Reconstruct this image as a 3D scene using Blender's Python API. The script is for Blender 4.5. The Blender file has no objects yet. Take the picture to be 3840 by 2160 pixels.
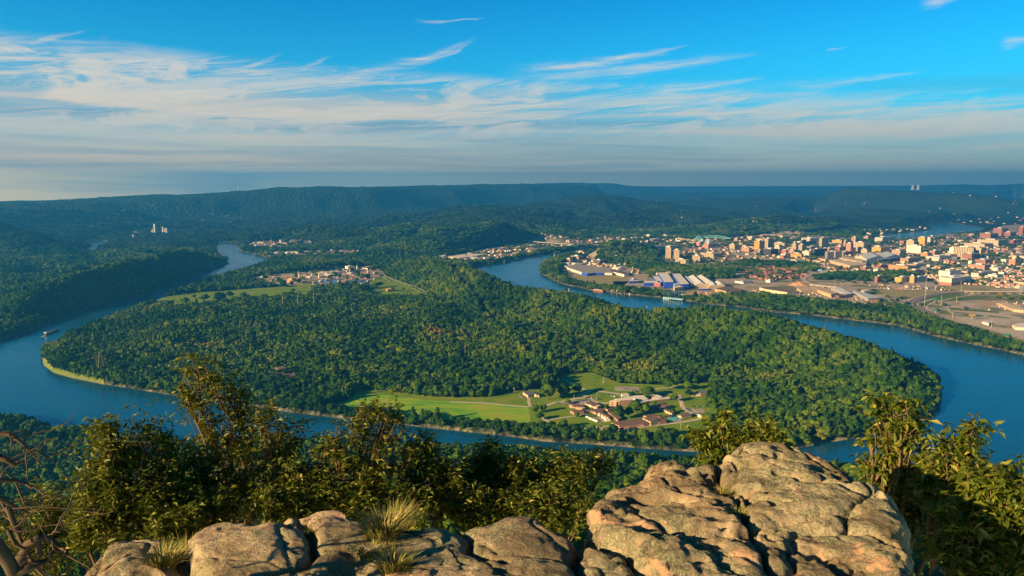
import bpy, bmesh, math, random
import numpy as np
from mathutils import Vector, Matrix

random.seed(7)
S = bpy.context.scene
COL = S.collection
R = math.radians

# ------------------------------------------------------------------ camera
H = 430.0                                  # eye height over the river
F = 1920 / math.tan(R(35.0))               # focal length in units of a 3840 wide frame
PITCH = math.atan((1080 - 690) / F)
CP, SP = math.cos(PITCH), math.sin(PITCH)
cam_d = bpy.data.cameras.new("camera")
cam = bpy.data.objects.new("camera", cam_d)
COL.objects.link(cam)
cam.location = (0, 0, H)
cam.rotation_euler = (math.pi / 2 - PITCH, 0, 0)
cam_d.sensor_width = 36
cam_d.angle = R(70)
cam_d.clip_start = 0.1
cam_d.clip_end = 200000
S.camera = cam

# ------------------------------------------------------------------ view
S.view_settings.view_transform = 'Standard'
S.view_settings.look = 'None'
S.view_settings.exposure = 1.55
S.view_settings.gamma = 1
S.render.engine = 'CYCLES'
cy = S.cycles
cy.use_denoising = True
try:
    cy.denoiser = 'OPENIMAGEDENOISE'
except Exception:
    pass
cy.max_bounces = 5
cy.diffuse_bounces = 2
cy.glossy_bounces = 2
cy.transmission_bounces = 2
cy.volume_bounces = 0
cy.transparent_max_bounces = 8
cy.use_adaptive_sampling = True
cy.adaptive_threshold = 0.015
cy.caustics_reflective = False
cy.caustics_refractive = False

# ------------------------------------------------------------------ sun
SUN_EL, SUN_AZ = R(17.0), R(-121.0)         # azimuth clockwise from +Y
sdir = Vector((math.sin(SUN_AZ) * math.cos(SUN_EL), math.cos(SUN_AZ) * math.cos(SUN_EL), math.sin(SUN_EL)))
sun_d = bpy.data.lights.new("sun", 'SUN')
sun_d.energy = 5.0
sun_d.angle = R(0.5)
sun_d.color = (1.0, 0.69, 0.34)
sun = bpy.data.objects.new("sun", sun_d)
COL.objects.link(sun)
sun.rotation_euler = (-sdir).to_track_quat('-Z', 'Y').to_euler()


# ------------------------------------------------------------------ node helpers
class NT:
    """small expression builder over a node tree"""
    def __init__(s, nt):
        s.nt = nt
    def new(s, t, **kw):
        n = s.nt.nodes.new(t)
        for k, v in kw.items():
            setattr(n, k, v)
        return n
    def put(s, sock, v):
        if hasattr(v, 'is_linked') or hasattr(v, 'links'):
            s.nt.links.new(v, sock)
        else:
            if sock.type == 'RGBA' and len(v) == 3:
                v = (*v, 1)
            sock.default_value = v
    def m(s, op, a, b=None, c=None, clamp=False):
        n = s.new('ShaderNodeMath', operation=op, use_clamp=clamp)
        s.put(n.inputs[0], a)
        if b is not None: s.put(n.inputs[1], b)
        if c is not None: s.put(n.inputs[2], c)
        return n.outputs[0]
    def sstep(s, x, a, b):
        n = s.new('ShaderNodeMapRange', interpolation_type='SMOOTHSTEP')
        s.put(n.inputs[0], x); s.put(n.inputs[1], a); s.put(n.inputs[2], b)
        return n.outputs[0]
    def lin(s, x, a, b, c=0.0, d=1.0):
        n = s.new('ShaderNodeMapRange')
        s.put(n.inputs[0], x); s.put(n.inputs[1], a); s.put(n.inputs[2], b); s.put(n.inputs[3], c); s.put(n.inputs[4], d)
        return n.outputs[0]
    def vec(s, x, y, z=0.0):
        n = s.new('ShaderNodeCombineXYZ')
        for i, v in enumerate((x, y, z)): s.put(n.inputs[i], v)
        return n.outputs[0]
    def noise(s, v, scale=1.0, detail=4.0, rough=0.55, dist=0.0, lac=2.0):
        n = s.new('ShaderNodeTexNoise')
        s.put(n.inputs['Vector'], v); n.inputs['Scale'].default_value = scale
        n.inputs['Detail'].default_value = detail; n.inputs['Roughness'].default_value = rough
        n.inputs['Distortion'].default_value = dist; n.inputs['Lacunarity'].default_value = lac
        return n.outputs['Fac']
    def voro(s, v, scale=1.0, feature='F1', out='Distance', rand=1.0):
        n = s.new('ShaderNodeTexVoronoi', feature=feature)
        s.put(n.inputs['Vector'], v); n.inputs['Scale'].default_value = scale
        n.inputs['Randomness'].default_value = rand
        return n.outputs[out]
    def mix(s, f, a, b, mode='MIX'):
        n = s.new('ShaderNodeMix', data_type='RGBA', blend_type=mode)
        s.put(n.inputs[0], f); s.put(n.inputs[6], a); s.put(n.inputs[7], b)
        return n.outputs[2]
    def ramp(s, f, stops, interp='LINEAR'):
        n = s.new('ShaderNodeValToRGB')
        s.put(n.inputs[0], f)
        cr = n.color_ramp; cr.interpolation = interp
        while len(cr.elements) < len(stops): cr.elements.new(0.5)
        for e, (p, c) in zip(cr.elements, stops):
            e.position = p; e.color = (*c, 1) if len(c) == 3 else c
        return n.outputs[0]


def srgb(r, g, b):
    f = lambda c: ((c / 255 + 0.055) / 1.055) ** 2.4 if c > 10 else c / 255 / 12.92
    return (f(r), f(g), f(b))


# ------------------------------------------------------------------ picture rows to places on the land
def P(px, py, z=0.0):
    a, b = (px - 1920) / F, (1080 - py) / F
    d = Vector((a, CP + b * SP, -SP + b * CP))
    t = (z - H) / d.z
    return Vector((d.x * t, d.y * t, z))

def proj(x, y, z):
    zz = z - H
    fw = y * CP - zz * SP
    up = y * SP + zz * CP
    fw = np.where(fw > 1e-3, fw, 1e-3)
    return 1920 + F * x / fw, 1080 - F * up / fw

def zat(y, row):
    v = (1080 - row) / F
    return H + y * (v * CP - SP) / (CP + v * SP)

def azel(px, py):
    a, b = (px - 1920) / F, (1080 - py) / F
    x, y, z = a, CP + b * SP, -SP + b * CP
    return math.degrees(math.atan2(x, y)), math.degrees(math.atan2(z, math.hypot(x, y)))

# ------------------------------------------------------------------ sky
world = bpy.data.worlds.new("World")
S.world = world
world.use_nodes = True
wt = NT(world.node_tree)
wt.nt.nodes.clear()
sky = wt.new('ShaderNodeTexSky', sky_type='NISHITA')
sky.sun_disc = False
sky.sun_elevation = SUN_EL
sky.sun_rotation = SUN_AZ % (2 * math.pi)
sky.altitude = 400
sky.air_density = 1.0
sky.dust_density = 0.6
sky.ozone_density = 2.0
hs = wt.new('ShaderNodeHueSaturation')
hs.inputs['Hue'].default_value = 0.478
hs.inputs['Saturation'].default_value = 1.6
hs.inputs['Value'].default_value = 1.0
wt.nt.links.new(sky.outputs[0], hs.inputs['Color'])
gn = wt.new('ShaderNodeMix', data_type='RGBA', blend_type='MULTIPLY')
gn.inputs[0].default_value = 1.0
wt.nt.links.new(hs.outputs[0], gn.inputs[6]); gn.inputs[7].default_value = (0.16, 0.88, 1.16, 1)
skyc = gn.outputs[2]
tc = wt.new('ShaderNodeTexCoord')
sep = wt.new('ShaderNodeSeparateXYZ')
wt.nt.links.new(tc.outputs['Generated'], sep.inputs[0])
X, Y, Z = sep.outputs
el = wt.m('MULTIPLY', wt.m('ARCSINE', Z), 57.2958)
az = wt.m('MULTIPLY', wt.m('ARCTAN2', X, Y), 57.2958)
BG = 0.055
KC = 1.0 / (BG * 2 ** S.view_settings.exposure)
def cc(r, g, b, k=1.0):
    c = srgb(r, g, b)
    return (c[0] * KC * k, c[1] * KC * k, c[2] * KC * k)
# thin veil near the horizon, warmer towards the sun
warm = wt.lin(az, -40, 45)
veil_lo = wt.mix(warm, cc(206, 188, 152), cc(168, 186, 186))
veil_hi = wt.mix(warm, cc(160, 190, 205), cc(135, 188, 210))
veil = wt.mix(wt.sstep(el, 0.3, 5.0), veil_lo, veil_hi)
glow = wt.m('MULTIPLY', wt.sstep(wt.m('SUBTRACT', 1.9, el), 0.0, 1.9), wt.lin(az, -30, 30, 1.0, 0.85))
veil = wt.mix(wt.sstep(wt.m('SUBTRACT', 5.5, el), 0.0, 4.8), veil, wt.mix(1.0, veil, wt.mix(warm, (2.75, 1.95, 1.3), (1.75, 1.6, 1.3)), 'MULTIPLY'))
veil = wt.mix(glow, veil, wt.mix(1.0, veil, (1.4, 1.6, 1.3), 'MULTIPLY'))
wv = wt.vec(wt.m('MULTIPLY', az, 0.035), wt.m('MULTIPLY', el, 0.25), 3.1)
n_big = wt.noise(wv, 1.0, 3, 0.5)
edge = wt.m('ADD', wt.lin(az, -40, 40, 9.8, 6.0), wt.m('MULTIPLY', wt.m('SUBTRACT', n_big, 0.5), 6.0))
dpt = wt.m('SUBTRACT', edge, el)                      # how far below the cloud edge
veil_f = wt.m('MULTIPLY', wt.sstep(dpt, -0.2, 4.6), 0.9)
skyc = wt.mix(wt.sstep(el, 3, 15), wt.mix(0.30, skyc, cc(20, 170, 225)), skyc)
skyc = wt.mix(wt.sstep(el, 13, 42), skyc, wt.mix(1.0, skyc, (1.2, 0.40, 0.30), 'MULTIPLY'))  # unseen upper sky dimmed and tinted to cut its blue ambient light
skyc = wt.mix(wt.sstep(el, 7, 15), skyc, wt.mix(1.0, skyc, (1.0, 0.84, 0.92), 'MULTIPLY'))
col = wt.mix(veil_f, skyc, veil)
# lower layered bands
bv = wt.vec(wt.m('MULTIPLY', az, 0.030), wt.m('MULTIPLY', wt.m('ADD', el, wt.m('MULTIPLY', n_big, 1.6)), 0.80), 7.7)
band = wt.noise(bv, 1.0, 6, 0.55, 0.4)
bandf = wt.m('MULTIPLY', wt.sstep(band, 0.47, 0.63), wt.m('MULTIPLY', wt.sstep(el, 0.2, 2.2), wt.sstep(wt.m('SUBTRACT', 7.6, el), 0.0, 2.5)))
col = wt.mix(wt.m('MULTIPLY', bandf, 0.62), col, wt.mix(warm, cc(250, 222, 190), cc(236, 222, 200)))
dark = wt.m('MULTIPLY', wt.sstep(wt.m('SUBTRACT', 0.50, band), 0.0, 0.16), wt.sstep(wt.m('SUBTRACT', 8.5, el), 0.5, 3.5))
col = wt.mix(wt.m('MULTIPLY', dark, 0.40), col, cc(104, 156, 184))
# windblown cirrus: heads with long tilted fibres
tilt = wt.m('SUBTRACT', el, wt.m('MULTIPLY', wt.m('ADD', az, 40), 0.075))
tilt = wt.m('ADD', tilt, wt.m('MULTIPLY', n_big, 2.4))
w1 = wt.noise(wt.vec(wt.m('MULTIPLY', az, 0.14), wt.m('MULTIPLY', tilt, 0.5), 1.3), 1.0, 2, 0.5)
w1 = wt.m('SUBTRACT', w1, 0.5)
fv = wt.vec(wt.m('ADD', wt.m('MULTIPLY', az, 0.065), wt.m('MULTIPLY', w1, 0.9)),
            wt.m('ADD', wt.m('MULTIPLY', tilt, 1.5), wt.m('MULTIPLY', w1, 1.3)), 0.4)
fib = wt.noise(fv, 1.0, 10, 0.66, 0.15)
hv = wt.vec(wt.m('MULTIPLY', az, 0.17), wt.m('MULTIPLY', tilt, 0.62), 5.5)
head = wt.noise(hv, 1.0, 9, 0.6, 0.5)
cov = wt.m('MULTIPLY', wt.sstep(dpt, -0.9, 1.2), wt.sstep(el, 2.4, 4.6))
leftw = wt.lin(az, -35, 30, 1.0, 0.8)
cir = wt.m('MULTIPLY', wt.m('MULTIPLY', wt.sstep(fib, 0.44, 0.62), cov), leftw)
puf = wt.m('MULTIPLY', wt.m('MULTIPLY', wt.sstep(head, 0.50, 0.62), cov), leftw)
cl = wt.m('MAXIMUM', wt.m('MULTIPLY', cir, 0.85), wt.m('MULTIPLY', puf, 0.95))
# single long streaks (tail to head in picture units, then width in degrees, strength)
STREAKS = [(1000, 320, 1800, 140, 0.42, 0.85), (1420, 262, 1790, 150, 0.20, 0.6), (1880, 262, 2620, 165, 0.24, 0.85), (1850, 292, 2880, 192, 0.40, 0.75),
           (2360, 340, 2890, 288, 0.30, 0.95), (-60, 168, 340, 108, 0.20, 0.8), (1540, 78, 1830, 66, 0.09, 0.7),
           (520, 330, 1080, 188, 0.28, 0.6), (900, 300, 1260, 205, 0.20, 0.5), (2900, 330, 3480, 268, 0.22, 0.45),
           (3440, 22, 3640, -14, 0.16, 0.7), (3090, 186, 3180, 174, 0.08, 0.55), (3740, 165, 3900, 138, 0.24, 0.7),
           (150, 300, 420, 150, 0.9, 0.5), (2900, 440, 3900, 385, 0.42, 0.7), (1700, 345, 2300, 325, 0.3, 0.75),
           (-100, 505, 2000, 470, 0.30, 0.6), (1880, 480, 2700, 505, 0.32, 0.5)]
fine = wt.noise(wt.vec(wt.m('MULTIPLY', az, 0.22), wt.m('MULTIPLY', tilt, 3.2), 2.2), 1.0, 5, 0.6, 0.5)
wob = wt.m('MULTIPLY', wt.m('SUBTRACT', wt.noise(wt.vec(wt.m('MULTIPLY', az, 0.25), el, 0), 1.0, 3, 0.6), 0.5), 0.9)
elw = wt.m('ADD', el, wob)
for (x0, y0, x1, y1, w, st) in STREAKS:
    a0, e0 = azel(x0, y0); a1, e1 = azel(x1, y1)
    t = wt.lin(az, a0, a1)
    cen = wt.m('ADD', e0, wt.m('MULTIPLY', wt.m('POWER', t, 1.7), e1 - e0))
    wid = wt.m('ADD', w * 0.35, wt.m('MULTIPLY', wt.m('SUBTRACT', 1.0, t), w * 1.1))
    q = wt.m('DIVIDE', wt.m('SUBTRACT', elw, cen), wid)
    g = wt.m('EXPONENT', wt.m('MULTIPLY', wt.m('MULTIPLY', q, q), -1.0))
    ends = wt.m('MULTIPLY', wt.sstep(t, 0.0, 0.35), wt.sstep(wt.m('SUBTRACT', 1.0, t), 0.0, 0.25))
    s_ = wt.m('MULTIPLY', wt.m('MULTIPLY', g, ends), wt.lin(fine, 0.3, 0.62, 0.15, st))
    cl = wt.m('MAXIMUM', cl, s_)
cloudc = wt.mix(warm, cc(246, 228, 204), cc(230, 230, 216))
cl = wt.m('MULTIPLY', cl, wt.lin(fine, 0.3, 0.7, 0.72, 1.1))
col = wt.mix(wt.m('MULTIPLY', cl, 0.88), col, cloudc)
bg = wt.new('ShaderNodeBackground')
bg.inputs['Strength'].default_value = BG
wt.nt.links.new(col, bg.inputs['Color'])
wo = wt.new('ShaderNodeOutputWorld')
wt.nt.links.new(bg.outputs[0], wo.inputs['Surface'])
world.cycles.sampling_method = 'MANUAL'
world.cycles.sample_map_resolution = 512
# ------------------------------------------------------------------ noise on arrays
def _hash(ix, iy, seed):
    h = (ix.astype(np.int64) * 374761393 + iy.astype(np.int64) * 668265263 + seed * 974634777) & 0x7fffffff
    h = ((h ^ (h >> 13)) * 1274126177) & 0x7fffffff
    h = h ^ (h >> 16)
    return (h & 0xffff) / 65535.0

def vnoise(x, y, seed=0):
    x0 = np.floor(x); y0 = np.floor(y)
    fx = x - x0; fy = y - y0
    fx = fx * fx * (3 - 2 * fx); fy = fy * fy * (3 - 2 * fy)
    a = _hash(x0, y0, seed); b = _hash(x0 + 1, y0, seed); c = _hash(x0, y0 + 1, seed); d = _hash(x0 + 1, y0 + 1, seed)
    return (a * (1 - fx) + b * fx) * (1 - fy) + (c * (1 - fx) + d * fx) * fy

def fbm(x, y, seed=0, n=4, g=0.5):
    s = 0; a = 1; t = 0
    for i in range(n):
        s = s + a * vnoise(x, y, seed + i * 17); t += a
        x = x * 2.03 + 5.1; y = y * 2.03 + 1.7; a *= g
    return s / t

def sm(x, a, b):
    t = np.clip((x - a) / (b - a), 0, 1)
    return t * t * (3 - 2 * t)

def inpoly(px, py, poly):
    r = np.zeros(px.shape, bool)
    n = len(poly)
    for i in range(n):
        x0, y0 = poly[i]; x1, y1 = poly[(i + 1) % n]
        if y0 == y1: continue
        c = ((y0 > py) != (y1 > py)) & (px < (x1 - x0) * (py - y0) / (y1 - y0) + x0)
        r ^= c
    return r

def segdist(x, y, poly, closed=True):
    d = np.full(x.shape, 1e12)
    n = len(poly)
    for i in range(n if closed else n - 1):
        x0, y0 = poly[i]; x1, y1 = poly[(i + 1) % n]
        dx, dy = x1 - x0, y1 - y0
        L = dx * dx + dy * dy + 1e-9
        t = np.clip(((x - x0) * dx + (y - y0) * dy) / L, 0, 1)
        d = np.minimum(d, (x - x0 - t * dx) ** 2 + (y - y0 - t * dy) ** 2)
    return np.sqrt(d)

def wpoly(pl, z=0.0):
    return [tuple(P(a, b, z)[:2]) for a, b in pl]

# ------------------------------------------------------------------ water outlines (picture rows on the flat)
RIVER = [(-900, 1560), (-300, 1570), (0, 1580), (90, 1590), (220, 1625), (400, 1640), (600, 1660), (720, 1680), (1000, 1672), (1240, 1668), (1700, 1690), (1860, 1700),
         (2160, 1722), (2560, 1745), (3113, 1775), (3400, 1782), (3736, 1790), (3840, 1800), (4700, 1860),
         (5200, 1600), (4700, 1500), (4200, 1400), (3840, 1332), (3750, 1311), (3673, 1295), (3596, 1280), (3518, 1263), (3441, 1241), (3364, 1220), (3286, 1210),
         (3171, 1197), (3086, 1187), (2977, 1176), (2900, 1170), (2760, 1150), (2668, 1141), (2620, 1135), (2564, 1126), (2489, 1117), (2404, 1109),
         (2329, 1102), (2270, 1092), (2225, 1089), (2173, 1077), (2128, 1070), (2083, 1055), (2053, 1036), (2031, 1029), (2025, 1014), (2031, 992),
         (2061, 977), (2109, 962), (2158, 954), (2203, 947), (2236, 949), (2420, 946), (2430, 926), (2240, 931), (2135, 938), (2039, 953), (1968, 964), (1893, 981),
         (1830, 992), (1783, 996), (1770, 1008), (1785, 1028), (1827, 1066), (1880, 1095), (1986, 1112), (2061, 1116), (2173, 1135), (2262, 1166), (2359, 1180),
         (2508, 1188), (2640, 1190), (2760, 1205), (2981, 1240), (3205, 1320), (3380, 1365), (3470, 1395), (3525, 1440), (3534, 1480), (3520, 1520), (3473, 1575),
         (3384, 1598), (3280, 1630), (3130, 1655), (3011, 1677), (2850, 1695), (2700, 1697), (2534, 1690), (2234, 1667), (2042, 1655), (1900, 1635), (1670, 1610), (1490, 1590), (1312, 1572),
         (1073, 1543), (924, 1520), (678, 1488), (626, 1478), (492, 1456), (388, 1440), (268, 1416), (201, 1397), (167, 1371), (156, 1349), (158, 1325),
         (165, 1308), (190, 1300), (262, 1262), (362, 1219), (486, 1171), (534, 1153), (618, 1114), (729, 1067), (883, 1026), (944, 1008), (1008, 984), (1012, 970),
         (966, 954), (905, 943), (888, 929), (886, 909), (817, 909), (812, 925), (801, 936), (810, 951), (830, 965), (854, 978), (830, 996), (773, 1013),
         (706, 1035), (618, 1071), (530, 1106), (442, 1128), (353, 1150), (247, 1174), (212, 1185), (194, 1199), (159, 1221), (88, 1247), (0, 1276), (-300, 1350), (-900, 1450)]
SIDE_WATER = [[(318, 905), (400, 903), (390, 912), (366, 922), (364, 943), (355, 951), (312, 943), (340, 926), (345, 914)],
              [(3250, 889), (3277, 882), (3364, 877), (3470, 866), (3503, 858), (3485, 846), (3478, 836), (3576, 838), (3640, 846), (3690, 857), (3668, 868), (3560, 876), (3490, 886), (3402, 895), (3330, 898)],
              [(3400, 752), (3520, 756), (3700, 762), (3745, 760), (3840, 772), (3990, 772), (3980, 749), (3800, 747), (3740, 749), (3640, 752)],
              [(2940, 800), (3000, 792), (3060, 790), (3100, 796), (3040, 800), (2990, 806)],
              [(1008, 932), (1050, 930), (1092, 934), (1060, 939), (1020, 938)]]
WATERS = [wpoly(RIVER)] + [wpoly(p) for p in SIDE_WATER]
# ------------------------------------------------------------------ ridges: (column, row of the ground below, row of the skyline), half width, tree height
RIDGES = [
 ([(1430, 1015, 965), (1530, 1040, 975), (1600, 1062, 985), (1700, 1095, 1003), (1776, 1115, 1018), (1860, 1150, 1073), (1950, 1165, 1085), (2060, 1180, 1098), (2200, 1215, 1135),
   (2300, 1250, 1162), (2400, 1258, 1163), (2620, 1275, 1170), (2760, 1300, 1189), (2980, 1340, 1222), (3205, 1400, 1297), (3370, 1440, 1352)], 165, 16, 1.0),
 ([(854, 990, 975), (812, 988, 963), (768, 1000, 942), (698, 1014, 936), (640, 1030, 953), (574, 1049, 973), (442, 1090, 993), (384, 1104, 1009), (309, 1124, 1031),
   (247, 1140, 1053), (190, 1156, 1079), (110, 1190, 1137)], 170, 14, 1.0),
 ([(-900, 940, 730), (-400, 940, 775), (-150, 942, 808), (-60, 942, 826), (0, 944, 848), (60, 946, 868), (120, 950, 892), (170, 955, 920), (210, 965, 955)], 330, 12, 1.0),
 ([(-900, 8600, 790), (0, 8900, 774), (110, 9200, 759), (221, 9400, 764), (327, 9600, 766), (464, 9700, 759), (530, 9800, 746), (662, 10000, 735), (848, 10300, 722), (960, 10500, 715),
   (1032, 10700, 707), (1183, 11200, 700), (1342, 11700, 702), (1474, 12200, 700), (1640, 13000, 697), (1800, 13800, 693), (1960, 14500, 691), (2030, 14900, 698), (2075, 15200, 725)], 2500, 8, 1.0),
 ([(1900, 19500, 692), (2024, 19800, 688), (2117, 20000, 686), (2210, 20200, 688), (2303, 20500, 690), (2345, 20700, 696), (2385, 21000, 712)], 2200, 0, 1.0),
 ([(-900, 12500, 765), (0, 12500, 758), (88, 12500, 757), (177, 12500, 754), (309, 12500, 747), (442, 12700, 738), (552, 12900, 732), (700, 13000, 728)], 1800, 0, 1.0),
 ([(960, 902, 888), (1010, 900, 877), (1112, 898, 850), (1200, 897, 848), (1280, 900, 862), (1350, 905, 885)], 260, 10, 1.0),
 ([(1187, 915, 887), (1297, 905, 854), (1386, 905, 863), (1440, 915, 885)], 300, 10, 1.0),
 ([(1350, 925, 898), (1452, 918, 872), (1518, 905, 850), (1562, 900, 846), (1606, 905, 859), (1640, 915, 884)], 300, 10, 1.0),
 ([(1421, 965, 943), (1518, 950, 916), (1606, 938, 885), (1695, 925, 859), (1761, 920, 854), (1860, 912, 837), (1960, 905, 858), (2040, 900, 880)], 330, 10, 1.0),
 ([(1400, 865, 850), (1480, 858, 815), (1600, 850, 800), (1740, 845, 775), (1880, 838, 770), (1949, 835, 790), (2040, 830, 800)], 500, 5, 1.0),
 ([(1800, 845, 815), (1949, 840, 806), (2061, 835, 787), (2135, 835, 783), (2191, 840, 794), (2290, 850, 820)], 450, 5, 1.0),
 ([(1800, 6600, 800), (2061, 9000, 757), (2173, 9200, 740), (2236, 9400, 731), (2322, 9600, 738), (2434, 9800, 757), (2560, 9800, 775)], 900, 5, 1.0),
 ([(2240, 850, 815), (2330, 845, 795), (2450, 838, 780), (2580, 842, 795), (2660, 848, 815)], 450, 5, 1.0),
 ([(2650, 870, 858), (2730, 868, 842), (2824, 862, 826), (2900, 855, 815), (3020, 850, 812), (3150, 846, 820), (3290, 845, 834)], 420, 5, 1.0),
 ([(3060, 12500, 738), (3100, 12500, 728), (3190, 12500, 708), (3280, 12500, 714), (3430, 12500, 724), (3577, 12500, 728), (3700, 12300, 734), (3742, 12200, 748)], 700, 0, 1.0),
 ([(2300, 26000, 704), (2500, 26000, 700), (2800, 26000, 699), (3100, 26000, 697), (3400, 26000, 696), (3600, 26000, 693), (3700, 26000, 697), (3840, 26000, 689), (4500, 26000, 690)], 3600, 0, 1.0),
 ([(3700, 800, 778), (3800, 798, 765), (3990, 790, 742), (4300, 790, 735)], 500, 0, 1.0),
 ([(2243, 970, 960), (2280, 962, 915), (2330, 955, 907), (2400, 955, 917), (2440, 958, 940)], 120, 12, 1.0),
 ([(2440, 12000, 762), (2700, 12500, 748), (2950, 13000, 745), (3100, 13500, 748)], 1200, 0, 0.8),
 ([(2300, 19000, 728), (2700, 20000, 722), (3300, 21000, 718), (3900, 21000, 716)], 2500, 0, 0.8),
]
RW = []
for pts, hw, th, sc in RIDGES:
    line = []
    for (px, fy, sy) in pts:
        if fy > 2200:
            a = (px - 1920) / F
            y = fy / math.hypot(1, a); x = a * (y * CP + H * SP * 0.7)
        else:
            p = P(px, fy, 4.0); x, y = p.x, p.y
        z = zat(y, sy) - th
        line.append((x, y, max(z, 5.0)))
    RW.append((line, hw))

def ridge_h(x, y):
    out = np.zeros(x.shape)
    for line, hw in RW:
        xs = [q[0] for q in line]; ys = [q[1] for q in line]
        k = (x > min(xs) - hw * 1.6) & (x < max(xs) + hw * 1.6) & (y > min(ys) - hw * 1.6) & (y < max(ys) + hw * 1.6)
        if not k.any(): continue
        xx = x[k]; yy = y[k]
        best = np.zeros(xx.shape)
        big = hw > 2000
        nz = fbm(xx / (hw * 0.55), yy / (hw * 0.55), 91, 4) - 0.5
        for i in range(len(line) - 1):
            x0, y0, z0 = line[i]; x1, y1, z1 = line[i + 1]
            dx, dy = x1 - x0, y1 - y0
            t = np.clip(((xx - x0) * dx + (yy - y0) * dy) / (dx * dx + dy * dy), 0, 1)
            d = np.hypot(xx - x0 - t * dx, yy - y0 - t * dy) / hw
            d = np.maximum(d + nz * (0.5 if big else 0.55) * sm(d, 0.05, 0.5), 0)
            if big:
                f = 0.45 * (1 - sm(d, 0.36, 0.62)) + 0.55 * (1 - np.clip(d / 1.15, 0, 1)) ** 1.1
                f = np.where(d < 0.36, 1.0 - 0.05 * d / 0.36, f / (0.45 + 0.55 * (1 - 0.36 / 1.15) ** 1.1) * 0.95)
            else:
                f = (1 - sm(d, 0.0, 1.15)) 
            best = np.maximum(best, (z0 + (z1 - z0) * t) * f)
        o = out[k]
        out[k] = np.maximum(o, best)
    return out

FLATS_CITY = [(2031, 1029), (2025, 985), (2200, 940), (1780, 985), (1400, 958), (1050, 990), (1000, 950), (950, 905), (1150, 880), (1500, 940), (1700, 930), (2100, 880), (2300, 880),
              (2700, 885), (3000, 880), (3500, 830), (3900, 800), (4700, 850), (5200, 1600), (3840, 1340), (2900, 1175), (2200, 1085)]
MEADOW = [(1200, 1535), (1225, 1522), (1297, 1503), (1342, 1468), (1386, 1461), (1490, 1473), (1640, 1491), (1833, 1491), (1923, 1468), (2057, 1461), (2102, 1431), (2057, 1401),
          (2176, 1401), (2206, 1394), (2325, 1439), (2475, 1446), (2624, 1439), (2668, 1416), (2668, 1468), (2654, 1521), (2683, 1550), (2640, 1590), (2700, 1640),
          (2594, 1660), (2385, 1640), (2160, 1625), (1983, 1604), (1789, 1590), (1560, 1562), (1386, 1547)]
BRIGHT = [(1200, 1540), (1225, 1525), (1297, 1508), (1342, 1475), (1420, 1478), (1600, 1500), (1780, 1512), (1980, 1527), (1988, 1560), (1990, 1600), (1789, 1590), (1560, 1562), (1386, 1547)]
GOLF = [(544, 1160), (590, 1118), (716, 1098), (835, 1092), (940, 1082), (1043, 1076), (1180, 1064), (1192, 1082), (1150, 1118), (1028, 1136), (895, 1148), (800, 1162), (640, 1162)]
WORKS = [(925, 1062), (930, 1040), (1060, 1025), (1250, 1010), (1340, 1000), (1400, 1000), (1440, 1018), (1420, 1045), (1380, 1060), (1370, 1080), (1300, 1078), (1180, 1080), (1060, 1078)]
LAWNS = [(1380, 1058), (1440, 1030), (1480, 1045), (1530, 1068), (1608, 1106), (1560, 1120), (1490, 1116), (1410, 1118), (1370, 1100)]
BANKCLEAR = [(150, 1345), (170, 1335), (200, 1380), (268, 1400), (388, 1425), (392, 1440), (268, 1425), (190, 1400), (150, 1370)]
URBAN = [(2085, 1050), (2110, 990), (2240, 952), (2250, 985), (2420, 1000), (2480, 955), (2400, 930), (2330, 905), (2130, 920), (2000, 905), (2200, 895), (2640, 898), (2790, 885), (3000, 878), (3150, 890), (3300, 900), (3500, 880),
         (3700, 870), (3760, 845), (4000, 835), (4300, 850), (4600, 1400), (3860, 1310), (3700, 1262), (3500, 1205), (3380, 1170), (3200, 1150), (3000, 1130), (2820, 1122), (2650, 1128), (2500, 1105), (2300, 1088), (2200, 1074)]
NORTHSHORE = [(1590, 975), (1700, 955), (1830, 930), (2000, 905), (2120, 915), (2230, 918), (2130, 930), (2040, 942), (1890, 972), (1830, 984), (1720, 985)]
TANKS = [(1000, 962), (1020, 948), (1150, 940), (1300, 938), (1420, 945), (1390, 960), (1180, 962), (1050, 972)]
HIX = [(900, 925), (960, 905), (1060, 898), (1180, 905), (1180, 920), (1040, 928)]
REDCOMPLEX = [(2760, 1020), (2800, 1005), (2900, 995), (3010, 1000), (3030, 1030), (2990, 1045), (2900, 1050), (2820, 1048)]
SKYLINE = [(-900, 775), (0, 757), (177, 753), (327, 746), (464, 738), (552, 731), (662, 733), (848, 722), (960, 715), (1032, 707), (1183, 700), (1342, 702), (1474, 699), (1640, 696), (1800, 692),
           (2009, 690), (2117, 685), (2210, 687), (2303, 689), (2345, 696), (2380, 700), (2600, 700), (3000, 699), (3400, 697), (3600, 693), (3700, 696), (3840, 689), (4600, 689)]
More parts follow.
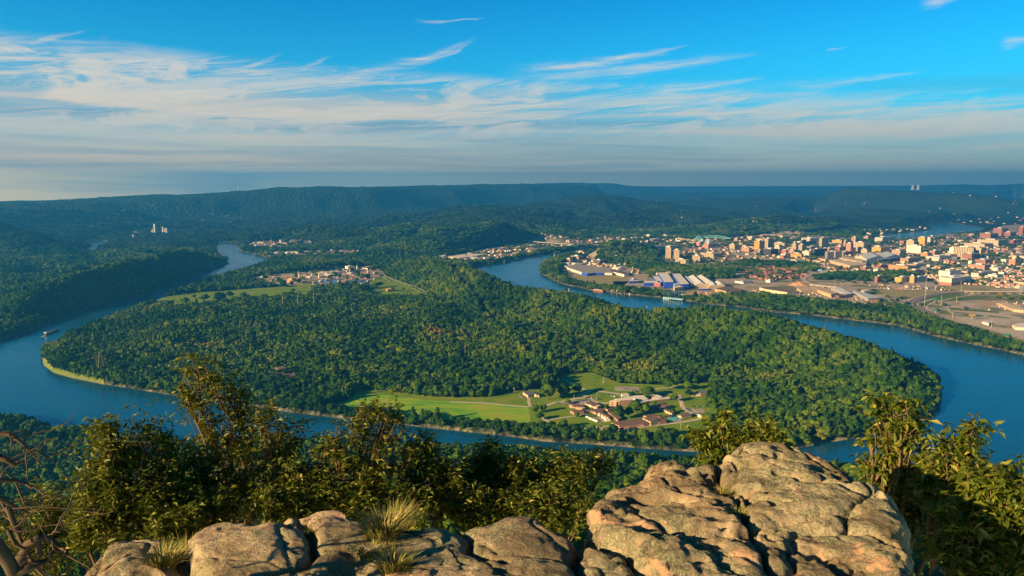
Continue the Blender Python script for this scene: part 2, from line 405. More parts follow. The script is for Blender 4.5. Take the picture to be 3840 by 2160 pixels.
def height(x, y, full=False):
    """land height; negative under water"""
    r = np.hypot(x, y)
    sd = np.full(x.shape, 1e12); ins = np.zeros(x.shape, bool)
    for w in WATERS:
        xs = [q[0] for q in w]; ys = [q[1] for q in w]
        k = (x > min(xs) - 400) & (x < max(xs) + 400) & (y > min(ys) - 400) & (y < max(ys) + 400)
        if k.any():
            sd[k] = np.minimum(sd[k], segdist(x[k], y[k], w)); ins[k] |= inpoly(x[k], y[k], w)
    sd = np.where(ins, -sd, sd)
    px, py = proj(x, y, np.full(x.shape, 5.0))
    flat = inpoly(px, py, FLATS_CITY)
    base = np.where(sd < 0, np.maximum(sd * 0.3, -6.0), np.minimum(sd * 0.6, 6.0))
    hn = fbm(x / 900 + 3, y / 900, 5, 5)
    hill = np.maximum(hn - 0.42, 0) * 260 * sm(r, 5200, 9000) * (1 - 0.4 * sm(r, 20000, 40000))
    hill = hill + np.maximum(fbm(x / 2600, y / 2600, 8, 4) - 0.5, 0) * 420 * sm(r, 9000, 16000)
    hill = np.where(flat, 0, hill)
    rid = ridge_h(x, y)
    for pl in (WORKS, LAWNS, NORTHSHORE, TANKS, HIX, MEADOW, GOLF):
        w = wpoly(pl, 6.0)
        xs = [q[0] for q in w]; ys = [q[1] for q in w]
        k = (x > min(xs) - 150) & (x < max(xs) + 150) & (y > min(ys) - 150) & (y < max(ys) + 150)
        if k.any():
            dd = np.where(inpoly(x[k], y[k], w), 0.0, segdist(x[k], y[k], w))
            q = sm(dd, 0, 130)
            rid[k] *= q; hill[k] *= q
    roll = np.where(inpoly(px, py, MEADOW) | inpoly(px, py, GOLF) | inpoly(px, py, WORKS), 0, 1) * (fbm(x / 230, y / 230, 21, 3) - 0.42) * 44 * sm(sd, 60, 300) * sm(r, 1500, 1900) * (1 - sm(py, 1330, 1420))
    roll = np.where(flat, 0, roll)
    cap = zat(y, np.interp(px, [c_[0] for c_ in SKYLINE], [c_[1] for c_ in SKYLINE])) - np.where(r > 9000, 10, 14)
    rid = np.where(r > 7000, np.minimum(rid, cap), rid)
    hill = np.where(r > 7000, np.minimum(hill, cap - 8), hill)
    inland = sm(sd, 15, 110)
    z = base + (np.maximum(hill, rid) + np.maximum(roll, -3)) * inland
    # wooded mountainside below the viewpoint
    prof = np.interp(r, [0, 10, 14, 25, 40, 100, 200, 400, 600, 800, 950, 1100], [421, 421, 415, 401, 384, 345, 300, 222, 145, 74, 26, 4])
    prof = prof + (fbm(x / 120, y / 120, 44, 3) - 0.5) * 26 * sm(r, 60, 250) * (1 - sm(r, 800, 1000))
    near = (r < 1150) & (sd > 0)
    z = np.where(near, np.maximum(z, np.minimum(prof, base + sd * 0.9 + 4)), z)
    return z, sd, px, py, flat

# ------------------------------------------------------------------ objects
def tag(o, label=None, cat=None, group=None, kind=None):
    if label: o['label'] = label
    if cat: o['category'] = cat
    if group: o['group'] = group
    if kind: o['kind'] = kind
    return o

def np_mesh(name, verts, faces, mat=None, smooth=False):
    me = bpy.data.meshes.new(name)
    v = np.asarray(verts, np.float32); f = np.asarray(faces, np.int32)
    k = f.shape[1]
    me.vertices.add(len(v)); me.vertices.foreach_set('co', v.ravel())
    me.loops.add(f.size); me.loops.foreach_set('vertex_index', f.ravel())
    me.polygons.add(len(f))
    me.polygons.foreach_set('loop_start', np.arange(0, f.size, k, dtype=np.int32))
    try:
        me.polygons.foreach_set('loop_total', np.full(len(f), k, np.int32))
    except Exception:
        pass
    if smooth: me.polygons.foreach_set('use_smooth', np.ones(len(f), bool))
    me.update(calc_edges=True)
    if mat: me.materials.append(mat)
    return me

def link(name, me, parent=None, loc=None):
    o = bpy.data.objects.new(name, me); COL.objects.link(o)
    if loc is not None: o.location = loc
    if parent: o.parent = parent
    return o

def material(name, rough=0.8, spec=0.3):
    m = bpy.data.materials.new(name); m.use_nodes = True
    t = NT(m.node_tree)
    b = m.node_tree.nodes['Principled BSDF']
    b.inputs['Roughness'].default_value = rough
    b.inputs['Specular IOR Level'].default_value = spec
    return m, t, b

def plain(name, c, rough=0.8, spec=0.3, var=0.15, scale=0.2):
    m, t, b = material(name, rough, spec)
    g = t.new('ShaderNodeNewGeometry').outputs['Position']
    n = t.noise(g, scale, 4, 0.6)
    t.put(b.inputs['Base Color'], t.mix(n, tuple(k * (1 - var) for k in c), tuple(min(1, k * (1 + var)) for k in c)))
    return m

# ------------------------------------------------------------------ ground sheet
NA, NR = 620, 1000
ang = np.linspace(R(-47), R(47), NA)
rad = np.concatenate([np.linspace(0.5, 60, 40), 60 * (29500 / 60) ** (np.linspace(0, 1, NR)[1:])])
A, RR = np.meshgrid(ang, rad)
gx = (RR * np.sin(A)).ravel(); gy = (RR * np.cos(A)).ravel()
gz, gsd, gpx, gpy, gflat = height(gx, gy)
n0, n1 = A.shape
ii = (np.arange(n0 - 1)[:, None] * n1 + np.arange(n1 - 1)[None, :]).ravel()
faces = np.stack([ii, ii + 1, ii + n1 + 1, ii + n1], 1)
def inn(px, py, poly): return inpoly(px, py, poly)
gr_ = np.hypot(gx, gy)
rcut = np.interp(gpx, [-900, 400, 700, 1100, 1500, 1750, 1800], [13300, 13300, 14200, 15000, 17500, 19000, 90000])
keepv = gr_ < rcut
faces = faces[keepv[faces].all(1)]
urb = inn(gpx, gpy, URBAN) | inn(gpx, gpy, NORTHSHORE) | inn(gpx, gpy, WORKS) | inn(gpx, gpy, TANKS) | inn(gpx, gpy, HIX)
mea = inn(gpx, gpy, MEADOW) | inn(gpx, gpy, GOLF) | inn(gpx, gpy, LAWNS) | inn(gpx, gpy, BANKCLEAR)
gme = np_mesh("ground", np.stack([gx, gy, gz], 1), faces, smooth=True)
at = gme.attributes.new("zone", 'FLOAT_COLOR', 'POINT')
zc = np.zeros((len(gx), 4), np.float32)
zc[:, 0] = urb; zc[:, 1] = mea; zc[:, 2] = np.clip((gsd < 5) & (gsd > -20), 0, 1); zc[:, 3] = 1
at.data.foreach_set('color', zc.ravel())
gm, t, b = material("ground_soil_and_grass", 0.95, 0.0)
pos = t.new('ShaderNodeNewGeometry').outputs['Position']
za = t.new('ShaderNodeAttribute', attribute_name="zone")
zs = t.new('ShaderNodeSeparateColor'); t.nt.links.new(za.outputs['Color'], zs.inputs[0])
nf = t.noise(pos, 0.012, 6, 0.6); nfine = t.noise(pos, 0.12, 5, 0.7)
forest_c = t.ramp(nfine, [(0.3, (0.014, 0.030, 0.008)), (0.6, (0.026, 0.048, 0.010)), (0.8, (0.040, 0.062, 0.014))])
grass_c = t.ramp(t.noise(pos, 0.03, 6, 0.65), [(0.3, (0.09, 0.20, 0.010)), (0.55, (0.18, 0.25, 0.016)), (0.75, (0.27, 0.23, 0.03))])
blk = t.voro(pos, 0.014, 'F1', 'Color')
bs = t.new('ShaderNodeSeparateColor'); t.nt.links.new(blk, bs.inputs[0])
city_c = t.ramp(bs.outputs[0], [(0.0, (0.30, 0.25, 0.19)), (0.25, (0.44, 0.36, 0.26)), (0.45, (0.16, 0.17, 0.06)), (0.60, (0.38, 0.31, 0.23)), (0.78, (0.13, 0.16, 0.04)), (0.88, (0.50, 0.39, 0.26))], 'CONSTANT')
city_c = t.mix(t.m('MULTIPLY', nfine, 0.5), city_c, (0.28, 0.23, 0.16))
c = t.mix(zs.outputs[0], forest_c, city_c)
c = t.mix(zs.outputs[1], c, grass_c)
c = t.mix(t.m('MULTIPLY', zs.outputs[2], t.sstep(nfine, 0.35, 0.6)), c, (0.22, 0.19, 0.12))
t.put(b.inputs['Base Color'], c)
# canopy relief on far wooded land
bp = t.new('ShaderNodeBump'); bp.inputs['Strength'].default_value = 0.9; bp.inputs['Distance'].default_value = 18.0
t.put(bp.inputs['Height'], t.m('MULTIPLY', t.voro(pos, 0.03), t.m('SUBTRACT', 1.0, t.m('MAXIMUM', zs.outputs[0], zs.outputs[1]))))
t.put(b.inputs['Normal'], bp.outputs[0])
gme.materials.append(gm)
ground = tag(link("ground", gme), kind='structure')

# ------------------------------------------------------------------ river
wm, t, b = material("river_water", 0.12, 0.5)
pos = t.new('ShaderNodeNewGeometry').outputs['Position']
mp = t.new('ShaderNodeMapping'); mp.inputs['Rotation'].default_value = (0, 0, 0.5); mp.inputs['Scale'].default_value = (1, 2.2, 1)
t.put(mp.inputs[0], pos)
big = t.noise(mp.outputs[0], 0.006, 5, 0.6, 1.0)
med = t.noise(mp.outputs[0], 0.05, 5, 0.65)
t.put(b.inputs['Base Color'], t.mix(big, (0.003, 0.050, 0.105), (0.009, 0.090, 0.165)))
t.put(b.inputs['Roughness'], t.lin(big, 0.40, 0.62, 0.03, 0.20))
b.inputs['IOR'].default_value = 1.33
rip = t.noise(pos, 0.35, 4, 0.7)
bp = t.new('ShaderNodeBump'); bp.inputs['Strength'].default_value = 0.13; bp.inputs['Distance'].default_value = 1.0
t.put(bp.inputs['Height'], t.m('ADD', t.m('MULTIPLY', rip, 0.9), t.m('MULTIPLY', med, 3.0)))
t.put(b.inputs['Normal'], bp.outputs[0])
wv_ = [(-14000, 700, 0), (14000, 700, 0), (14000, 16000, 0), (-14000, 16000, 0)]
river = tag(link("river", np_mesh("river", wv_, [(0, 1, 2, 3)], wm)), kind='structure')

# ------------------------------------------------------------------ haze
hm = bpy.data.materials.new("haze_air"); hm.use_nodes = True
ht = hm.node_tree; ht.nodes.clear()
pv = ht.nodes.new('ShaderNodeVolumePrincipled')
pv.inputs['Color'].default_value = (0.03, 0.28, 0.72, 1)
pv.inputs['Density'].default_value = 8.2e-5
pv.inputs['Anisotropy'].default_value = 0.2
ho = ht.nodes.new('ShaderNodeOutputMaterial'); ht.links.new(pv.outputs[0], ho.inputs['Volume'])
X0, X1, Y0, Y1, Z0, Z1 = -11000, 24000, -600, 29800, -8, 850
hv_ = [(X0, Y0, Z0), (X1, Y0, Z0), (X1, Y1, Z0), (X0, Y1, Z0), (X0, Y0, Z1), (X1, Y0, Z1), (X1, Y1, Z1), (X0, Y1, Z1)]
hf_ = [(0, 3, 2, 1), (4, 5, 6, 7), (0, 1, 5, 4), (1, 2, 6, 5), (2, 3, 7, 6), (3, 0, 4, 7)]
haze = tag(link("haze", np_mesh("haze", hv_, hf_, hm)), kind='stuff')
haze['label'] = 'thin blue air haze over the whole valley'
# ------------------------------------------------------------------ trees
def ico(sub):
    bm = bmesh.new(); bmesh.ops.create_icosphere(bm, subdivisions=sub, radius=1.0)
    v = np.array([q.co[:] for q in bm.verts]); f = np.array([[w.index for w in q.verts] for q in bm.faces]); bm.free()
    return v, f
ICO1, ICO2 = ico(1), ico(2)

def leaf_mat(name, stops, spec=0.0):
    m, t, b = material(name, 0.9, spec)
    oi = t.new('ShaderNodeObjectInfo')
    g = t.new('ShaderNodeNewGeometry').outputs['Position']
    big = t.noise(g, 0.0035, 3, 0.5)
    sml = t.noise(g, 0.35, 3, 0.6)
    f = t.m('ADD', t.m('MULTIPLY', oi.outputs['Random'], 0.42), t.m('MULTIPLY', t.m('SUBTRACT', big, 0.5), 1.5))
    f = t.m('ADD', f, t.m('MULTIPLY', t.m('SUBTRACT', sml, 0.5), 0.6))
    f = t.m('ADD', f, t.m('MULTIPLY', t.m('SUBTRACT', t.noise(g, 0.014, 4, 0.6), 0.5), 0.9))
    f = t.m('ADD', f, 0.20)
    t.put(b.inputs['Base Color'], t.ramp(f, stops))
    return m
LEAF_STOPS = [(0.0, (0.009, 0.034, 0.003)), (0.32, (0.024, 0.066, 0.004)), (0.62, (0.066, 0.118, 0.005)), (0.88, (0.13, 0.150, 0.008)), (0.98, (0.19, 0.11, 0.02))]
leafm = leaf_mat("foliage_broadleaf", LEAF_STOPS)
barkm = plain("tree_bark", (0.10, 0.075, 0.05), 0.9, 0.1, 0.3, 2.0)

def crown_arrays(seed, cone=False, lobes=11, cards=260):
    """crown of unit width, base at 0, top near 1.15; leafy lobes with loose leaf clumps"""
    rs = np.random.RandomState(seed)
    V, Fc = [], []; off = 0
    L = []
    for i in range(lobes):
        if cone:
            h = i / lobes; rr = 0.26 * (1 - h) + 0.05; a = rs.rand() * 6.28; d = rs.rand() * 0.22 * (1 - h)
            c = np.array([math.cos(a) * d, math.sin(a) * d, 0.25 + h * 1.15]); s = np.array([rr, rr, rr * 0.9]) * (0.9 + rs.rand() * 0.4)
        else:
            a = rs.rand() * 6.28; h = rs.rand(); d = (0.34 * math.sqrt(1 - (h * 0.9) ** 2)) * (0.5 + 0.6 * rs.rand())
            if i == 0: d = 0; h = 0.4
            c = np.array([math.cos(a) * d, math.sin(a) * d, 0.35 + h * 0.5])
            rr = 0.12 + rs.rand() * 0.12 + (0.16 if i == 0 else 0)
            s = np.array([rr, rr, rr * (0.75 + 0.4 * rs.rand())])
        L.append((c, s))
        v, f = ICO2 if i < 5 else ICO1
        dsp = 1 + (rs.rand(len(v), 1) - 0.5) * 0.42
        V.append(v * dsp * s + c); Fc.append(f + off); off += len(v)
    n = cards
    li = rs.randint(0, lobes, n)
    d = rs.normal(size=(n, 3)); d /= np.linalg.norm(d, axis=1)[:, None]; d[:, 2] = np.abs(d[:, 2]) * 0.9 - 0.15
    c = np.array([L[k][0] for k in li]); s = np.array([L[k][1] for k in li])
    p = c + d * s * (0.95 + 0.35 * rs.rand(n, 1))
    sz = 0.035 + 0.04 * rs.rand(n, 1)
    u = rs.normal(size=(n, 3)); u /= np.linalg.norm(u, axis=1)[:, None]
    w = np.cross(u, rs.normal(size=(n, 3))); w /= np.linalg.norm(w, axis=1)[:, None]
    tri = np.stack([p + u * sz, p - u * sz * 0.6 + w * sz, p - u * sz * 0.6 - w * sz], 1).reshape(-1, 3)
    V.append(tri); Fc.append(np.arange(3 * n).reshape(n, 3) + off)
    return np.concatenate(V), np.concatenate(Fc)

farm = leaf_mat("foliage_far_woods", [(0.0, (0.010, 0.028, 0.008)), (0.5, (0.026, 0.050, 0.010)), (1.0, (0.055, 0.080, 0.012))])
CROWN_ME = []
for i in range(7):
    v, f = crown_arrays(40 + i, lobes=14 + i % 5, cards=420)
    CROWN_ME.append(np_mesh("crown", v, f, leafm))
for i in range(2):
    v, f = crown_arrays(80 + i, True, 9, 220)
    CROWN_ME.append(np_mesh("crown", v, f, leafm))
src = bpy.data.collections.new("crown_sources")
for i, me in enumerate(CROWN_ME):
    o = bpy.data.objects.new("crown_source_%02d" % i, me); src.objects.link(o)

src_far = bpy.data.collections.new("crown_sources_far")
for i, me in enumerate(CROWN_ME):
    m2 = me.copy(); m2.materials.clear(); m2.materials.append(farm)
    o = bpy.data.objects.new("far_crown_source_%02d" % i, m2); src_far.objects.link(o)

def scatter(name, label, pts, sc, var, rot):
    me = bpy.data.meshes.new(name)
    me.vertices.add(len(pts)); me.vertices.foreach_set('co', np.asarray(pts, np.float32).ravel())
    a = me.attributes.new('sc', 'FLOAT_VECTOR', 'POINT'); a.data.foreach_set('vector', np.asarray(sc, np.float32).ravel())
    a = me.attributes.new('rot', 'FLOAT_VECTOR', 'POINT'); a.data.foreach_set('vector', np.asarray(rot, np.float32).ravel())
    a = me.attributes.new('var', 'INT', 'POINT'); a.data.foreach_set('value', np.asarray(var, np.int32))
    me.update()
    o = link(name, me)
    ng = bpy.data.node_groups.new("scatter_crowns", 'GeometryNodeTree')
    ng.interface.new_socket('Geometry', in_out='INPUT', socket_type='NodeSocketGeometry')
    ng.interface.new_socket('Geometry', in_out='OUTPUT', socket_type='NodeSocketGeometry')
    gi = ng.nodes.new('NodeGroupInput'); go = ng.nodes.new('NodeGroupOutput')
    ip = ng.nodes.new('GeometryNodeInstanceOnPoints')
    ci = ng.nodes.new('GeometryNodeCollectionInfo'); ci.inputs['Collection'].default_value = src_far if name == 'hill_forest' else src
    ci.inputs['Separate Children'].default_value = True; ci.inputs['Reset Children'].default_value = True
    def attr(nm, ty):
        n = ng.nodes.new('GeometryNodeInputNamedAttribute'); n.data_type = ty; n.inputs['Name'].default_value = nm
        return n.outputs['Attribute']
    ng.links.new(gi.outputs[0], ip.inputs['Points']); ng.links.new(ci.outputs[0], ip.inputs['Instance'])
    ip.inputs['Pick Instance'].default_value = True
    ng.links.new(attr('var', 'INT'), ip.inputs['Instance Index'])
    ng.links.new(attr('rot', 'FLOAT_VECTOR'), ip.inputs['Rotation'])
    ng.links.new(attr('sc', 'FLOAT_VECTOR'), ip.inputs['Scale'])
    ng.links.new(ip.outputs[0], go.inputs[0])
    md = o.modifiers.new("scatter", 'NODES'); md.node_group = ng
    tag(o, label, kind='stuff')
    return o

def zpx(pl, px, py): return inpoly(px, py, pl)
BELT = [(2370, 1000), (2400, 985), (2560, 1000), (2700, 1008), (2790, 1020), (2760, 1045), (2600, 1050), (2470, 1040), (2380, 1020)]
BELT2 = [(2760, 985), (2950, 985), (3075, 1000), (3070, 1025), (3000, 1010), (2880, 1000), (2780, 1000)]
BELT3 = [(3040, 1035), (3300, 1030), (3440, 1025), (3440, 1040), (3300, 1060), (3160, 1050), (3060, 1050)]
BANKWOOD = [(2668, 1146), (2680, 1118), (2800, 1112), (2960, 1118), (3100, 1140), (3300, 1160), (3380, 1175), (3400, 1195), (3500, 1212), (3640, 1262), (3720, 1280), (3860, 1325), (4300, 1430), (4300, 1460), (3840, 1345), (3400, 1235), (2900, 1175)]
BANKSTRIP = [(2020, 1030), (2040, 1012), (2080, 1030), (2130, 1055), (2200, 1072), (2290, 1080), (2330, 1085), (2490, 1100), (2490, 1120), (2400, 1112), (2300, 1104), (2170, 1082)]
NEARSTRIP = [(1160, 1560), (1230, 1535), (1386, 1545), (1560, 1562), (1789, 1588), (1983, 1604), (2160, 1622), (2385, 1638), (2594, 1655), (2720, 1640), (2760, 1700), (2200, 1680), (1860, 1645), (1490, 1605), (1073, 1560)]
CLEARS = [[(470, 874), (560, 868), (650, 872), (700, 866), (700, 880), (560, 898), (480, 898)], [(2110, 1000), (2230, 1000), (2400, 1008), (2430, 1045), (2760, 1050), (3000, 1062), (3290, 1110), (3330, 1130), (3280, 1140), (3000, 1125), (2830, 1112), (2680, 1120), (2560, 1112), (2330, 1085), (2140, 1050)],
          [(3520, 1170), (3600, 1125), (3860, 1125), (3860, 1290), (3760, 1262), (3640, 1218), (3560, 1190)], [(3285, 1068), (3860, 1070), (3860, 1100), (3540, 1098), (3420, 1115), (3330, 1105)]]
LANES = [([(3840, 1093), (3640, 1095), (3540, 1100), (3470, 1112), (3425, 1128), (3418, 1142), (3435, 1155), (3480, 1170), (3526, 1191), (3596, 1214), (3673, 1238), (3750, 1266), (3860, 1304)], 13),
         ([(3500, 1120), (3448, 1138), (3442, 1150), (3480, 1168)], 9), ([(3860, 1102), (3640, 1108), (3560, 1121), (3500, 1135), (3480, 1150), (3503, 1178)], 8), ([(3066, 993), (3103, 1009), (3085, 1021), (3020, 1037), (3010, 1048), (3074, 1067), (3200, 1078), (3420, 1087)], 11),
         ([(2630, 933), (2730, 948), (2800, 960), (2850, 969), (3020, 975)], 9), ([(1908, 892), (2010, 905), (2136, 914), (2280, 917)], 10), ([(2066, 1401), (2120, 1425), (2170, 1455), (2230, 1468)], 5), ([(1430, 1020), (1510, 1062), (1570, 1085), (1610, 1105), (1640, 1130), (1700, 1175), (1730, 1195)], 4), ([(205, 1612), (230, 1614), (400, 1638)], 6), ([(2060, 1400), (1990, 1330), (1900, 1262), (1830, 1195), (1760, 1135), (1700, 1092)], 8)]  # last lane is an added treeless gap, put in for its dark shadow line
def forest_points():
    rng = np.random.RandomState(11)
    P_, S_, rg = [], [], []
    th = R(100)
    r = 270.0
    while r < 26000:
        s = max(11.0, 0.0050 * r)
        if r < 900: s = 13
        n = int(th * r / s)
        a = -th / 2 + (np.arange(n) + rng.rand(n)) * th / n
        rr = r + (rng.rand(n) - 0.5) * s * 1.1
        x = rr * np.sin(a); y = rr * np.cos(a)
        P_.append(np.stack([x, y], 1)); S_.append(np.full(n, s))
        r += s * 0.88
    XY = np.concatenate(P_); SZ = np.concatenate(S_)
    x, y = XY[:, 0], XY[:, 1]
    px, py = proj(x, y, np.full(len(x), 6.0))
    k = (px > -500) & (px < 4340) & (y > 50)
    x, y, SZ, px, py = x[k], y[k], SZ[k], px[k], py[k]
    z, sd, px, py, flat = height(x, y)
    rnd = rng.rand(len(x))
    far_bank = (np.hypot(x, y) > 5500) & (sd < 75)
    keep = (z > 0.5) & (sd > 2.5) & (np.hypot(x, y) < np.interp(px, [-900, 400, 700, 1100, 1500, 1750, 1800], [13200, 13200, 14100, 14900, 17400, 18900, 90000]))
    mead = zpx(MEADOW, px, py) | zpx(LAWNS, px, py) | zpx(GOLF, px, py) | zpx(BANKCLEAR, px, py)
    ind = zpx(WORKS, px, py) | zpx(TANKS, px, py) | zpx(HIX, px, py)
    urb = zpx(URBAN, px, py) | zpx(NORTHSHORE, px, py)
    cam_hill = zpx([(2245, 985), (2240, 945), (2330, 900), (2430, 905), (2480, 950), (2440, 1000), (2330, 990)], px, py)
    green = zpx(BELT, px, py) | zpx(BELT2, px, py) | zpx(BELT3, px, py) | zpx(BANKWOOD, px, py) | zpx(BANKSTRIP, px, py) | cam_hill
    far_city = urb & (py < 925)
    pr = np.ones(len(x))
    pr = np.where(mead, 0.0, pr)
    pr = np.where(ind, 0.05, pr)
    nz = fbm(x / 150, y / 150, 77, 3)
    pr = np.where(urb, np.where(nz > 0.58, 0.40, 0.05), pr)
    pr = np.where(far_city, np.where(nz > 0.50, 0.65, 0.12), pr)
    pr = np.where(green & urb, 1.0, pr)
    pr = np.where(zpx(NEARSTRIP, px, py) & (sd > 6), 1.0, pr)
    pr = np.where(zpx(REDCOMPLEX, px, py), 0.4, pr)
    # fields and clearings among the far woods
    fields = fbm(x / 420 + 9, y / 200, 31, 3)
    valley = (py > 850) & (py < 1050) & (px < 900)
    pr = np.where(valley & (fields > 0.60) & (z < 12), 0.02, pr)
    pr = np.where((fields > 0.68) & (z < 40) & ~urb & (py < 950), 0.05, pr)
    pr = pr * (1 - sm(np.hypot(x, y), 6000, 8200))
    pr = np.where((fbm(x / 38, y / 38, 63, 2) > 0.70) & (np.hypot(x, y) < 4500), pr * 0.35, pr)
    for l_, w_ in LANES:
        pr = np.where(segdist(px, py * 1.0, l_, False) < w_, 0.0, pr)
    for c in CLEARS:
        pr = np.where(zpx(c, px, py), 0.0, pr)
    keep &= rnd < pr
    keep &= ~far_bank
    urban_tree = urb & ~(green)
    idx = np.where(keep)[0]
    return x[idx], y[idx], z[idx], SZ[idx], px[idx], py[idx], sd[idx], urban_tree[idx]
# ------------------------------------------------------------------ the woods
fx, fy_, fz, fs, fpx, fpy, fsd, furb = forest_points()
rng = np.random.RandomState(5)
n = len(fx)
fr = np.hypot(fx, fy_)
wid = fs * (1.05 + 0.95 * rng.rand(n)) * np.exp(rng.normal(0, 0.20, n)) * np.where(rng.rand(n) < 0.12, 1.25, 1.0)
wid = np.where(furb, np.minimum(wid, np.maximum(9, wid * 0.6)), wid)
hgt = np.minimum(wid * (0.85 + 0.35 * rng.rand(n)), 15 + 7 * rng.rand(n))
hgt = hgt * (0.62 + 0.85 * fbm(fx / 80, fy_ / 80, 71, 3))
fold = segdist(fpx, fpy, [(2040, 1395), (1970, 1330), (1880, 1262), (1810, 1195), (1740, 1135)], False) < 28
hgt = np.where(fold & (rng.rand(n) < 0.8), hgt * 1.35, hgt)  # trees beside the added gap made taller to deepen its shadow
hgt = np.where(furb, np.minimum(hgt, 11), hgt)
strip = zpx(NEARSTRIP, fpx, fpy) | (fsd < 22)
hgt = np.where(strip, hgt * 0.75, hgt); wid = np.where(strip, wid * 0.85, wid)
var = rng.randint(0, 7, n)
pine = (rng.rand(n) < 0.10) & (fr < 5000)
var = np.where(pine, rng.randint(7, 9, n), var)
wid = np.where(pine, wid * 0.9, wid)
rot = np.stack([rng.normal(0, 0.08, n), rng.normal(0, 0.08, n), rng.rand(n) * 6.283], 1)
sc = np.stack([wid, wid * (0.85 + 0.3 * rng.rand(n)), hgt * 1.05], 1)
pts = np.stack([fx, fy_, fz - 0.22 * hgt * (rng.rand(n) * 0.6)], 1)
near = (fr < 1150) | ((fpy > 1400) & inpoly(fx, fy_, wpoly([(-900, 1560), (0, 1570), (400, 1630), (1200, 1660), (1200, 1900), (-900, 1900)])))
pen = (~near) & (fr < 4300) & inpoly(fx, fy_, wpoly([(100, 1300), (600, 1100), (900, 1010), (1010, 985), (1400, 955), (1790, 1000), (1900, 1085), (2500, 1160), (3000, 1220), (3560, 1400), (3560, 1560), (3000, 1700), (2200, 1690), (100, 1430)]))
city = (~near) & (~pen) & (fpy > 860) & inpoly(fx, fy_, wpoly([(1980, 1100), (1980, 985), (2240, 930), (1400, 960), (1400, 900), (2300, 870), (4400, 820), (4700, 1500), (3840, 1360), (2700, 1180)]))
bank = ~(near | pen | city) & (fr < 5200)
rest = ~(near | pen | city | bank)
for nm, lb, k in (("forest", "dense sunlit forest covering the river peninsula", pen),
                  ("slope_forest", "wooded mountainside below the viewpoint along the near river bank", near),
                  ("city_woodland", "green trees between the downtown buildings and along their river bank", city),
                  ("bank_forest", "dark wooded ridges on the left bank and the neck of the bend", bank),
                  ("hill_forest", "hazy blue green forest on the far hills and mountain", rest)):
    if k.any():
        scatter(nm, lb, pts[k], sc[k], var[k], rot[k])
print("trees", n, near.sum(), pen.sum(), city.sum(), rest.sum())
# ------------------------------------------------------------------ rocks of the viewpoint
def worley(x, y, seed):
    xi = np.floor(x); yi = np.floor(y)
    f1 = np.full(x.shape, 9.0); f2 = np.full(x.shape, 9.0); idc = np.zeros(x.shape)
    for dx in (-1, 0, 1):
        for dy in (-1, 0, 1):
            cx, cy_ = xi + dx, yi + dy
            qx = cx + _hash(cx, cy_, seed); qy = cy_ + _hash(cx, cy_, seed + 5)
            d = np.hypot(x - qx, y - qy)
            m1 = d < f1
            f2 = np.where(m1, f1, np.minimum(f2, d)); idc = np.where(m1, _hash(cx, cy_, seed + 9), idc); f1 = np.where(m1, d, f1)
    return f1, f2, idc

rockm, t, b = material("sandstone", 0.95, 0.03)
pos = t.new('ShaderNodeNewGeometry').outputs['Position']
n1_ = t.noise(pos, 1.6, 6, 0.6, 0.6); n2_ = t.noise(pos, 60.0, 6, 0.75); n3_ = t.noise(pos, 0.7, 4, 0.6, 0.8); n4_ = t.noise(pos, 9.0, 8, 0.7, 0.3)
base = t.ramp(n1_, [(0.30, (0.22, 0.155, 0.095)), (0.45, (0.33, 0.245, 0.15)), (0.58, (0.44, 0.35, 0.23)), (0.72, (0.40, 0.24, 0.14))])
lich = t.ramp(n2_, [(0.38, (0.07, 0.075, 0.045)), (0.50, (0.19, 0.19, 0.11)), (0.62, (0.36, 0.36, 0.24))])
lf = t.m('MULTIPLY', t.sstep(n3_, 0.36, 0.54), t.sstep(n4_, 0.34, 0.54))
c = t.mix(t.m('MULTIPLY', lf, 0.85), base, lich)
stain = t.sstep(t.noise(pos, 3.6, 8, 0.72, 1.0), 0.53, 0.66)
c = t.mix(t.m('MULTIPLY', stain, 0.75), c, (0.055, 0.045, 0.035))
c = t.mix(t.m('MULTIPLY', t.sstep(t.noise(pos, 0.55, 5, 0.65, 0.6), 0.52, 0.62), 0.6), c, (0.14, 0.10, 0.065))
c = t.mix(t.m('MULTIPLY', t.sstep(t.noise(pos, 1.9, 4, 0.6, 1.5), 0.60, 0.66), 0.7), c, (0.50, 0.30, 0.19))
c = t.mix(t.m('MULTIPLY', t.sstep(n2_, 0.60, 0.75), 0.35), c, (0.42, 0.38, 0.30))
t.put(b.inputs['Base Color'], c)
bp = t.new('ShaderNodeBump'); bp.inputs['Strength'].default_value = 1.0; bp.inputs['Distance'].default_value = 0.03
t.put(bp.inputs['Height'], t.m('ADD', t.m('ADD', t.m('MULTIPLY', n4_, 1.6), t.m('MULTIPLY', n2_, 0.35)), t.m('MULTIPLY', t.noise(pos, 24.0, 6, 0.7), 0.7)))
t.put(b.inputs['Normal'], bp.outputs[0])

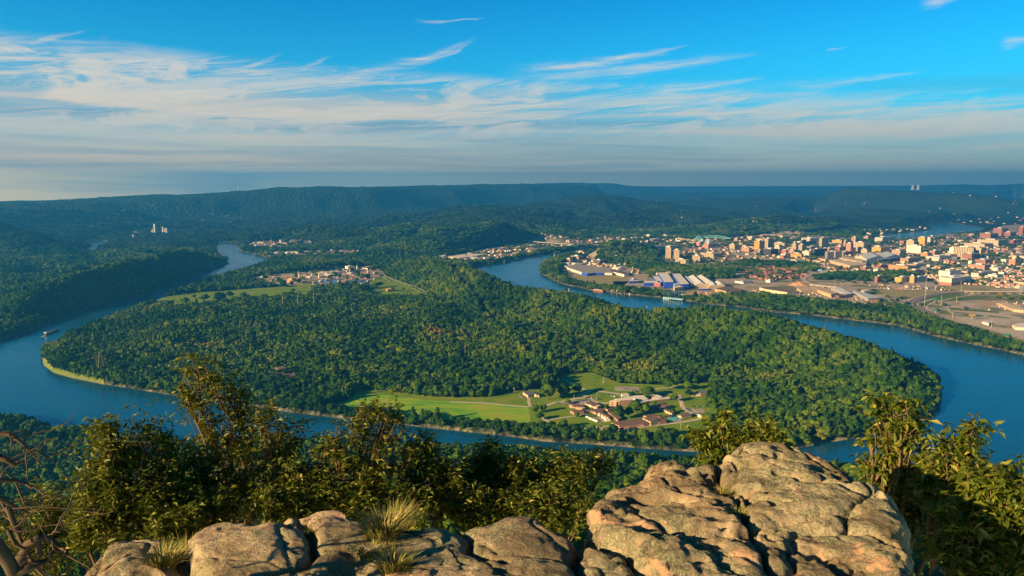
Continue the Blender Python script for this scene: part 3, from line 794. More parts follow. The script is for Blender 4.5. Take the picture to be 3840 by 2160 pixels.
def rock(label, outline, drop, seed, cell=0.6, res=0.013, mounds=(), cracks=(), tiltx=0.0, rnd=0.30, stretch=1.7, rel=1.0):
    z0 = H - drop
    pl = [tuple(P(a, c_, z0)[:2]) for a, c_ in outline]
    xs = [q[0] for q in pl]; ys = [q[1] for q in pl]
    mx = 0.30
    gx_ = np.arange(min(xs) - mx, max(xs) + mx, res); gy_ = np.arange(max(min(ys), 1.8) - mx, max(ys) + mx, res)
    XX, YY = np.meshgrid(gx_, gy_)
    x = XX.ravel(); y = YY.ravel()
    wx = (fbm(x * 1.4, y * 1.4, seed, 4) - 0.5); wy = (fbm(x * 1.4 + 50, y * 1.4, seed + 3, 4) - 0.5)
    xw = x + wx * 0.30; yw = y + wy * 0.30
    sd = segdist(xw, yw, pl); sd = np.where(inpoly(xw, yw, pl), sd, -sd)
    tt = np.clip(sd / rnd, 0, 1)
    edge = 1 - np.sqrt(np.clip(1 - (1 - tt) ** 2, 0, 1))
    f1, f2, idc = worley((x + wx * 0.9) / cell / stretch, (y + wy * 0.9) / cell, seed + 20)
    g = f2 - f1
    f1b, f2b, idb = worley((x + wy * 0.5) / cell * 1.5, (y + wx * 0.5) / cell * 2.6, seed + 40)
    z = z0 + 0.03 - 0.15 * edge
    dz_ = -0.060 * np.exp(-(g / 0.030) ** 2) - 0.030 * np.exp(-(g / 0.22) ** 2)
    dz_ += (idc - 0.5) * 0.06 * sm(g, 0.0, 0.2)
    dz_ += -0.020 * np.exp(-((f2b - f1b) / 0.07) ** 2) * (idb > 0.5) + (idb - 0.5) * 0.018
    lay = fbm(x * 1.1, y * 1.1, seed + 61, 4) * 7.0
    st = np.floor(lay) + sm(lay - np.floor(lay), 0.55, 0.95)
    dz_ += (st - 3.5) * 0.032
    dz_ += (fbm(x * 0.8, y * 0.8, seed + 60, 3) - 0.5) * 0.20 + (fbm(x * 3.5, y * 4.5, seed + 70, 7, 0.62) - 0.5) * 0.11
    dz_ -= 0.05 * sm(fbm(x * 2.6, y * 3.4, seed + 80, 4), 0.60, 0.66)
    for (ca, sa_, per_, sd2) in ((0.92, 0.39, 0.62, 1), (-0.25, 0.97, 0.47, 2), (0.6, 0.8, 0.9, 3)):
        q_ = (x * ca + y * sa_ + wx * 0.42) / per_ + sd2 * 0.37
        dj = np.abs(q_ - np.round(q_)) * per_
        on = sm(fbm(x * 1.3 + sd2 * 9, y * 1.3, seed + 30 + sd2, 3), 0.46, 0.54)
        dz_ -= (0.045 * np.exp(-(dj / 0.016) ** 2) + 0.012 * np.exp(-(dj / 0.06) ** 2)) * on
    dz_ += np.abs(fbm(x * 6, y * 7, seed + 77, 5, 0.6) - 0.5) * -0.05
    z = z + dz_ * rel
    z = z + tiltx * (x - np.mean(xs))
    for (a, c_, rpx, hh) in mounds:
        q = P(a, c_, z0); rr = rpx * math.hypot(q.x, q.y) / F
        d2 = ((x - q.x) ** 2 + ((y - q.y) * 0.8) ** 2) / rr ** 2
        z = z + hh * 0.75 * np.exp(-d2)
    for line, wd, dp in cracks:
        l = [tuple(P(a, c_, z0)[:2]) for a, c_ in line]
        dd = segdist(x + wx * 0.16, y + wy * 0.16, l, False)
        z = z - dp * np.exp(-(dd / wd) ** 2) - dp * 0.15 * np.exp(-(dd / (wd * 3.0)) ** 2)
    out = np.clip(-sd / 0.26, 0, 1)
    z = np.where(sd < 0, z - 4.5 * out ** 0.9, z)
    nx_ = x + (fbm(y * 6, z * 6, seed + 90, 4) - 0.5) * 0.14 * (sd < 0.1)
    ny_ = y + (fbm(x * 6, z * 6, seed + 95, 4) - 0.5) * 0.14 * (sd < 0.1)
    h_, w_ = XX.shape
    i_ = (np.arange(h_ - 1)[:, None] * w_ + np.arange(w_ - 1)[None, :]).ravel()
    f = np.stack([i_, i_ + 1, i_ + w_ + 1, i_ + w_], 1)
    inside = (sd > -0.29)
    ok = inside[f].all(1)
    f = f[ok]
    used = np.unique(f); mp_ = np.zeros(len(x), np.int64); mp_[used] = np.arange(len(used))
    v = np.stack([nx_, ny_, z], 1)[used]
    c0 = v.mean(0)
    o = link("boulder", np_mesh("boulder", v - c0, mp_[f], rockm, True), loc=c0)
    tag(o, label, "boulder")
    def top(px_, py_):
        q = P(px_, py_, z0)
        k = np.argmin((v[:, 0] - q.x) ** 2 + (v[:, 1] - q.y) ** 2)
        return Vector(v[k].tolist())
    return top

top_big = rock("huge rounded sandstone boulder bulging up above all other rocks",
     [(2205, 1975), (2215, 1860), (2260, 1800), (2395, 1775), (2405, 1722), (2500, 1708), (2600, 1722), (2700, 1745), (2780, 1715), (2850, 1700), (2960, 1705), (3060, 1735),
      (3200, 1785), (3330, 1850), (3400, 1905), (3445, 1960), (3455, 2030), (3430, 2160), (3480, 2500), (2560, 2500), (2440, 2200), (2370, 2075), (2250, 2010)], 2.45, 3, 0.8, rel=0.85, rnd=0.16,
     mounds=[(2900, 1740, 240, 0.17), (2480, 1740, 90, 0.05), (2450, 1900, 200, -0.03), (3150, 1880, 230, 0.04), (2620, 1900, 140, 0.05), (2720, 2080, 200, 0.06)],
     cracks=[([(2690, 1760), (2730, 1850), (2790, 1950), (2830, 2060), (2880, 2160), (2960, 2300)], 0.017, 0.15), ([(2380, 1850), (2540, 1862)], 0.05, 0.16),
             ([(3080, 2060), (3130, 2120), (3200, 2170)], 0.03, 0.14), ([(2900, 1830), (3100, 1860), (3300, 1900)], 0.02, 0.07), ([(2400, 2010), (2600, 1990), (2700, 1985)], 0.02, 0.08)])
top_blk = rock("upright block of pale stone at the outer edge of the huge boulder",
     [(3440, 2075), (3470, 2030), (3525, 2040), (3545, 2090), (3560, 2300), (3440, 2300)], 2.62, 9, 0.5, rnd=0.16)
top_mid = rock("flat sandstone slab with pink cracks between the grass tuft and the huge boulder",
     [(1600, 2000), (1650, 1965), (1740, 1962), (1850, 1950), (2010, 1945), (2110, 1985), (2180, 2030), (2230, 2060), (2340, 2120), (2440, 2230), (2560, 2500), (1400, 2500), (1560, 2130)], 2.51, 15, 0.9, rel=0.32, rnd=0.10,
     cracks=[([(1740, 1975), (1790, 2010), (1760, 2080), (1900, 2130)], 0.02, 0.12), ([(2190, 2060), (2150, 2110), (2200, 2190)], 0.03, 0.15)], mounds=[(1980, 1990, 120, 0.06)])
top_ctr = rock("long low sandstone ledge carrying the tall grass tuft",
     [(690, 2160), (692, 2060), (700, 1985), (760, 1962), (900, 1960), (1030, 1965), (1090, 1940), (1180, 1915), (1290, 1903), (1350, 1920), (1450, 1940), (1560, 1965), (1640, 1972), (1760, 2060), (1800, 2500), (560, 2500)], 2.49, 27, 1.0, rel=0.30, rnd=0.10,
     cracks=[([(1130, 1960), (1175, 2020), (1180, 2080), (1120, 2130), (1000, 2180)], 0.025, 0.14), ([(1010, 1960), (1090, 1985)], 0.02, 0.08)],
     mounds=[(1240, 1925, 90, 0.04), (1330, 2120, 90, -0.12), (950, 2050, 150, 0.05)])
rock("lower shelf of stone filling the gaps under the slabs and the long ledge",
     [(430, 2060), (720, 2030), (1100, 2010), (1650, 2010), (2100, 2040), (2330, 2080), (2500, 2500), (300, 2500)], 2.64, 51, 0.8, res=0.016, rel=0.4, rnd=0.2)
top_lft = rock("low flat slab of grey stone beside the dead branches",
     [(120, 2300), (230, 2140), (330, 2060), (400, 2015), (520, 2000), (600, 2003), (635, 2050), (640, 2120), (600, 2300)], 2.58, 33, 0.6, rel=0.6, rnd=0.2, mounds=[(300, 2120, 90, -0.08)])

# ------------------------------------------------------------------ leaves, twigs and shrubs
def tubes(paths, n=6):
    """paths: list of (points, r0, r1) -> one mesh of tapered tubes"""
    V, Fc = [], []; off = 0
    for pts_, r0, r1 in paths:
        p = np.array([tuple(q) for q in pts_], float)
        m_ = len(p)
        for i in range(m_):
            d = p[min(i + 1, m_ - 1)] - p[max(i - 1, 0)]; d /= (np.linalg.norm(d) + 1e-9)
            u = np.cross(d, [0.3, 0.2, 0.93] if abs(d[2]) < 0.9 else [1, 0, 0]); u /= np.linalg.norm(u); w = np.cross(d, u)
            r = r0 + (r1 - r0) * i / max(1, m_ - 1)
            a = np.arange(n) * 2 * math.pi / n
            V.append(p[i] + r * (np.cos(a)[:, None] * u + np.sin(a)[:, None] * w))
        for i in range(m_ - 1):
            for j in range(n):
                Fc.append((off + i * n + j, off + i * n + (j + 1) % n, off + (i + 1) * n + (j + 1) % n, off + (i + 1) * n + j))
        off += m_ * n
    return np.concatenate(V), np.array(Fc)

def wander(rs, a, b, k, amp):
    a = np.array(a, float); b = np.array(b, float); L = np.linalg.norm(b - a)
    pts_ = []
    o = np.zeros(3)
    for i in range(k + 1):
        t_ = i / k
        if 0 < i: o = o + rs.normal(size=3) * amp * L / k
        pts_.append(a + (b - a) * t_ + o * math.sin(math.pi * min(t_, 0.999)) * 1.0)
    return pts_

def leaves(rs, centers, per, L0, droop, spread=0.07):
    """whorls of folded leaves round twig tips"""
    c = np.repeat(np.asarray(centers), per, 0); n = len(c)
    a = rs.rand(n) * 6.283; up = rs.normal(0.25, 0.45, n) - droop
    d = np.stack([np.cos(a), np.sin(a), up], 1); d /= np.linalg.norm(d, axis=1)[:, None]
    L = (L0 * (0.65 + 0.6 * rs.rand(n)))[:, None]
    side = np.cross(d, np.array([0, 0, 1.0]) + rs.normal(0, 0.55, (n, 3))); side /= np.linalg.norm(side, axis=1)[:, None] + 1e-9
    nrm = np.cross(side, d)
    p0 = c + rs.normal(0, spread * 0.35, (n, 3))
    W = L * 0.17
    m1 = p0 + d * L * 0.52
    fold = nrm * L * 0.07; bend = nrm * L * (-0.10 - 0.18 * rs.rand(n, 1))
    v = np.stack([p0, m1 + side * W + fold, m1 + bend * 0.25, m1 - side * W + fold, p0 + d * L + bend], 1).reshape(-1, 3)
    i0 = (np.arange(n) * 5)[:, None]
    f = np.concatenate([i0 + np.array([[0, 1, 2]]), i0 + np.array([[0, 2, 3]]), i0 + np.array([[2, 1, 4]]), i0 + np.array([[3, 2, 4]])], 0)
    return v, f

def leafy_mat(name, stops, rough=0.45, spec=0.25):
    m, t, b = material(name, rough, spec)
    at_ = t.new('ShaderNodeAttribute', attribute_name="tone")
    t.put(b.inputs['Base Color'], t.ramp(at_.outputs['Fac'], stops))
    tr = t.new('ShaderNodeBsdfTranslucent')
    t.put(tr.inputs['Color'], t.ramp(at_.outputs['Fac'], [(0, (0.06, 0.09, 0.008)), (1, (0.22, 0.22, 0.02))]))
    mx_ = t.new('ShaderNodeMixShader'); mx_.inputs[0].default_value = 0.3
    t.nt.links.new(b.outputs[0], mx_.inputs[1]); t.nt.links.new(tr.outputs[0], mx_.inputs[2])
    o = [n for n in t.nt.nodes if n.type == 'OUTPUT_MATERIAL'][0]
    t.nt.links.new(mx_.outputs[0], o.inputs['Surface'])
    return m
oakm = leafy_mat("oak_leaf", [(0.0, (0.026, 0.050, 0.006)), (0.45, (0.075, 0.105, 0.010)), (0.78, (0.18, 0.19, 0.022)), (1.0, (0.40, 0.34, 0.07))])
twigm = plain("twig_bark", (0.13, 0.085, 0.05), 0.9, 0.1, 0.35, 8.0)
def with_tone(me, rs, per):
    nv = len(me.vertices); k = nv // per + 1
    a = me.attributes.new("tone", 'FLOAT', 'POINT')
    a.data.foreach_set('value', np.repeat(np.clip(rs.beta(1.6, 1.9, k), 0, 1), per)[:nv].astype(np.float32))
    return me

def at_dist(px, py, d):
    a, b_ = (px - 1920) / F, (1080 - py) / F
    v = Vector((a, CP + b_ * SP, -SP + b_ * CP)); v.normalize()
    return Vector((0, 0, H)) + v * (d / math.hypot(v.x, v.y))

def shrub(name, label, cat, root_px, dist, blobs, seed, group=None, dens=1.0, L0=0.125, droop=0.1, stem=0.035, lean=0.0):
    """blobs: (column, row, radius in picture units, depth offset) of the leafy sprays; the stem rises from the ledge below"""
    rs = np.random.RandomState(seed)
    foot = at_dist(root_px, 2160, dist)
    gz_ = float(np.interp(dist, [0, 10, 14, 25, 40], [421, 421, 415, 401, 384]))
    foot.z = gz_ - 0.3
    root = bpy.data.objects.new(name, None); COL.objects.link(root); root.location = foot
    fo = np.array(foot)
    paths = []; centers = []
    tops = []
    for (bx, by, br, dz) in blobs:
        c = np.array(at_dist(bx, by, dist + dz)) - fo
        r = br * (1.08 if name == 'oak_sapling' else 0.86) * (dist + dz) / F
        tops.append((c, r))
    ctr = np.mean([c for c, r in tops], 0); low = min(c[2] for c, r in tops)
    fork = np.array([ctr[0] * 0.55, ctr[1] * 0.4, max(0.6, low * 0.72)])
    paths.append((wander(rs, (0, 0, 0), fork, 6, 0.10), stem * 1.6, stem))
    for c, r in tops:
        mid = fork + (c - fork) * 0.55 + rs.normal(0, 0.12, 3) * np.linalg.norm(c - fork) * 0.5
        pp = wander(rs, fork, mid, 4, 0.12) + wander(rs, mid, c, 4, 0.12)[1:]
        paths.append((pp, stem * 0.75, stem * 0.28))
        nb = max(3, int(7 + r * 9))
        for _ in range(nb):
            d = rs.normal(size=3); d /= np.linalg.norm(d); d[2] = d[2] * 0.8 + 0.2
            e = c + d * r * (0.45 + 0.5 * rs.rand())
            s0 = pp[rs.randint(len(pp) - 4, len(pp))]
            tw = wander(rs, s0, e, 4, 0.14)
            paths.append((tw, stem * 0.24, 0.0035))
            nn = max(3, int(dens * (0.62 if name == 'oak_sapling' else 1.0) * (5 + 26 * r)))
            for _2 in range(nn):
                k_ = rs.rand() ** 0.6
                q = np.array(tw[min(4, int(k_ * 4.99))]) + rs.normal(0, 0.32, 3) * r * np.array([1, 1, 0.9])
                centers.append(q)
    v, f = tubes(paths)
    link("stem", np_mesh("stem", v, f, twigm, True), root)
    v, f = leaves(rs, centers, 8, L0, droop)
    link("foliage", with_tone(np_mesh("foliage", v, f, oakm), rs, 5), root)
    tag(root, label, cat, group)
    return len(centers)

SHRUBS = [
 ("oak_sapling", "tallest young oak leaning toward the river bank pylon", "sapling", 960, 10.0,
  [(740, 1400, 70, 0), (690, 1440, 45, 0.1), (800, 1440, 60, 0), (720, 1500, 60, 0.1), (850, 1480, 70, 0.1), (900, 1540, 80, 0), (780, 1590, 60, 0), (850, 1610, 80, 0.2), (950, 1610, 90, 0), (900, 1690, 100, 0.2), (1000, 1700, 80, 0.1)], 1, 0.95),
 ("oak_shrub", "round bushy oak below the truck on the riverside highway", "shrub", 520, 8.8,
  [(400, 1610, 55, 0), (380, 1680, 70, 0), (470, 1670, 80, 0.2), (560, 1600, 70, 0), (540, 1700, 100, 0.2), (620, 1690, 70, 0), (400, 1780, 110, 0), (520, 1820, 130, 0.3), (640, 1790, 100, 0), (330, 1850, 90, 0), (560, 1920, 120, 0), (430, 1930, 110, 0.2)], 2, 1.1),
 ("oak_shrub", "oak shrub between the leaning sapling and the round bushy oak", "shrub", 780, 9.0,
  [(690, 1740, 70, 0), (760, 1720, 80, 0), (820, 1790, 110, 0.1), (720, 1850, 110, 0), (850, 1880, 120, 0), (760, 1950, 100, 0)], 3, 1.1),
 ("oak_sapling", "oak sapling with two leafy tops beside the leaning sapling", "sapling", 1010, 9.2,
  [(1000, 1560, 50, 0), (1060, 1600, 65, 0), (1090, 1660, 60, 0), (1030, 1700, 80, 0.1), (990, 1790, 110, 0), (1090, 1780, 90, 0.1), (1010, 1880, 110, 0), (930, 1840, 100, 0.2), (1110, 1860, 80, 0)], 4, 1.0),
 ("oak_sapling", "oak sapling standing in front of the pasture and river", "sapling", 1300, 8.8,
  [(1440, 1530, 60, 0), (1370, 1550, 60, 0), (1480, 1580, 55, 0), (1350, 1620, 65, 0), (1430, 1640, 85, 0), (1270, 1630, 50, 0), (1220, 1680, 60, 0), (1300, 1700, 75, 0), (1510, 1680, 60, 0), (1340, 1780, 90, 0), (1400, 1860, 100, 0)], 5, 0.9),
 ("oak_shrub", "dark oak shrub below the gap between the two tall saplings", "shrub", 1190, 9.0,
  [(1150, 1790, 80, 0), (1230, 1780, 70, 0), (1200, 1870, 110, 0), (1290, 1880, 90, 0)], 6, 1.1),
 ("oak_shrub", "oak shrub with a pointed crown rising over the middle slab", "shrub", 1600, 9.0,
  [(1600, 1660, 55, 0), (1560, 1730, 80, 0), (1640, 1720, 70, 0), (1690, 1780, 80, 0), (1560, 1830, 110, 0), (1650, 1870, 110, 0), (1500, 1890, 100, 0)], 7, 1.1),
 ("oak_shrub", "dark shrub behind the far corner of the middle slab", "shrub", 1850, 9.4,
  [(1790, 1750, 80, 0), (1880, 1790, 90, 0), (1800, 1850, 110, 0), (1920, 1870, 110, 0), (1750, 1920, 90, 0), (1840, 1700, 60, 0), (1930, 1750, 80, 0), (1700, 1800, 80, 0)], 8, 1.5),
 ("oak_shrub", "dark shrub tucked against the shaded left wall of the huge boulder", "shrub", 2080, 9.6,
  [(1980, 1770, 70, 0), (2080, 1770, 90, 0), (2170, 1760, 80, 0), (2050, 1870, 120, 0), (2150, 1870, 100, 0), (2270, 1740, 70, 0.6), (2010, 1820, 100, 0.2), (2120, 1800, 90, 0.2)], 9, 1.5),
 ("oak_shrub", "sunlit oak shrub peeping over the saddle of the huge boulder", "shrub", 2760, 9.8,
  [(2620, 1640, 55, 0), (2680, 1670, 60, 0), (2720, 1590, 50, 0), (2780, 1630, 65, 0), (2850, 1600, 60, 0), (2900, 1640, 55, 0), (2820, 1680, 70, 0), (2930, 1690, 40, 0)], 10, 1.0),
 ("oak_sapling", "sunlit oak sapling with an open crown against the river", "sapling", 3440, 8.8,
  [(3310, 1510, 45, 0), (3400, 1510, 40, 0), (3340, 1570, 60, 0), (3420, 1590, 50, 0), (3290, 1640, 55, 0), (3360, 1650, 60, 0), (3440, 1640, 45, 0), (3330, 1720, 50, 0), (3420, 1720, 60, 0), (3270, 1760, 45, 0)], 11, 0.75),
 ("oak_sapling", "crooked oak sapling with a small tuft high on its right", "sapling", 3600, 8.4,
  [(3650, 1590, 42, 0), (3560, 1660, 55, 0), (3500, 1700, 50, 0), (3610, 1690, 60, 0), (3540, 1760, 80, 0), (3640, 1720, 45, 0), (3600, 1830, 90, 0), (3500, 1840, 70, 0)], 12, 0.85),
 ("oak_shrub", "dark oak thicket filling the corner below the crooked sapling", "shrub", 3720, 7.6,
  [(3780, 1800, 90, 0), (3700, 1830, 100, 0), (3830, 1880, 120, 0), (3640, 1930, 130, 0), (3760, 1980, 140, 0), (3600, 2060, 120, 0), (3700, 2110, 140, 0), (3840, 2080, 130, 0), (3900, 1950, 120, 0)], 13, 1.15),
 ("oak_shrub", "low oak shrub hugging the far shoulder of the huge boulder", "shrub", 3380, 9.0,
  [(3330, 1810, 60, 0), (3410, 1840, 90, 0), (3480, 1900, 90, 0), (3520, 1970, 80, -0.3)], 14, 1.1),
 ("oak_shrub", "yellowish shrub behind the dead branches", "shrub", 230, 9.5,
  [(160, 1900, 90, 0), (270, 1900, 90, 0), (60, 1960, 110, 0), (200, 2000, 120, 0), (320, 1990, 90, 0), (80, 2080, 130, 0)], 15, 0.8),
 ("oak_thicket", "low dark thicket directly behind the long ledge's far edge", "thicket", 1250, 8.2,
  [(1000, 1880, 90, 0), (1120, 1890, 80, 0), (1230, 1860, 80, 0), (1340, 1870, 80, 0), (1450, 1880, 90, 0), (1560, 1890, 90, 0), (1400, 1800, 90, 0.5), (1100, 1800, 90, 0.5)], 17, 1.3),
 ("oak_thicket", "low thicket between the round bushy oak and the dead branches", "thicket", 480, 8.4,
  [(360, 1900, 90, 0), (460, 1900, 90, 0), (580, 1890, 90, 0), (700, 1880, 80, 0), (820, 1900, 80, 0), (300, 1980, 80, 0)], 18, 1.3),
 ("oak_thicket", "dark thicket in the hollow left of the huge boulder", "thicket", 2000, 8.6,
  [(1700, 1900, 90, 0), (1820, 1890, 90, 0), (1950, 1880, 100, 0), (2080, 1880, 100, 0), (2180, 1900, 80, 0)], 19, 1.3),
 ("oak_shrub", "low shrub filling the gap between slab and ledge", "shrub", 660, 8.0,
  [(640, 1960, 70, 0), (700, 1930, 70, 0), (600, 1990, 60, 0), (670, 2030, 70, 0)], 16, 1.0),
]
tot = 0
for (nm, lb, ct, rp, ds, bl, sd_, dn) in SHRUBS:
    tot += shrub(nm, lb, ct, rp, ds, bl, sd_, dens=dn * 0.72, L0=0.080 if rp < 2500 else 0.105, droop=0.1 if rp < 2500 else 0.55)
print("whorls", tot)

# dead branches
deadm = plain("dead_wood", (0.075, 0.055, 0.038), 0.9, 0.1, 0.6, 12.0)
def crop7(pl): return [(a / 1.593, 1250 + c_ / 1.593) for a, c_ in pl]
DEAD = [([(-120, 560), (0, 598), (60, 606), (120, 645), (165, 690), (210, 735), (240, 780)], 0.016, 0.004, 5.0), ([(60, 606), (70, 650), (60, 690)], 0.006, 0.002, 5.0),
        ([(165, 690), (205, 700), (232, 745)], 0.006, 0.002, 5.0), ([(-120, 700), (0, 742), (40, 757), (90, 785)], 0.022, 0.012, 4.9),
        ([(-120, 900), (0, 878), (90, 880), (150, 900), (230, 925)], 0.018, 0.004, 5.0), ([(-100, 940), (0, 985), (60, 1020), (120, 1050), (185, 1078)], 0.018, 0.006, 4.8),
        ([(-80, 1100), (0, 1068), (50, 1050)], 0.022, 0.012, 4.8), ([(50, 1050), (90, 1150), (120, 1230), (170, 1320), (190, 1380)], 0.016, 0.008, 4.7),
        ([(-90, 1180), (0, 1290), (60, 1380), (110, 1500)], 0.036, 0.03, 4.3), ([(90, 1440), (130, 1340), (165, 1265), (225, 1222), (280, 1225), (340, 1262), (400, 1305)], 0.036, 0.008, 4.5),
        ([(90, 1440), (180, 1392), (250, 1370), (300, 1360)], 0.03, 0.012, 4.3), ([(225, 1222), (235, 1310), (225, 1420)], 0.02, 0.012, 4.5),
        ([(0, 985), (40, 1070), (70, 1130), (60, 1200)], 0.008, 0.003, 4.8), ([(90, 880), (130, 980), (160, 1060), (150, 1130)], 0.007, 0.003, 5.0),
        ([(0, 878), (20, 820), (60, 790), (110, 800)], 0.006, 0.002, 5.0), ([(50, 1180), (90, 1260), (150, 1290), (210, 1400), (260, 1449)], 0.012, 0.006, 4.5),
        ([(280, 1225), (330, 1180), (360, 1190)], 0.008, 0.003, 4.5), ([(300, 1360), (320, 1290), (310, 1240)], 0.007, 0.003, 4.4)]
root = bpy.data.objects.new("dead_branch", None); COL.objects.link(root)
rp_ = at_dist(20, 2250, 4.4); root.location = rp_
rs = np.random.RandomState(3)
big_, small_ = [], []
for pl, r0, r1, d in DEAD:
    pts_ = [np.array(at_dist(a, c_, d + 0.05 * rs.randn()) - rp_) for a, c_ in crop7(pl)]
    (big_ if r0 == 0.036 and d == 4.3 else small_).append((pts_, r0, r1))
    for _ in range(2):
        i = rs.randint(0, len(pts_) - 1); s0 = pts_[i]; e = s0 + rs.normal(0, 1, 3) * np.array([0.16, 0.12, 0.14]) + np.array([0.1, 0, -0.04])
        small_.append((wander(rs, s0, e, 4, 0.25), 0.005, 0.0015))
v, f = tubes(big_, 9); link("trunk", np_mesh("trunk", v, f, deadm, True), root)
v, f = tubes(small_, 6); link("branches", np_mesh("branches", v, f, deadm, True), root)
tag(root, "bare dead branches with twisted grey brown twigs beside the low flat slab", "dead branch")

# grass tufts on the rock
gm_, t, b = material("tuft_grass", 0.6, 0.25)
at_ = t.new('ShaderNodeAttribute', attribute_name="tone")
t.put(b.inputs['Base Color'], t.ramp(at_.outputs['Fac'], [(0.0, (0.07, 0.11, 0.015)), (0.4, (0.16, 0.17, 0.03)), (0.75, (0.33, 0.25, 0.08)), (1.0, (0.45, 0.30, 0.13))]))
def tuft(label, foot, hgt_, wid_, nb, seed):
    rs = np.random.RandomState(seed)
    a = rs.rand(nb) * 6.283; rr = wid_ * np.sqrt(rs.rand(nb)) * 0.6
    b0 = np.stack([np.cos(a) * rr, np.sin(a) * rr * 0.7, np.full(nb, -0.03)], 1)
    d = np.stack([np.cos(a) * (0.2 + 0.6 * rs.rand(nb)) + rs.normal(0, 0.2, nb), np.sin(a) * 0.5 + rs.normal(0, 0.2, nb), np.ones(nb)], 1)
    L = hgt_ * (0.4 + 0.7 * rs.rand(nb))[:, None]
    d /= np.linalg.norm(d, axis=1)[:, None]
    s_ = np.stack([np.sin(a), -np.cos(a), np.zeros(nb)], 1) * 0.0028
    m1 = b0 + d * L * 0.55; e = b0 + d * L + np.stack([np.cos(a), np.sin(a), -0.7 * np.ones(nb)], 1) * L * 0.22
    v = np.stack([b0 - s_, b0 + s_, m1 + s_ * 0.9, m1 - s_ * 0.9, e], 1).reshape(-1, 3)
    i0 = (np.arange(nb) * 5)[:, None]
    f = np.concatenate([i0 + np.array([[0, 1, 2]]), i0 + np.array([[0, 2, 3]]), i0 + np.array([[3, 2, 4]])], 0)
    o = link("grass_tuft", with_tone(np_mesh("grass_tuft", v, f, gm_), rs, 5), loc=foot)
    tag(o, label, "grass tuft")
TUFTS = [("tall tuft of straw coloured seed grass on the long ledge", top_ctr, 1480, 1975, 0.26, 0.12, 420), ("thick yellow green tuft in front of the straw coloured seed grass", top_ctr, 1440, 2020, 0.26, 0.16, 700),
         ("low spreading tuft at the foot of the thick yellow green tuft", top_ctr, 1400, 2060, 0.12, 0.22, 420), ("grass tuft near the bottom of the long ledge", top_ctr, 1480, 2130, 0.18, 0.14, 420),
         ("short grass in the crack of the long ledge", top_ctr, 1170, 2000, 0.12, 0.06, 160), ("orange green grass beside the low flat slab", top_lft, 610, 2120, 0.22, 0.14, 520),
         ("green grass in the gap between slab and ledge", top_ctr, 700, 2020, 0.30, 0.10, 360), ("small grass tuft in the saddle of the huge boulder", top_big, 2705, 1845, 0.12, 0.07, 240),
         ("thin grass in the long crack of the huge boulder", top_big, 2770, 1930, 0.12, 0.05, 130), ("grass tuft between the middle slab and the huge boulder", top_mid, 2400, 2130, 0.20, 0.10, 320),
         ("sparse grass on the far edge of the long ledge", top_ctr, 980, 1975, 0.08, 0.10, 120)]
for i, (lb, tf, a, c_, hg, wd, nb) in enumerate(TUFTS):
    tuft(lb, tf(a, c_), hg, wd, nb, 60 + i)
# ------------------------------------------------------------------ building kit
class MB:
    def __init__(s): s.v = []; s.f = []
    def add(s, vs, fs):
        o = len(s.v); s.v += [tuple(q) for q in vs]; s.f += [tuple(i + o for i in f) for f in fs]; return s
    def box(s, x0, x1, y0, y1, z0, z1):
        return s.add([(x0, y0, z0), (x1, y0, z0), (x1, y1, z0), (x0, y1, z0), (x0, y0, z1), (x1, y0, z1), (x1, y1, z1), (x0, y1, z1)],
                     [(0, 3, 2, 1), (4, 5, 6, 7), (0, 1, 5, 4), (1, 2, 6, 5), (2, 3, 7, 6), (3, 0, 4, 7)])
    def walls(s, x0, x1, y0, y1, z0, z1):
        return s.add([(x0, y0, z0), (x1, y0, z0), (x1, y1, z0), (x0, y1, z0), (x0, y0, z1), (x1, y0, z1), (x1, y1, z1), (x0, y1, z1)],
                     [(0, 1, 5, 4), (1, 2, 6, 5), (2, 3, 7, 6), (3, 0, 4, 7)])
    def gable(s, x0, x1, y0, y1, z, h, ov=0.0):
        ym = (y0 + y1) / 2; x0 -= ov; x1 += ov; y0 -= ov; y1 += ov
        return s.add([(x0, y0, z), (x1, y0, z), (x1, y1, z), (x0, y1, z), (x0, ym, z + h), (x1, ym, z + h)],
                     [(0, 1, 5, 4), (2, 3, 4, 5), (0, 4, 3), (1, 2, 5), (0, 3, 2, 1)])
    def cyl(s, x, y, r, z0, z1, n=16, r1=None, top=True):
        r1 = r if r1 is None else r1
        o = len(s.v)
        for (rr, z) in ((r, z0), (r1, z1)):
            for i in range(n):
                a = i * 2 * math.pi / n; s.v.append((x + rr * math.cos(a), y + rr * math.sin(a), z))
        for i in range(n): s.f.append((o + i, o + (i + 1) % n, o + n + (i + 1) % n, o + n + i))
        if top: s.f.append(tuple(o + n + i for i in range(n)))
        return s
    def prism(s, pl, z0, z1, top=True, side=True):
        n = len(pl); o = len(s.v)
        ar = sum(pl[i][0] * pl[(i + 1) % n][1] - pl[(i + 1) % n][0] * pl[i][1] for i in range(n))
        if ar < 0: pl = pl[::-1]
        s.v += [(a, b_, z0) for a, b_ in pl] + [(a, b_, z1) for a, b_ in pl]
        if side:
            for i in range(n): s.f.append((o + i, o + (i + 1) % n, o + n + (i + 1) % n, o + n + i))
        if top: s.f.append(tuple(o + n + i for i in range(n)))
        return s
    def bar(s, a, b_, r):
        v, f = tubes([((a, b_), r, r)], 4); return s.add(v.tolist(), f.tolist())
    def mesh(s, name, mat):
        me = bpy.data.meshes.new(name); me.from_pydata(s.v, [], s.f); me.materials.append(mat); me.update(); return me
    def build(s, name, mat, parent=None, loc=None): return link(name, s.mesh(name, mat), parent, loc)

def empty(name, loc, rz=0.0, label=None, cat=None, group=None):
    o = bpy.data.objects.new(name, None); COL.objects.link(o); o.location = loc; o.rotation_euler = (0, 0, rz)
    return tag(o, label, cat, group)

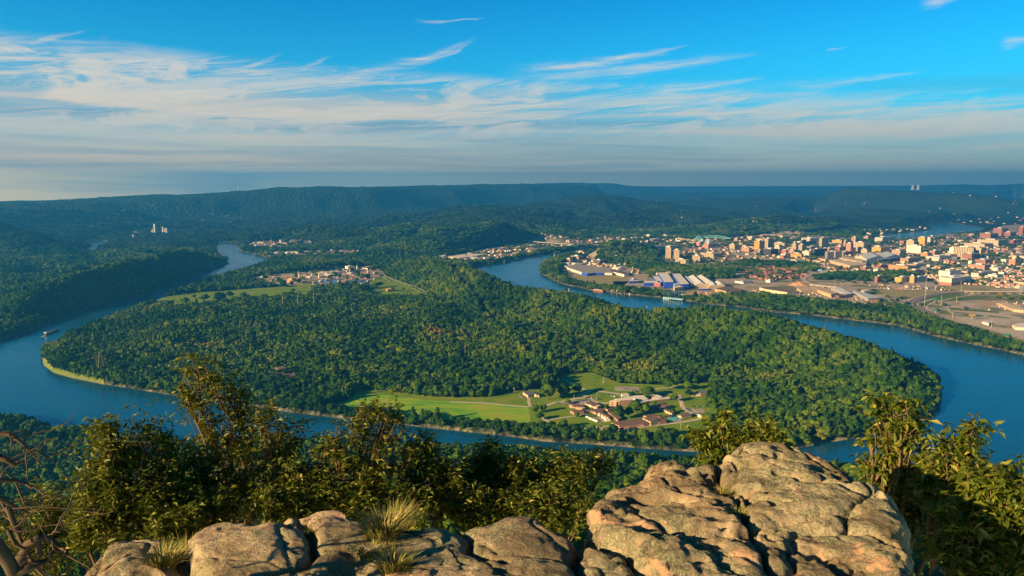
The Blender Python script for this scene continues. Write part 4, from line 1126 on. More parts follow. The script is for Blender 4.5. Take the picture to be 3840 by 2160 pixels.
def copy_tree(o, loc=None, rz=None, scale=None, label=None, parent=None):
    c = o.copy(); COL.objects.link(c)
    if parent: c.parent = parent
    if loc is not None: c.location = loc
    if rz is not None: c.rotation_euler = (0, 0, rz)
    if scale is not None: c.scale = scale
    if label: c['label'] = label
    for ch in list(o.children): copy_tree(ch, parent=c)
    return c

MATS = {}
def mat(key, c=None, rough=0.8, spec=0.3):
    if key not in MATS: MATS[key] = plain(key, c, rough, spec, 0.14, 0.05)
    return MATS[key]
def facade(key, wall, win, fl=3.6, bay=4.0, ww=0.5, wh=0.5):
    if key in MATS: return MATS[key]
    m, t, b = material(key, 0.7, 0.3)
    tc_ = t.new('ShaderNodeTexCoord').outputs['Object']
    sp = t.new('ShaderNodeSeparateXYZ'); t.nt.links.new(tc_, sp.inputs[0])
    u = t.m('FRACT', t.m('DIVIDE', t.m('ADD', sp.outputs[0], t.m('ADD', sp.outputs[1], 500.0)), bay))
    w = t.m('FRACT', t.m('DIVIDE', t.m('ADD', sp.outputs[2], 0.4), fl))
    mk = t.m('MULTIPLY', t.m('LESS_THAN', t.m('ABSOLUTE', t.m('SUBTRACT', u, 0.5)), ww / 2), t.m('LESS_THAN', t.m('ABSOLUTE', t.m('SUBTRACT', w, 0.5)), wh / 2))
    g = t.new('ShaderNodeNewGeometry')
    ns = t.new('ShaderNodeSeparateXYZ'); t.nt.links.new(g.outputs['Normal'], ns.inputs[0])
    mk = t.m('MULTIPLY', mk, t.m('LESS_THAN', t.m('ABSOLUTE', ns.outputs[2]), 0.5))
    nn = t.noise(g.outputs['Position'], 0.06, 4, 0.6)
    wc = t.mix(nn, tuple(k * 0.86 for k in wall), tuple(min(1, k * 1.12) for k in wall))
    t.put(b.inputs['Base Color'], t.mix(mk, wc, win))
    t.put(b.inputs['Roughness'], t.lin(mk, 0, 1, 0.75, 0.25))
    MATS[key] = m
    return m
C_ = dict(tan=(0.50, 0.36, 0.21), cream=(0.58, 0.45, 0.28), white=(0.68, 0.61, 0.50), brick=(0.36, 0.15, 0.09), pink=(0.50, 0.27, 0.19), red=(0.38, 0.11, 0.07), grey=(0.33, 0.32, 0.31),
          slate=(0.12, 0.13, 0.16), dark=(0.05, 0.055, 0.06), teal=(0.36, 0.50, 0.45), orange=(0.58, 0.28, 0.10), yellow=(0.66, 0.40, 0.06), blue=(0.015, 0.05, 0.36), brown=(0.16, 0.095, 0.06),
          green=(0.16, 0.34, 0.20), roof=(0.30, 0.26, 0.21), pale=(0.62, 0.60, 0.56))
def wallm(c, k='w'):
    col_ = C_[c]
    dk = (0.05, 0.055, 0.065)
    return {'w': lambda: facade('wall_' + c, col_, dk), 'rib': lambda: facade('ribbed_' + c, col_, dk, 200.0, 9.0, 0.45, 1.0), 'band': lambda: facade('banded_' + c, col_, dk, 6.5, 500.0, 1.0, 0.45),
            'grid': lambda: facade('grid_' + c, col_, (0.04, 0.04, 0.05), 7.5, 8.5, 0.62, 0.62), 'plain': lambda: mat('plain_' + c, col_)}[k]()
THETA = R(32)
ZG = 6.0
def tower(px, py, W, Hh, lf=0.5, c='tan', style='w', label='', name='building', cat='building', roofc='roof', th=THETA, zg=ZG, pent=True, group=None, extra=None):
    """px,py: foot of the visible front, W, Hh: size in picture units; lf: share of the width taken by the sunlit side"""
    p = P(px, py, zg)
    mpp = math.sqrt(p.x ** 2 + p.y ** 2 + (H - zg) ** 2) / F
    off = math.atan2(p.x, p.y)
    tt = th - off * 0.0
    aa = max(R(8), min(R(82), th + off))       # angle as seen from the viewpoint
    d = max(lf * W * mpp / math.sin(aa), 6); w = max((1 - lf) * W * mpp / math.cos(aa), 6)
    d = min(d, 4.5 * W * mpp); w = min(w, 4.5 * W * mpp)
    h = Hh * mpp
    dirv = Vector((math.sin(off), math.cos(off)))
    back = (w * math.sin(aa) + d * math.cos(aa)) * 0.5
    root = empty(name, (p.x + dirv.x * back * 0.9, p.y + dirv.y * back * 0.9, zg - 1.5), tt, label, cat, group)
    h += 1.5
    MB().walls(-w / 2, w / 2, -d / 2, d / 2, 0, h).build('wall', wallm(c, style), root)
    MB().box(-w / 2 - 0.3, w / 2 + 0.3, -d / 2 - 0.3, d / 2 + 0.3, h, h + 0.9).build('roof', mat('roof_' + roofc, C_[roofc]), root)
    if pent and h > 9:
        MB().box(-w * 0.22, w * 0.12, -d * 0.2, d * 0.22, h + 0.9, h + 0.9 + min(5.5, h * 0.18)).build('roof_house', mat('plain_' + ('pale' if c != 'pale' else 'grey'), C_['pale']), root)
    if extra: extra(root, w, d, h)
    return root

def poly(label, pts_, h, c='tan', style='plain', roofc='roof', name='building', cat='building', zg=ZG, tr=None, group=None, walls=None, par=0.5):
    """building whose roof outline was read off the picture; h: height of the roof over its ground"""
    pts_ = [tr(*q) for q in pts_] if tr else pts_
    w = [tuple(P(a, b_, zg + h)[:2]) for a, b_ in pts_]
    cx = sum(q[0] for q in w) / len(w); cy_ = sum(q[1] for q in w) / len(w)
    w = [(a - cx, b_ - cy_) for a, b_ in w]
    root = empty(name, (cx, cy_, zg - 1), 0, label, cat, group)
    h += 1
    m = MB(); m.prism(w, 0, h, top=False)
    m.build('wall', wallm(c, style), root)
    MB().prism(w, h - 0.02, h + par, top=True).build('roof', mat('roof_' + roofc, C_[roofc]), root)
    return root

def T(x0, y0, s): return lambda a, b_: (x0 + a / s, y0 + b_ / s)
T1 = T(0, 660, 2.2646); T2 = T(900, 660, 2.2646); T3 = T(1800, 660, 2.683); T4 = T(2300, 820, 3.623); T5 = T(2900, 820, 2.587); T6 = T(1900, 1350, 2.995); T9 = T(2100, 1450, 3.903); T10 = T(2700, 840, 4.293)
def tw(tr, x0, x1, yt, yb, *a, **k):
    ax, ay = tr(x0, yt); bx, by = tr(x1, yb)
    return tower((ax + bx) / 2, by, bx - ax, by - ay, *a, **k)

# ------------------------------------------------------------------ riverside mill (blue and white)
C_['mill_blue'] = (0.02, 0.07, 0.48); C_['mill_pink'] = (0.50, 0.15, 0.14); C_['sheet'] = (0.70, 0.64, 0.54); C_['sheetgrey'] = (0.42, 0.46, 0.48)
poly('tall blue mill hall with a long cream roof nearest the river pier', [(608, 735), (735, 733), (820, 858), (695, 862)], 26, 'mill_blue', roofc='sheet', tr=T4, name='mill_hall', cat='factory hall')
poly('lower blue mill hall with ribbed cream roof behind the tan cube', [(802, 748), (905, 748), (1030, 886), (918, 892)], 23, 'mill_blue', roofc='sheet', tr=T4, name='mill_hall', cat='factory hall')
poly('grey roofed mill bay wedged between the two blue halls', [(752, 770), (798, 765), (912, 892), (830, 900)], 19, 'sheetgrey', roofc='sheetgrey', tr=T4, name='mill_hall', cat='factory hall')
poly('low mill wing with cream roof and blue end wall', [(540, 785), (608, 780), (690, 852), (610, 868)], 15, 'mill_blue', roofc='sheet', tr=T4, name='mill_wing', cat='factory hall')
poly('blue mill annex with a flat pale roof at the parking lot', [(415, 850), (548, 843), (552, 868), (420, 870)], 15, 'mill_blue', roofc='sheet', tr=T4, name='mill_annex', cat='factory hall')
poly('pink walled mill annex in the middle of the blue front', [(552, 846), (632, 848), (640, 874), (552, 872)], 15, 'mill_pink', roofc='sheet', tr=T4, name='mill_annex', cat='factory hall')
poly('tan cube shed with bright yellow corner in front of the mill', [(815, 912), (925, 905), (958, 925), (835, 940)], 14, 'tan', roofc='sheet', tr=T4, name='shed', cat='shed')
poly('cream block house on the back end of the blue mill', [(580, 735), (610, 728), (640, 728), (600, 742)], 18, 'cream', roofc='cream', tr=T4, name='building', cat='building')
poly('cream roof house rising behind the tall blue hall', [(715, 722), (780, 715), (780, 735), (735, 745)], 28, 'cream', roofc='cream', tr=T4, name='building', cat='building')
# sawtooth sheds
def sawtooth(label, pts_, h, rise, n, tr, wc='cream', rc='sheet'):
    a, b_, c, d = [P(*tr(*q), ZG + h) for q in pts_]       # a,b back edge; c,d front edge (c under b)
    ctr = (a + b_ + c + d) / 4
    root = empty('sawtooth_shed', (ctr.x, ctr.y, ZG - 1), 0, label, 'factory shed')
    o = Vector((ctr.x, ctr.y, 0))
    wl = [tuple((q - o)[:2]) for q in (a, b_, c, d)]
    MB().prism(wl, 0, h + 1, top=True).build('wall', wallm(wc, 'plain'), root)
    for i in range(n):
        t0, t1 = i / n, (i + 1) / n
        p0, p1 = a.lerp(b_, t0) - o, a.lerp(b_, t1) - o; q0, q1 = d.lerp(c, t0) - o, d.lerp(c, t1) - o
        for q in (p0, p1, q0, q1): q.z = h + 1.05
        r0, r1 = p0.lerp(p1, 0.62), q0.lerp(q1, 0.62)
        r0.z += rise; r1.z += rise
        MB().add([p0, p1, q1, q0, r0, r1], [(0, 4, 5, 3), (4, 1, 2, 5), (0, 1, 4), (3, 5, 2)]).build('roof', mat('roof_' + rc, C_[rc]), root)
    return root
sawtooth('cream mill shed with two bright saw roofs beside the blue halls', [(1010, 790), (1230, 785), (1390, 885), (1110, 895)], 17, 9, 2, T4, rc='pale')
sawtooth('cream gabled shed at the end of the saw roofed mill', [(1290, 862), (1440, 862), (1515, 905), (1300, 915)], 15, 7, 2, T4)
sawtooth('grey shed with dark roof behind the saw roofed mill', [(950, 790), (1010, 785), (1110, 880), (1050, 885)], 15, 4, 1, T4, 'grey', 'sheetgrey')
poly('brown roofed works shed littered with roof vents', [(1380, 950), (1560, 915), (1745, 960), (1740, 985), (1600, 1000)], 13, 'tan', 'w', 'brown', tr=T4, name='works_shed', cat='shed')
poly('low blue strip shed at the foot of the cream mill', [(1160, 948), (1295, 943), (1298, 950), (1162, 955)], 6, 'mill_blue', roofc='sheet', tr=T4, name='shed', cat='shed')
# the long low warehouse upstream
poly('long low warehouse with brown roof rows and blue gable corners', [(850, 900), (1060, 893), (1330, 935), (1330, 975), (1140, 972), (1020, 968), (890, 925)], 11, 'white', roofc='roof', tr=T3, name='warehouse', cat='warehouse')
poly('blue corner bay of the long low warehouse', [(1022, 968), (1080, 962), (1140, 968), (1140, 976), (1080, 982)], 11.6, 'mill_blue', roofc='roof', tr=T3, name='warehouse_bay', cat='warehouse')
poly('dark blue loading bay recessed under the long warehouse roof', [(1145, 965), (1250, 955), (1320, 962), (1320, 972), (1145, 975)], 11.3, 'mill_blue', roofc='roof', tr=T3, name='warehouse_bay', cat='warehouse')
poly('eastern shed of the long warehouse with pale side wall', [(1325, 935), (1480, 972), (1500, 985), (1450, 990), (1325, 962)], 11, 'white', roofc='brown', tr=T3, name='warehouse', cat='warehouse')
poly('blue walled office by the mill parking lot', [(1500, 1040), (1585, 1036), (1600, 1055), (1505, 1060)], 10, 'mill_blue', 'w', roofc='pale', tr=T3, name='office', cat='office')
# works sheds further along the bank
for lb, pts_, h, c, rc in (
    ('long dark roofed works shed with cream gable', [(1985, 932), (2100, 925), (2510, 985), (2360, 1000), (2120, 965), (2080, 960)], 12, 'cream', 'brown'),
    ('pale shed roof next to the dark roofed works shed', [(2370, 985), (2480, 972), (2495, 1000), (2360, 1012)], 8, 'cream', 'sheet')):
    poly(lb, pts_, h, c, roofc=rc, tr=T4, name='works_shed', cat='shed')
for lb, pts_, h, c, rc in (
    ('tan shed below the sand heap at the freeway bend', [(228, 670), (400, 665), (440, 690), (270, 700)], 11, 'tan', 'tan'),
    ('long tan shed running toward the river thicket', [(380, 658), (450, 655), (620, 720), (560, 735), (440, 695)], 12, 'tan', 'tan'),
    ('long white roofed shed beside the long tan shed', [(560, 670), (640, 665), (770, 725), (700, 735)], 12, 'grey', 'pale'),
    ('grey roofed shed with rusty end frame', [(770, 700), (850, 705), (1040, 765), (920, 775)], 12, 'grey', 'sheetgrey'),
    ('cream block standing over the long sheds', [(850, 690), (900, 682), (945, 700), (880, 708)], 16, 'cream', 'cream'),
    ('rust red open shed at the tree line', [(598, 740), (700, 728), (745, 740), (640, 752)], 10, 'brown', 'brown'),
    ('rusty roofless works hall by the footpath', [(920, 770), (1010, 765), (1020, 785), (925, 790)], 10, 'pink', 'brown')):
    poly(lb, pts_, h, c, roofc=rc, tr=T5, name='works_shed', cat='shed')

# ------------------------------------------------------------------ downtown
tw(T10, 555, 705, 285, 438, 0.5, 'yellow', 'grid', 'tan office tower with a dark window grid, the nearer of the tall pair')
tw(T10, 707, 857, 250, 412, 0.45, 'cream', 'rib', 'pale striped office tower with dark side, the farther of the tall pair')
tw(T10, 1600, 1735, 240, 400, 0.30, 'cream', 'grid', 'lone slate grey tower with cream corner at the back of downtown')
tw(T10, 1152, 1262, 335, 425, 0.6, 'cream', 'rib', 'cream ribbed slab in front of the dark brown tower')
tw(T10, 1262, 1378, 345, 440, 0.5, 'cream', 'rib', 'second cream ribbed slab right beside the first ribbed slab')
tw(T10, 1290, 1378, 272, 390, 0.3, 'slate', 'w', 'dark brown tower rising behind the cream ribbed slabs')
tw(T10, 1325, 1600, 240, 318, 0.45, 'white', 'band', 'broad white terraced office block on the skyline of downtown', roofc='white')
tw(T10, 1380, 1530, 290, 345, 0.1, 'slate', 'w', 'low slate block below the broad white terraced block')
tw(T10, 703, 925, 415, 520, 0.5, 'dark', 'grid', 'black glass office cube with green reflections')
tw(T10, 2175, 2340, 315, 460, 0.75, 'cream', 'grid', 'cream hotel slab with a stepped flat top')
tw(T10, 2140, 2180, 290, 440, 0.6, 'cream', 'w', 'narrow cream annex stuck to the cream hotel slab')
tw(T10, 150, 258, 335, 412, 0.75, 'tan', 'w', 'plain tan cube by the freeway, left of the pink cube')
tw(T10, 345, 480, 385, 450, 0.85, 'pink', 'w', 'pink brick cube beside the freeway')
tw(T10, 556, 598, 410, 475, 0.8, 'brick', 'w', 'slim red brick block at the foot of the tan grid tower')
def twin(root, w, d, h):
    for sx in (-1, 0, 1):
        MB().box(sx * w * 0.5 - w * 0.045, sx * w * 0.5 + w * 0.045, -d / 2 - 1.5, -d / 2 + 1.5, 0, h + 2.5).build('pier', mat('plain_cream', C_['cream']), root)
tw(T10, 1700, 1950, 465, 580, 0.12, 'slate', 'grid', 'dark glass block framed by three cream piers, a double gateway', th=R(12), extra=twin)
tw(T10, 2030, 2130, 330, 475, 0.65, 'pink', 'w', 'brown brick tower left of the cream hotel slab')
tw(T10, 2050, 2170, 395, 475, 0.5, 'yellow', 'w', 'yellow tan block at the foot of the brown brick tower')
tw(T10, 2395, 2520, 390, 450, 0.7, 'tan', 'w', 'tan brick block above the arena roof')
tw(T10, 1470, 1700, 420, 520, 0.25, 'dark', 'w', 'wide black glass block with a low wing')
tw(T10, 1330, 1440, 450, 530, 0.85, 'white', 'w', 'small white block with a brown side')
tw(T10, 1425, 1470, 430, 530, 0.6, 'tan', 'w', 'slim tan stair tower against the wide black glass block')
tw(T10, 1145, 1330, 485, 545, 0.85, 'yellow', 'band', 'tan parking garage with dark decks', name='parking_garage', cat='parking garage')
tw(T10, 985, 1145, 485, 535, 0.4, 'white', 'w', 'low white block next to the tan parking garage')
tw(T10, 990, 1080, 425, 475, 0.75, 'red', 'plain', 'windowless red brick cube behind the low white block')
tw(T10, 1100, 1220, 425, 480, 0.7, 'pink', 'w', 'pinkish block beside the windowless red cube')
tw(T10, 862, 1070, 310, 355, 0.8, 'tan', 'w', 'long tan block right of the tall pair')
tw(T10, 585, 705, 250, 285, 0.85, 'cream', 'w', 'pale block peeping out behind the tan grid tower')
tw(T10, 1875, 1975, 348, 390, 0.7, 'brick', 'w', 'small brick block between the lone slate tower and the steeple')
tw(T10, 880, 1010, 380, 430, 0.6, 'white', 'w', 'white block behind the black glass cube')
tw(T10, 600, 700, 430, 490, 0.4, 'grey', 'w', 'grey block between the brick sliver and the black glass cube')
tw(T10, 885, 930, 455, 510, 0.6, 'orange', 'plain', 'orange brown block hugging the black glass cube')
tw(T10, 1410, 1590, 370, 410, 0.3, 'grey', 'w', 'long grey block below the slate wing')
tw(T10, 1690, 1860, 400, 440, 0.4, 'brick', 'w', 'dark brick row behind the double gateway block')
tw(T10, 1860, 2030, 380, 440, 0.4, 'brick', 'w', 'brick row between gateway block and brown brick tower')
tw(T10, 1950, 2110, 460, 520, 0.3, 'brick', 'w', 'dark brick block right of the double gateway block')
tw(T10, 2270, 2400, 420, 470, 0.7, 'cream', 'w', 'cream block under the cream hotel slab')
tw(T10, 2310, 2420, 335, 385, 0.4, 'brick', 'w', 'brick block right behind the cream hotel slab')
# convention hall and arena
poly('long convention hall with tan walls and flat pale roof', [(540, 400), (700, 385), (905, 425), (900, 445), (745, 455)], 16, 'tan', 'plain', 'cream', tr=T5, name='convention_hall', cat='hall')
poly('cream parking deck behind the convention hall', [(640, 380), (700, 372), (870, 395), (870, 412), (800, 412)], 20, 'cream', 'band', 'cream', tr=T5, name='parking_garage', cat='parking garage')
sawtooth('great arena with folded grey green roof and white gable', [(835, 350), (1160, 335), (1245, 365), (905, 395)], 24, 13, 2, T5, 'white', 'sheetgrey')
poly('brick entrance block in front of the arena', [(940, 378), (990, 374), (1010, 382), (960, 388)], 24, 'brick', 'plain', 'roof', tr=T5)
poly('grey long side hall of the arena', [(1000, 385), (1240, 362), (1250, 372), (1020, 398)], 20, 'slate', 'plain', 'sheetgrey', tr=T5)
# east side
for a in [
 (1765, 1925, 295, 385, 0.9, 'cream', 'rib', 'big cream ribbed hotel slab on the east side'), (1712, 1765, 292, 358, 0.8, 'white', 'plain', 'white blank block left of the big ribbed hotel slab'),
 (1848, 1978, 355, 408, 0.55, 'brick', 'w', 'brick block at the foot of the big ribbed hotel slab'), (1923, 1980, 322, 368, 0.2, 'slate', 'plain', 'dark blank block on the right side of the ribbed hotel slab'),
 (1298, 1368, 218, 262, 0.8, 'cream', 'w', 'cream block left of the twin cream tower'), (1410, 1478, 192, 262, 0.75, 'yellow', 'w', 'tall yellowish cream block, the twin cream tower'),
 (1480, 1545, 195, 240, 0.6, 'white', 'w', 'white block right behind the twin cream tower'), (1305, 1432, 272, 335, 0.85, 'white', 'plain', 'white box with a brown arc on its wall'),
 (2388, 2434, 96, 150, 0.6, 'red', 'w', 'bright red tower near the picture edge'), (2150, 2250, 108, 168, 0.6, 'brick', 'w', 'red brick hospital block, tallest of the eastern brick group'),
 (2025, 2150, 155, 198, 0.6, 'brick', 'w', 'low red brick wing of the hospital group'), (2240, 2330, 140, 170, 0.6, 'brick', 'w', 'brick wing right of the hospital block'),
 (990, 1076, 570, 622, 0.25, 'brick', 'w', 'lone brick cube in the open rail yard'), (1193, 1325, 580, 622, 0.4, 'yellow', 'w', 'cream and blue low building left of the golden gable'),
 (1325, 1368, 566, 624, 0.8, 'orange', 'plain', 'golden yellow gable house in the middle of the motel row'), (1370, 1475, 578, 622, 0.3, 'teal', 'w', 'blue green low building right of the golden gable'),
 (1927, 2080, 458, 496, 0.7, 'pink', 'w', 'pink brick warehouse on the east side'), (1977, 2100, 408, 442, 0.6, 'brick', 'w', 'dark brick warehouse row behind the pink warehouse'),
 (2298, 2370, 405, 450, 0.6, 'orange', 'w', 'orange brick warehouse near the picture edge'), (850, 940, 473, 502, 0.5, 'brick', 'w', 'red brick office front below the convention hall'),
 (1012, 1088, 452, 482, 0.4, 'red', 'w', 'flat red cube in front of the arena'), (1142, 1355, 465, 502, 0.7, 'orange', 'w', 'orange stepped terrace building'),
 (1310, 1508, 452, 488, 0.4, 'tan', 'plain', 'wide tan warehouse with a pale roof'), (1250, 1405, 394, 432, 0.4, 'pink', 'w', 'pink long block right of the arena'),
 (1312, 1435, 510, 552, 0.5, 'brick', 'w', 'brick house with a pale green roof'), (1525, 1625, 322, 366, 0.4, 'pink', 'w', 'pink cube between white box and ribbed hotel'),
 (1440, 1525, 338, 368, 0.6, 'orange', 'w', 'orange low block left of the pink cube'), (1510, 1710, 375, 402, 0.5, 'white', 'w', 'long white block in front of the blank white block'),
 (2015, 2225, 218, 262, 0.7, 'cream', 'w', 'cream apartment row with a zigzag roof'), (1888, 2090, 252, 290, 0.7, 'cream', 'w', 'cream apartment row below the zigzag roofed row'),
 (1920, 2040, 290, 335, 0.7, 'cream', 'w', 'cream apartment block behind the ribbed hotel slab'), (925, 1110, 285, 330, 0.6, 'yellow', 'w', 'yellow tan stepped block above the arena'),
 (1628, 1792, 520, 572, 0.5, 'white', 'plain', 'white warehouse with a slanted white roof'), (1950, 2125, 538, 570, 0.3, 'white', 'w', 'long low white shop building'),
 (2100, 2205, 552, 582, 0.6, 'white', 'plain', 'cream box right of the long low white shop'), (1000, 1150, 190, 230, 0.4, 'white', 'w', 'white campus hall near the far river'),
 (580, 690, 215, 240, 0.7, 'yellow', 'w', 'yellowish low houses at the wooded edge of downtown'), (1160, 1270, 315, 355, 0.6, 'tan', 'w', 'tan block directly right of the arena roof'),
 (2310, 2395, 218, 250, 0.3, 'red', 'w', 'red school building near the picture edge'), (1640, 1760, 355, 382, 0.6, 'cream', 'plain', 'flat cream podium of the ribbed hotel slab'),
 (760, 820, 185, 222, 0.6, 'pink', 'w', 'pink gabled house by the far trees'), (880, 940, 178, 205, 0.6, 'pink', 'w', 'pink block by the far river')]:
    tw(T5, *a[:7], a[7])
def brickband(root, w, d, h):
    MB().box(-w / 2 - 0.4, w / 2 + 0.4, -d / 2 - 0.4, d / 2 + 0.4, 0, h * 0.42).build('brick_base', mat('plain_brick', C_['brick']), root)
tw(T5, 1642, 1872, 590, 650, 0.4, 'white', 'w', 'white hotel with a brick ground floor beside the freeway', name='hotel', cat='hotel', roofc='white', extra=brickband)
# west side of downtown
for a in [
 (707, 795, 396, 542, 0.82, 'tan', 'rib', 'tall tan apartment tower above the tree belt, the higher of two'), (817, 907, 432, 554, 0.85, 'tan', 'rib', 'second tall tan apartment tower with a dark middle strip'),
 (845, 993, 558, 615, 0.9, 'cream', 'rib', 'cream balcony block below the two tan apartment towers'), (1072, 1195, 512, 595, 0.82, 'tan', 'rib', 'stocky tan tower right of the cream balcony block'),
 (370, 700, 385, 450, 0.3, 'white', 'band', 'long white office with dark window bands on the wooded bluff'), (690, 900, 375, 400, 0.3, 'white', 'band', 'rear wing of the long banded white office'),
 (70, 235, 285, 345, 0.55, 'teal', 'w', 'pale sea green apartment block on the bluff edge'), (235, 320, 305, 345, 0.3, 'teal', 'w', 'low wing of the sea green apartment block'),
 (340, 420, 320, 372, 0.5, 'teal', 'w', 'sea green block beside the brick block'), (420, 510, 310, 372, 0.5, 'brick', 'w', 'brick block between sea green block and white roofs'),
 (420, 545, 228, 268, 0.6, 'white', 'w', 'white and blue hall on the north bank'), (643, 782, 230, 264, 0.6, 'tan', 'w', 'tan hall at the end of the north bank row'),
 (500, 660, 285, 320, 0.2, 'grey', 'w', 'grey hall behind the brick block'), (1130, 1225, 320, 362, 0.5, 'pink', 'plain', 'pink windowless hall beside the glass peak'),
 (1225, 1390, 348, 398, 0.4, 'pink', 'w', 'long pink brick hall right of the windowless pink hall'), (365, 500, 528, 558, 0.7, 'pink', 'w', 'pink houses at the foot of the bluff'),
 (555, 650, 545, 580, 0.5, 'brick', 'w', 'brick houses left of the two tan apartment towers'), (520, 690, 680, 712, 0.4, 'orange', 'plain', 'orange flat building behind the mill'),
 (1190, 1470, 478, 530, 0.6, 'tan', 'w', 'big tan school below the freeway'), (1180, 1225, 400, 430, 0.5, 'brick', 'plain', 'brick church hall under the thin red steel chimney'),
 (1345, 1600, 760, 800, 0.3, 'orange', 'plain', 'long low orange warehouse behind the mill yard'), (1600, 1800, 768, 800, 0.3, 'orange', 'plain', 'second low orange warehouse in line with the first'),
 (0, 120, 515, 552, 0.6, 'orange', 'w', 'orange flat building near the river bend'), (210, 335, 830, 870, 0.5, 'mill_blue', 'w', 'small blue and white yard office'),
 (1660, 1870, 860, 885, 0.5, 'pale', 'plain', 'pale long trailer in the works yard'), (2075, 2180, 838, 870, 0.5, 'white', 'plain', 'white shed raised on posts near the sand heap'),
 (2185, 2260, 780, 800, 0.5, 'white', 'plain', 'small white box on the grass by the freeway'), (2240, 2300, 800, 826, 0.5, 'pink', 'plain', 'small pink house on the grass by the freeway'),
 (1820, 1930, 250, 278, 0.6, 'white', 'w', 'white roofed block near the steel bridge'), (1640, 1700, 275, 318, 0.7, 'pink', 'w', 'pink tall house near the steel bridge'),
 (1350, 1430, 195, 225, 0.6, 'pink', 'w', 'pink schoolhouse on the north bank')]:
    tw(T4, *a[:7], a[7])
for a in [
 (963, 1080, 768, 808, 0.7, 'cream', 'w', 'cream apartment block nearest the freeway river bridge'), (912, 1042, 810, 850, 0.6, 'pink', 'w', 'brown pink apartment block by the river bend'),
 (855, 940, 838, 880, 0.6, 'pink', 'w', 'lower brown pink apartment block by the river bend'), (1150, 1250, 848, 880, 0.6, 'slate', 'w', 'dark office with a cream stair block'),
 (1310, 1435, 808, 838, 0.6, 'orange', 'w', 'orange brick hall below the wooded bluff'), (1380, 1450, 855, 872, 0.5, 'white', 'plain', 'white flat shop at the crossing'),
 (1400, 1480, 540, 572, 0.7, 'cream', 'w', 'cream villa on the far north bank'), (1705, 1770, 512, 535, 0.7, 'pink', 'w', 'pink hall in the far trees'),
 (850, 985, 705, 730, 0.5, 'white', 'plain', 'white boathouse under the freeway river bridge'), (870, 915, 805, 825, 0.5, 'pink', 'w', 'small pink apartment block near the river point'),
 (695, 735, 862, 885, 0.5, 'white', 'plain', 'small white house on the river point')]:
    tw(T3, *a[:7], a[7])
# hospital block and others on the hills
tw(T2, 1888, 1968, 384, 432, 0.5, 'tan', 'w', 'lone tan slab block on a wooded hilltop', zg=45)
tw(T2, 895, 975, 770, 795, 0.3, 'white', 'plain', 'white roofed pump house of the water works')
# ------------------------------------------------------------------ roads and lots
asph = plain("asphalt_warm", (0.13, 0.12, 0.115), 0.9, 0.2, 0.15, 0.05)
conc = plain("concrete_road", (0.50, 0.42, 0.31), 0.9, 0.2, 0.12, 0.05)
def smooth_line(pl, k=5):
    p = [Vector(q) for q in pl]; out = []
    for i in range(len(p) - 1):
        p0 = p[max(i - 1, 0)]; p1 = p[i]; p2 = p[i + 1]; p3 = p[min(i + 2, len(p) - 1)]
        for j in range(k):
            t_ = j / k
            out.append(0.5 * ((2 * p1) + (p2 - p0) * t_ + (2 * p0 - 5 * p1 + 4 * p2 - p3) * t_ ** 2 + (3 * p1 - p0 - 3 * p2 + p3) * t_ ** 3))
    out.append(p[-1]); return out
def ribbon(name, pl, width, z=ZG + 0.5, mat_=None, tr=None, thick=0.0, label=None, cat=None, kind='structure', parent=None, zs=None, off=(0, 0)):
    pl = [tr(*q) for q in pl] if tr else pl
    w = []
    for i, q in enumerate(pl):
        zz = zs[i] if zs else z
        w.append(P(q[0], q[1], zz))
    w = smooth_line(w)
    V, Fc = [], []
    for i, q in enumerate(w):
        d = (w[min(i + 1, len(w) - 1)] - w[max(i - 1, 0)]); d.z = 0; d.normalize()
        s_ = Vector((d.y, -d.x, 0)) * width / 2
        V += [q - s_, q + s_]
        if thick: V += [q + s_ - Vector((0, 0, thick)), q - s_ - Vector((0, 0, thick))]
    k = 4 if thick else 2
    for i in range(len(w) - 1):
        a = i * k; b_ = a + k
        if thick:
            for j in range(4): Fc.append((a + j, b_ + j, b_ + (j + 1) % 4, a + (j + 1) % 4))
        else: Fc.append((a, a + 1, b_ + 1, b_))
    me = bpy.data.meshes.new(name); me.from_pydata([tuple(q) for q in V], [], Fc); me.materials.append(mat_ or asph); me.update()
    o = link(name, me, parent)
    if kind and not cat: o['kind'] = kind
    if cat: tag(o, label, cat)
    return o, w
def area(name, pl, z, mat_, tr=None, kind='structure'):
    pl = [tr(*q) for q in pl] if tr else pl
    w = [P(q[0], q[1], z) for q in pl]
    me = bpy.data.meshes.new(name); me.from_pydata([tuple(q) for q in w], [], [tuple(range(len(w)))]); me.materials.append(mat_); me.update()
    o = link(name, me); o['kind'] = kind; return o

# freeway along the right bank, its curve and ramps
ribbon('freeway', [(2700, 690), (2432, 712), (2150, 712), (1900, 712), (1650, 725), (1480, 752), (1370, 795), (1345, 830), (1385, 866), (1500, 905), (1620, 960), (1800, 1020), (2000, 1082), (2200, 1155), (2432, 1235), (2800, 1370)], 34, 8.2, conc, T5)
LOOP = [(2700, 690), (2432, 712), (2150, 712), (1900, 712), (1650, 725), (1480, 752), (1370, 795), (1345, 830), (1385, 866), (1500, 905), (1620, 960), (1800, 1020), (2000, 1082), (2200, 1155), (2432, 1235), (2800, 1370)]
ribbon('freeway_lanes', LOOP, 27, 8.7, asph, T5)
ribbon('median_barrier', LOOP, 3.0, 9.3, conc, T5)
ribbon('freeway', [(1560, 775), (1480, 800), (1420, 820), (1400, 850), (1450, 880), (1520, 905)], 9, 7.5, conc, T5)
ribbon('freeway', [(2400, 730), (2100, 742), (1900, 745), (1700, 780), (1560, 815), (1500, 840), (1490, 870), (1560, 925)], 8, 7.2, conc, T5)
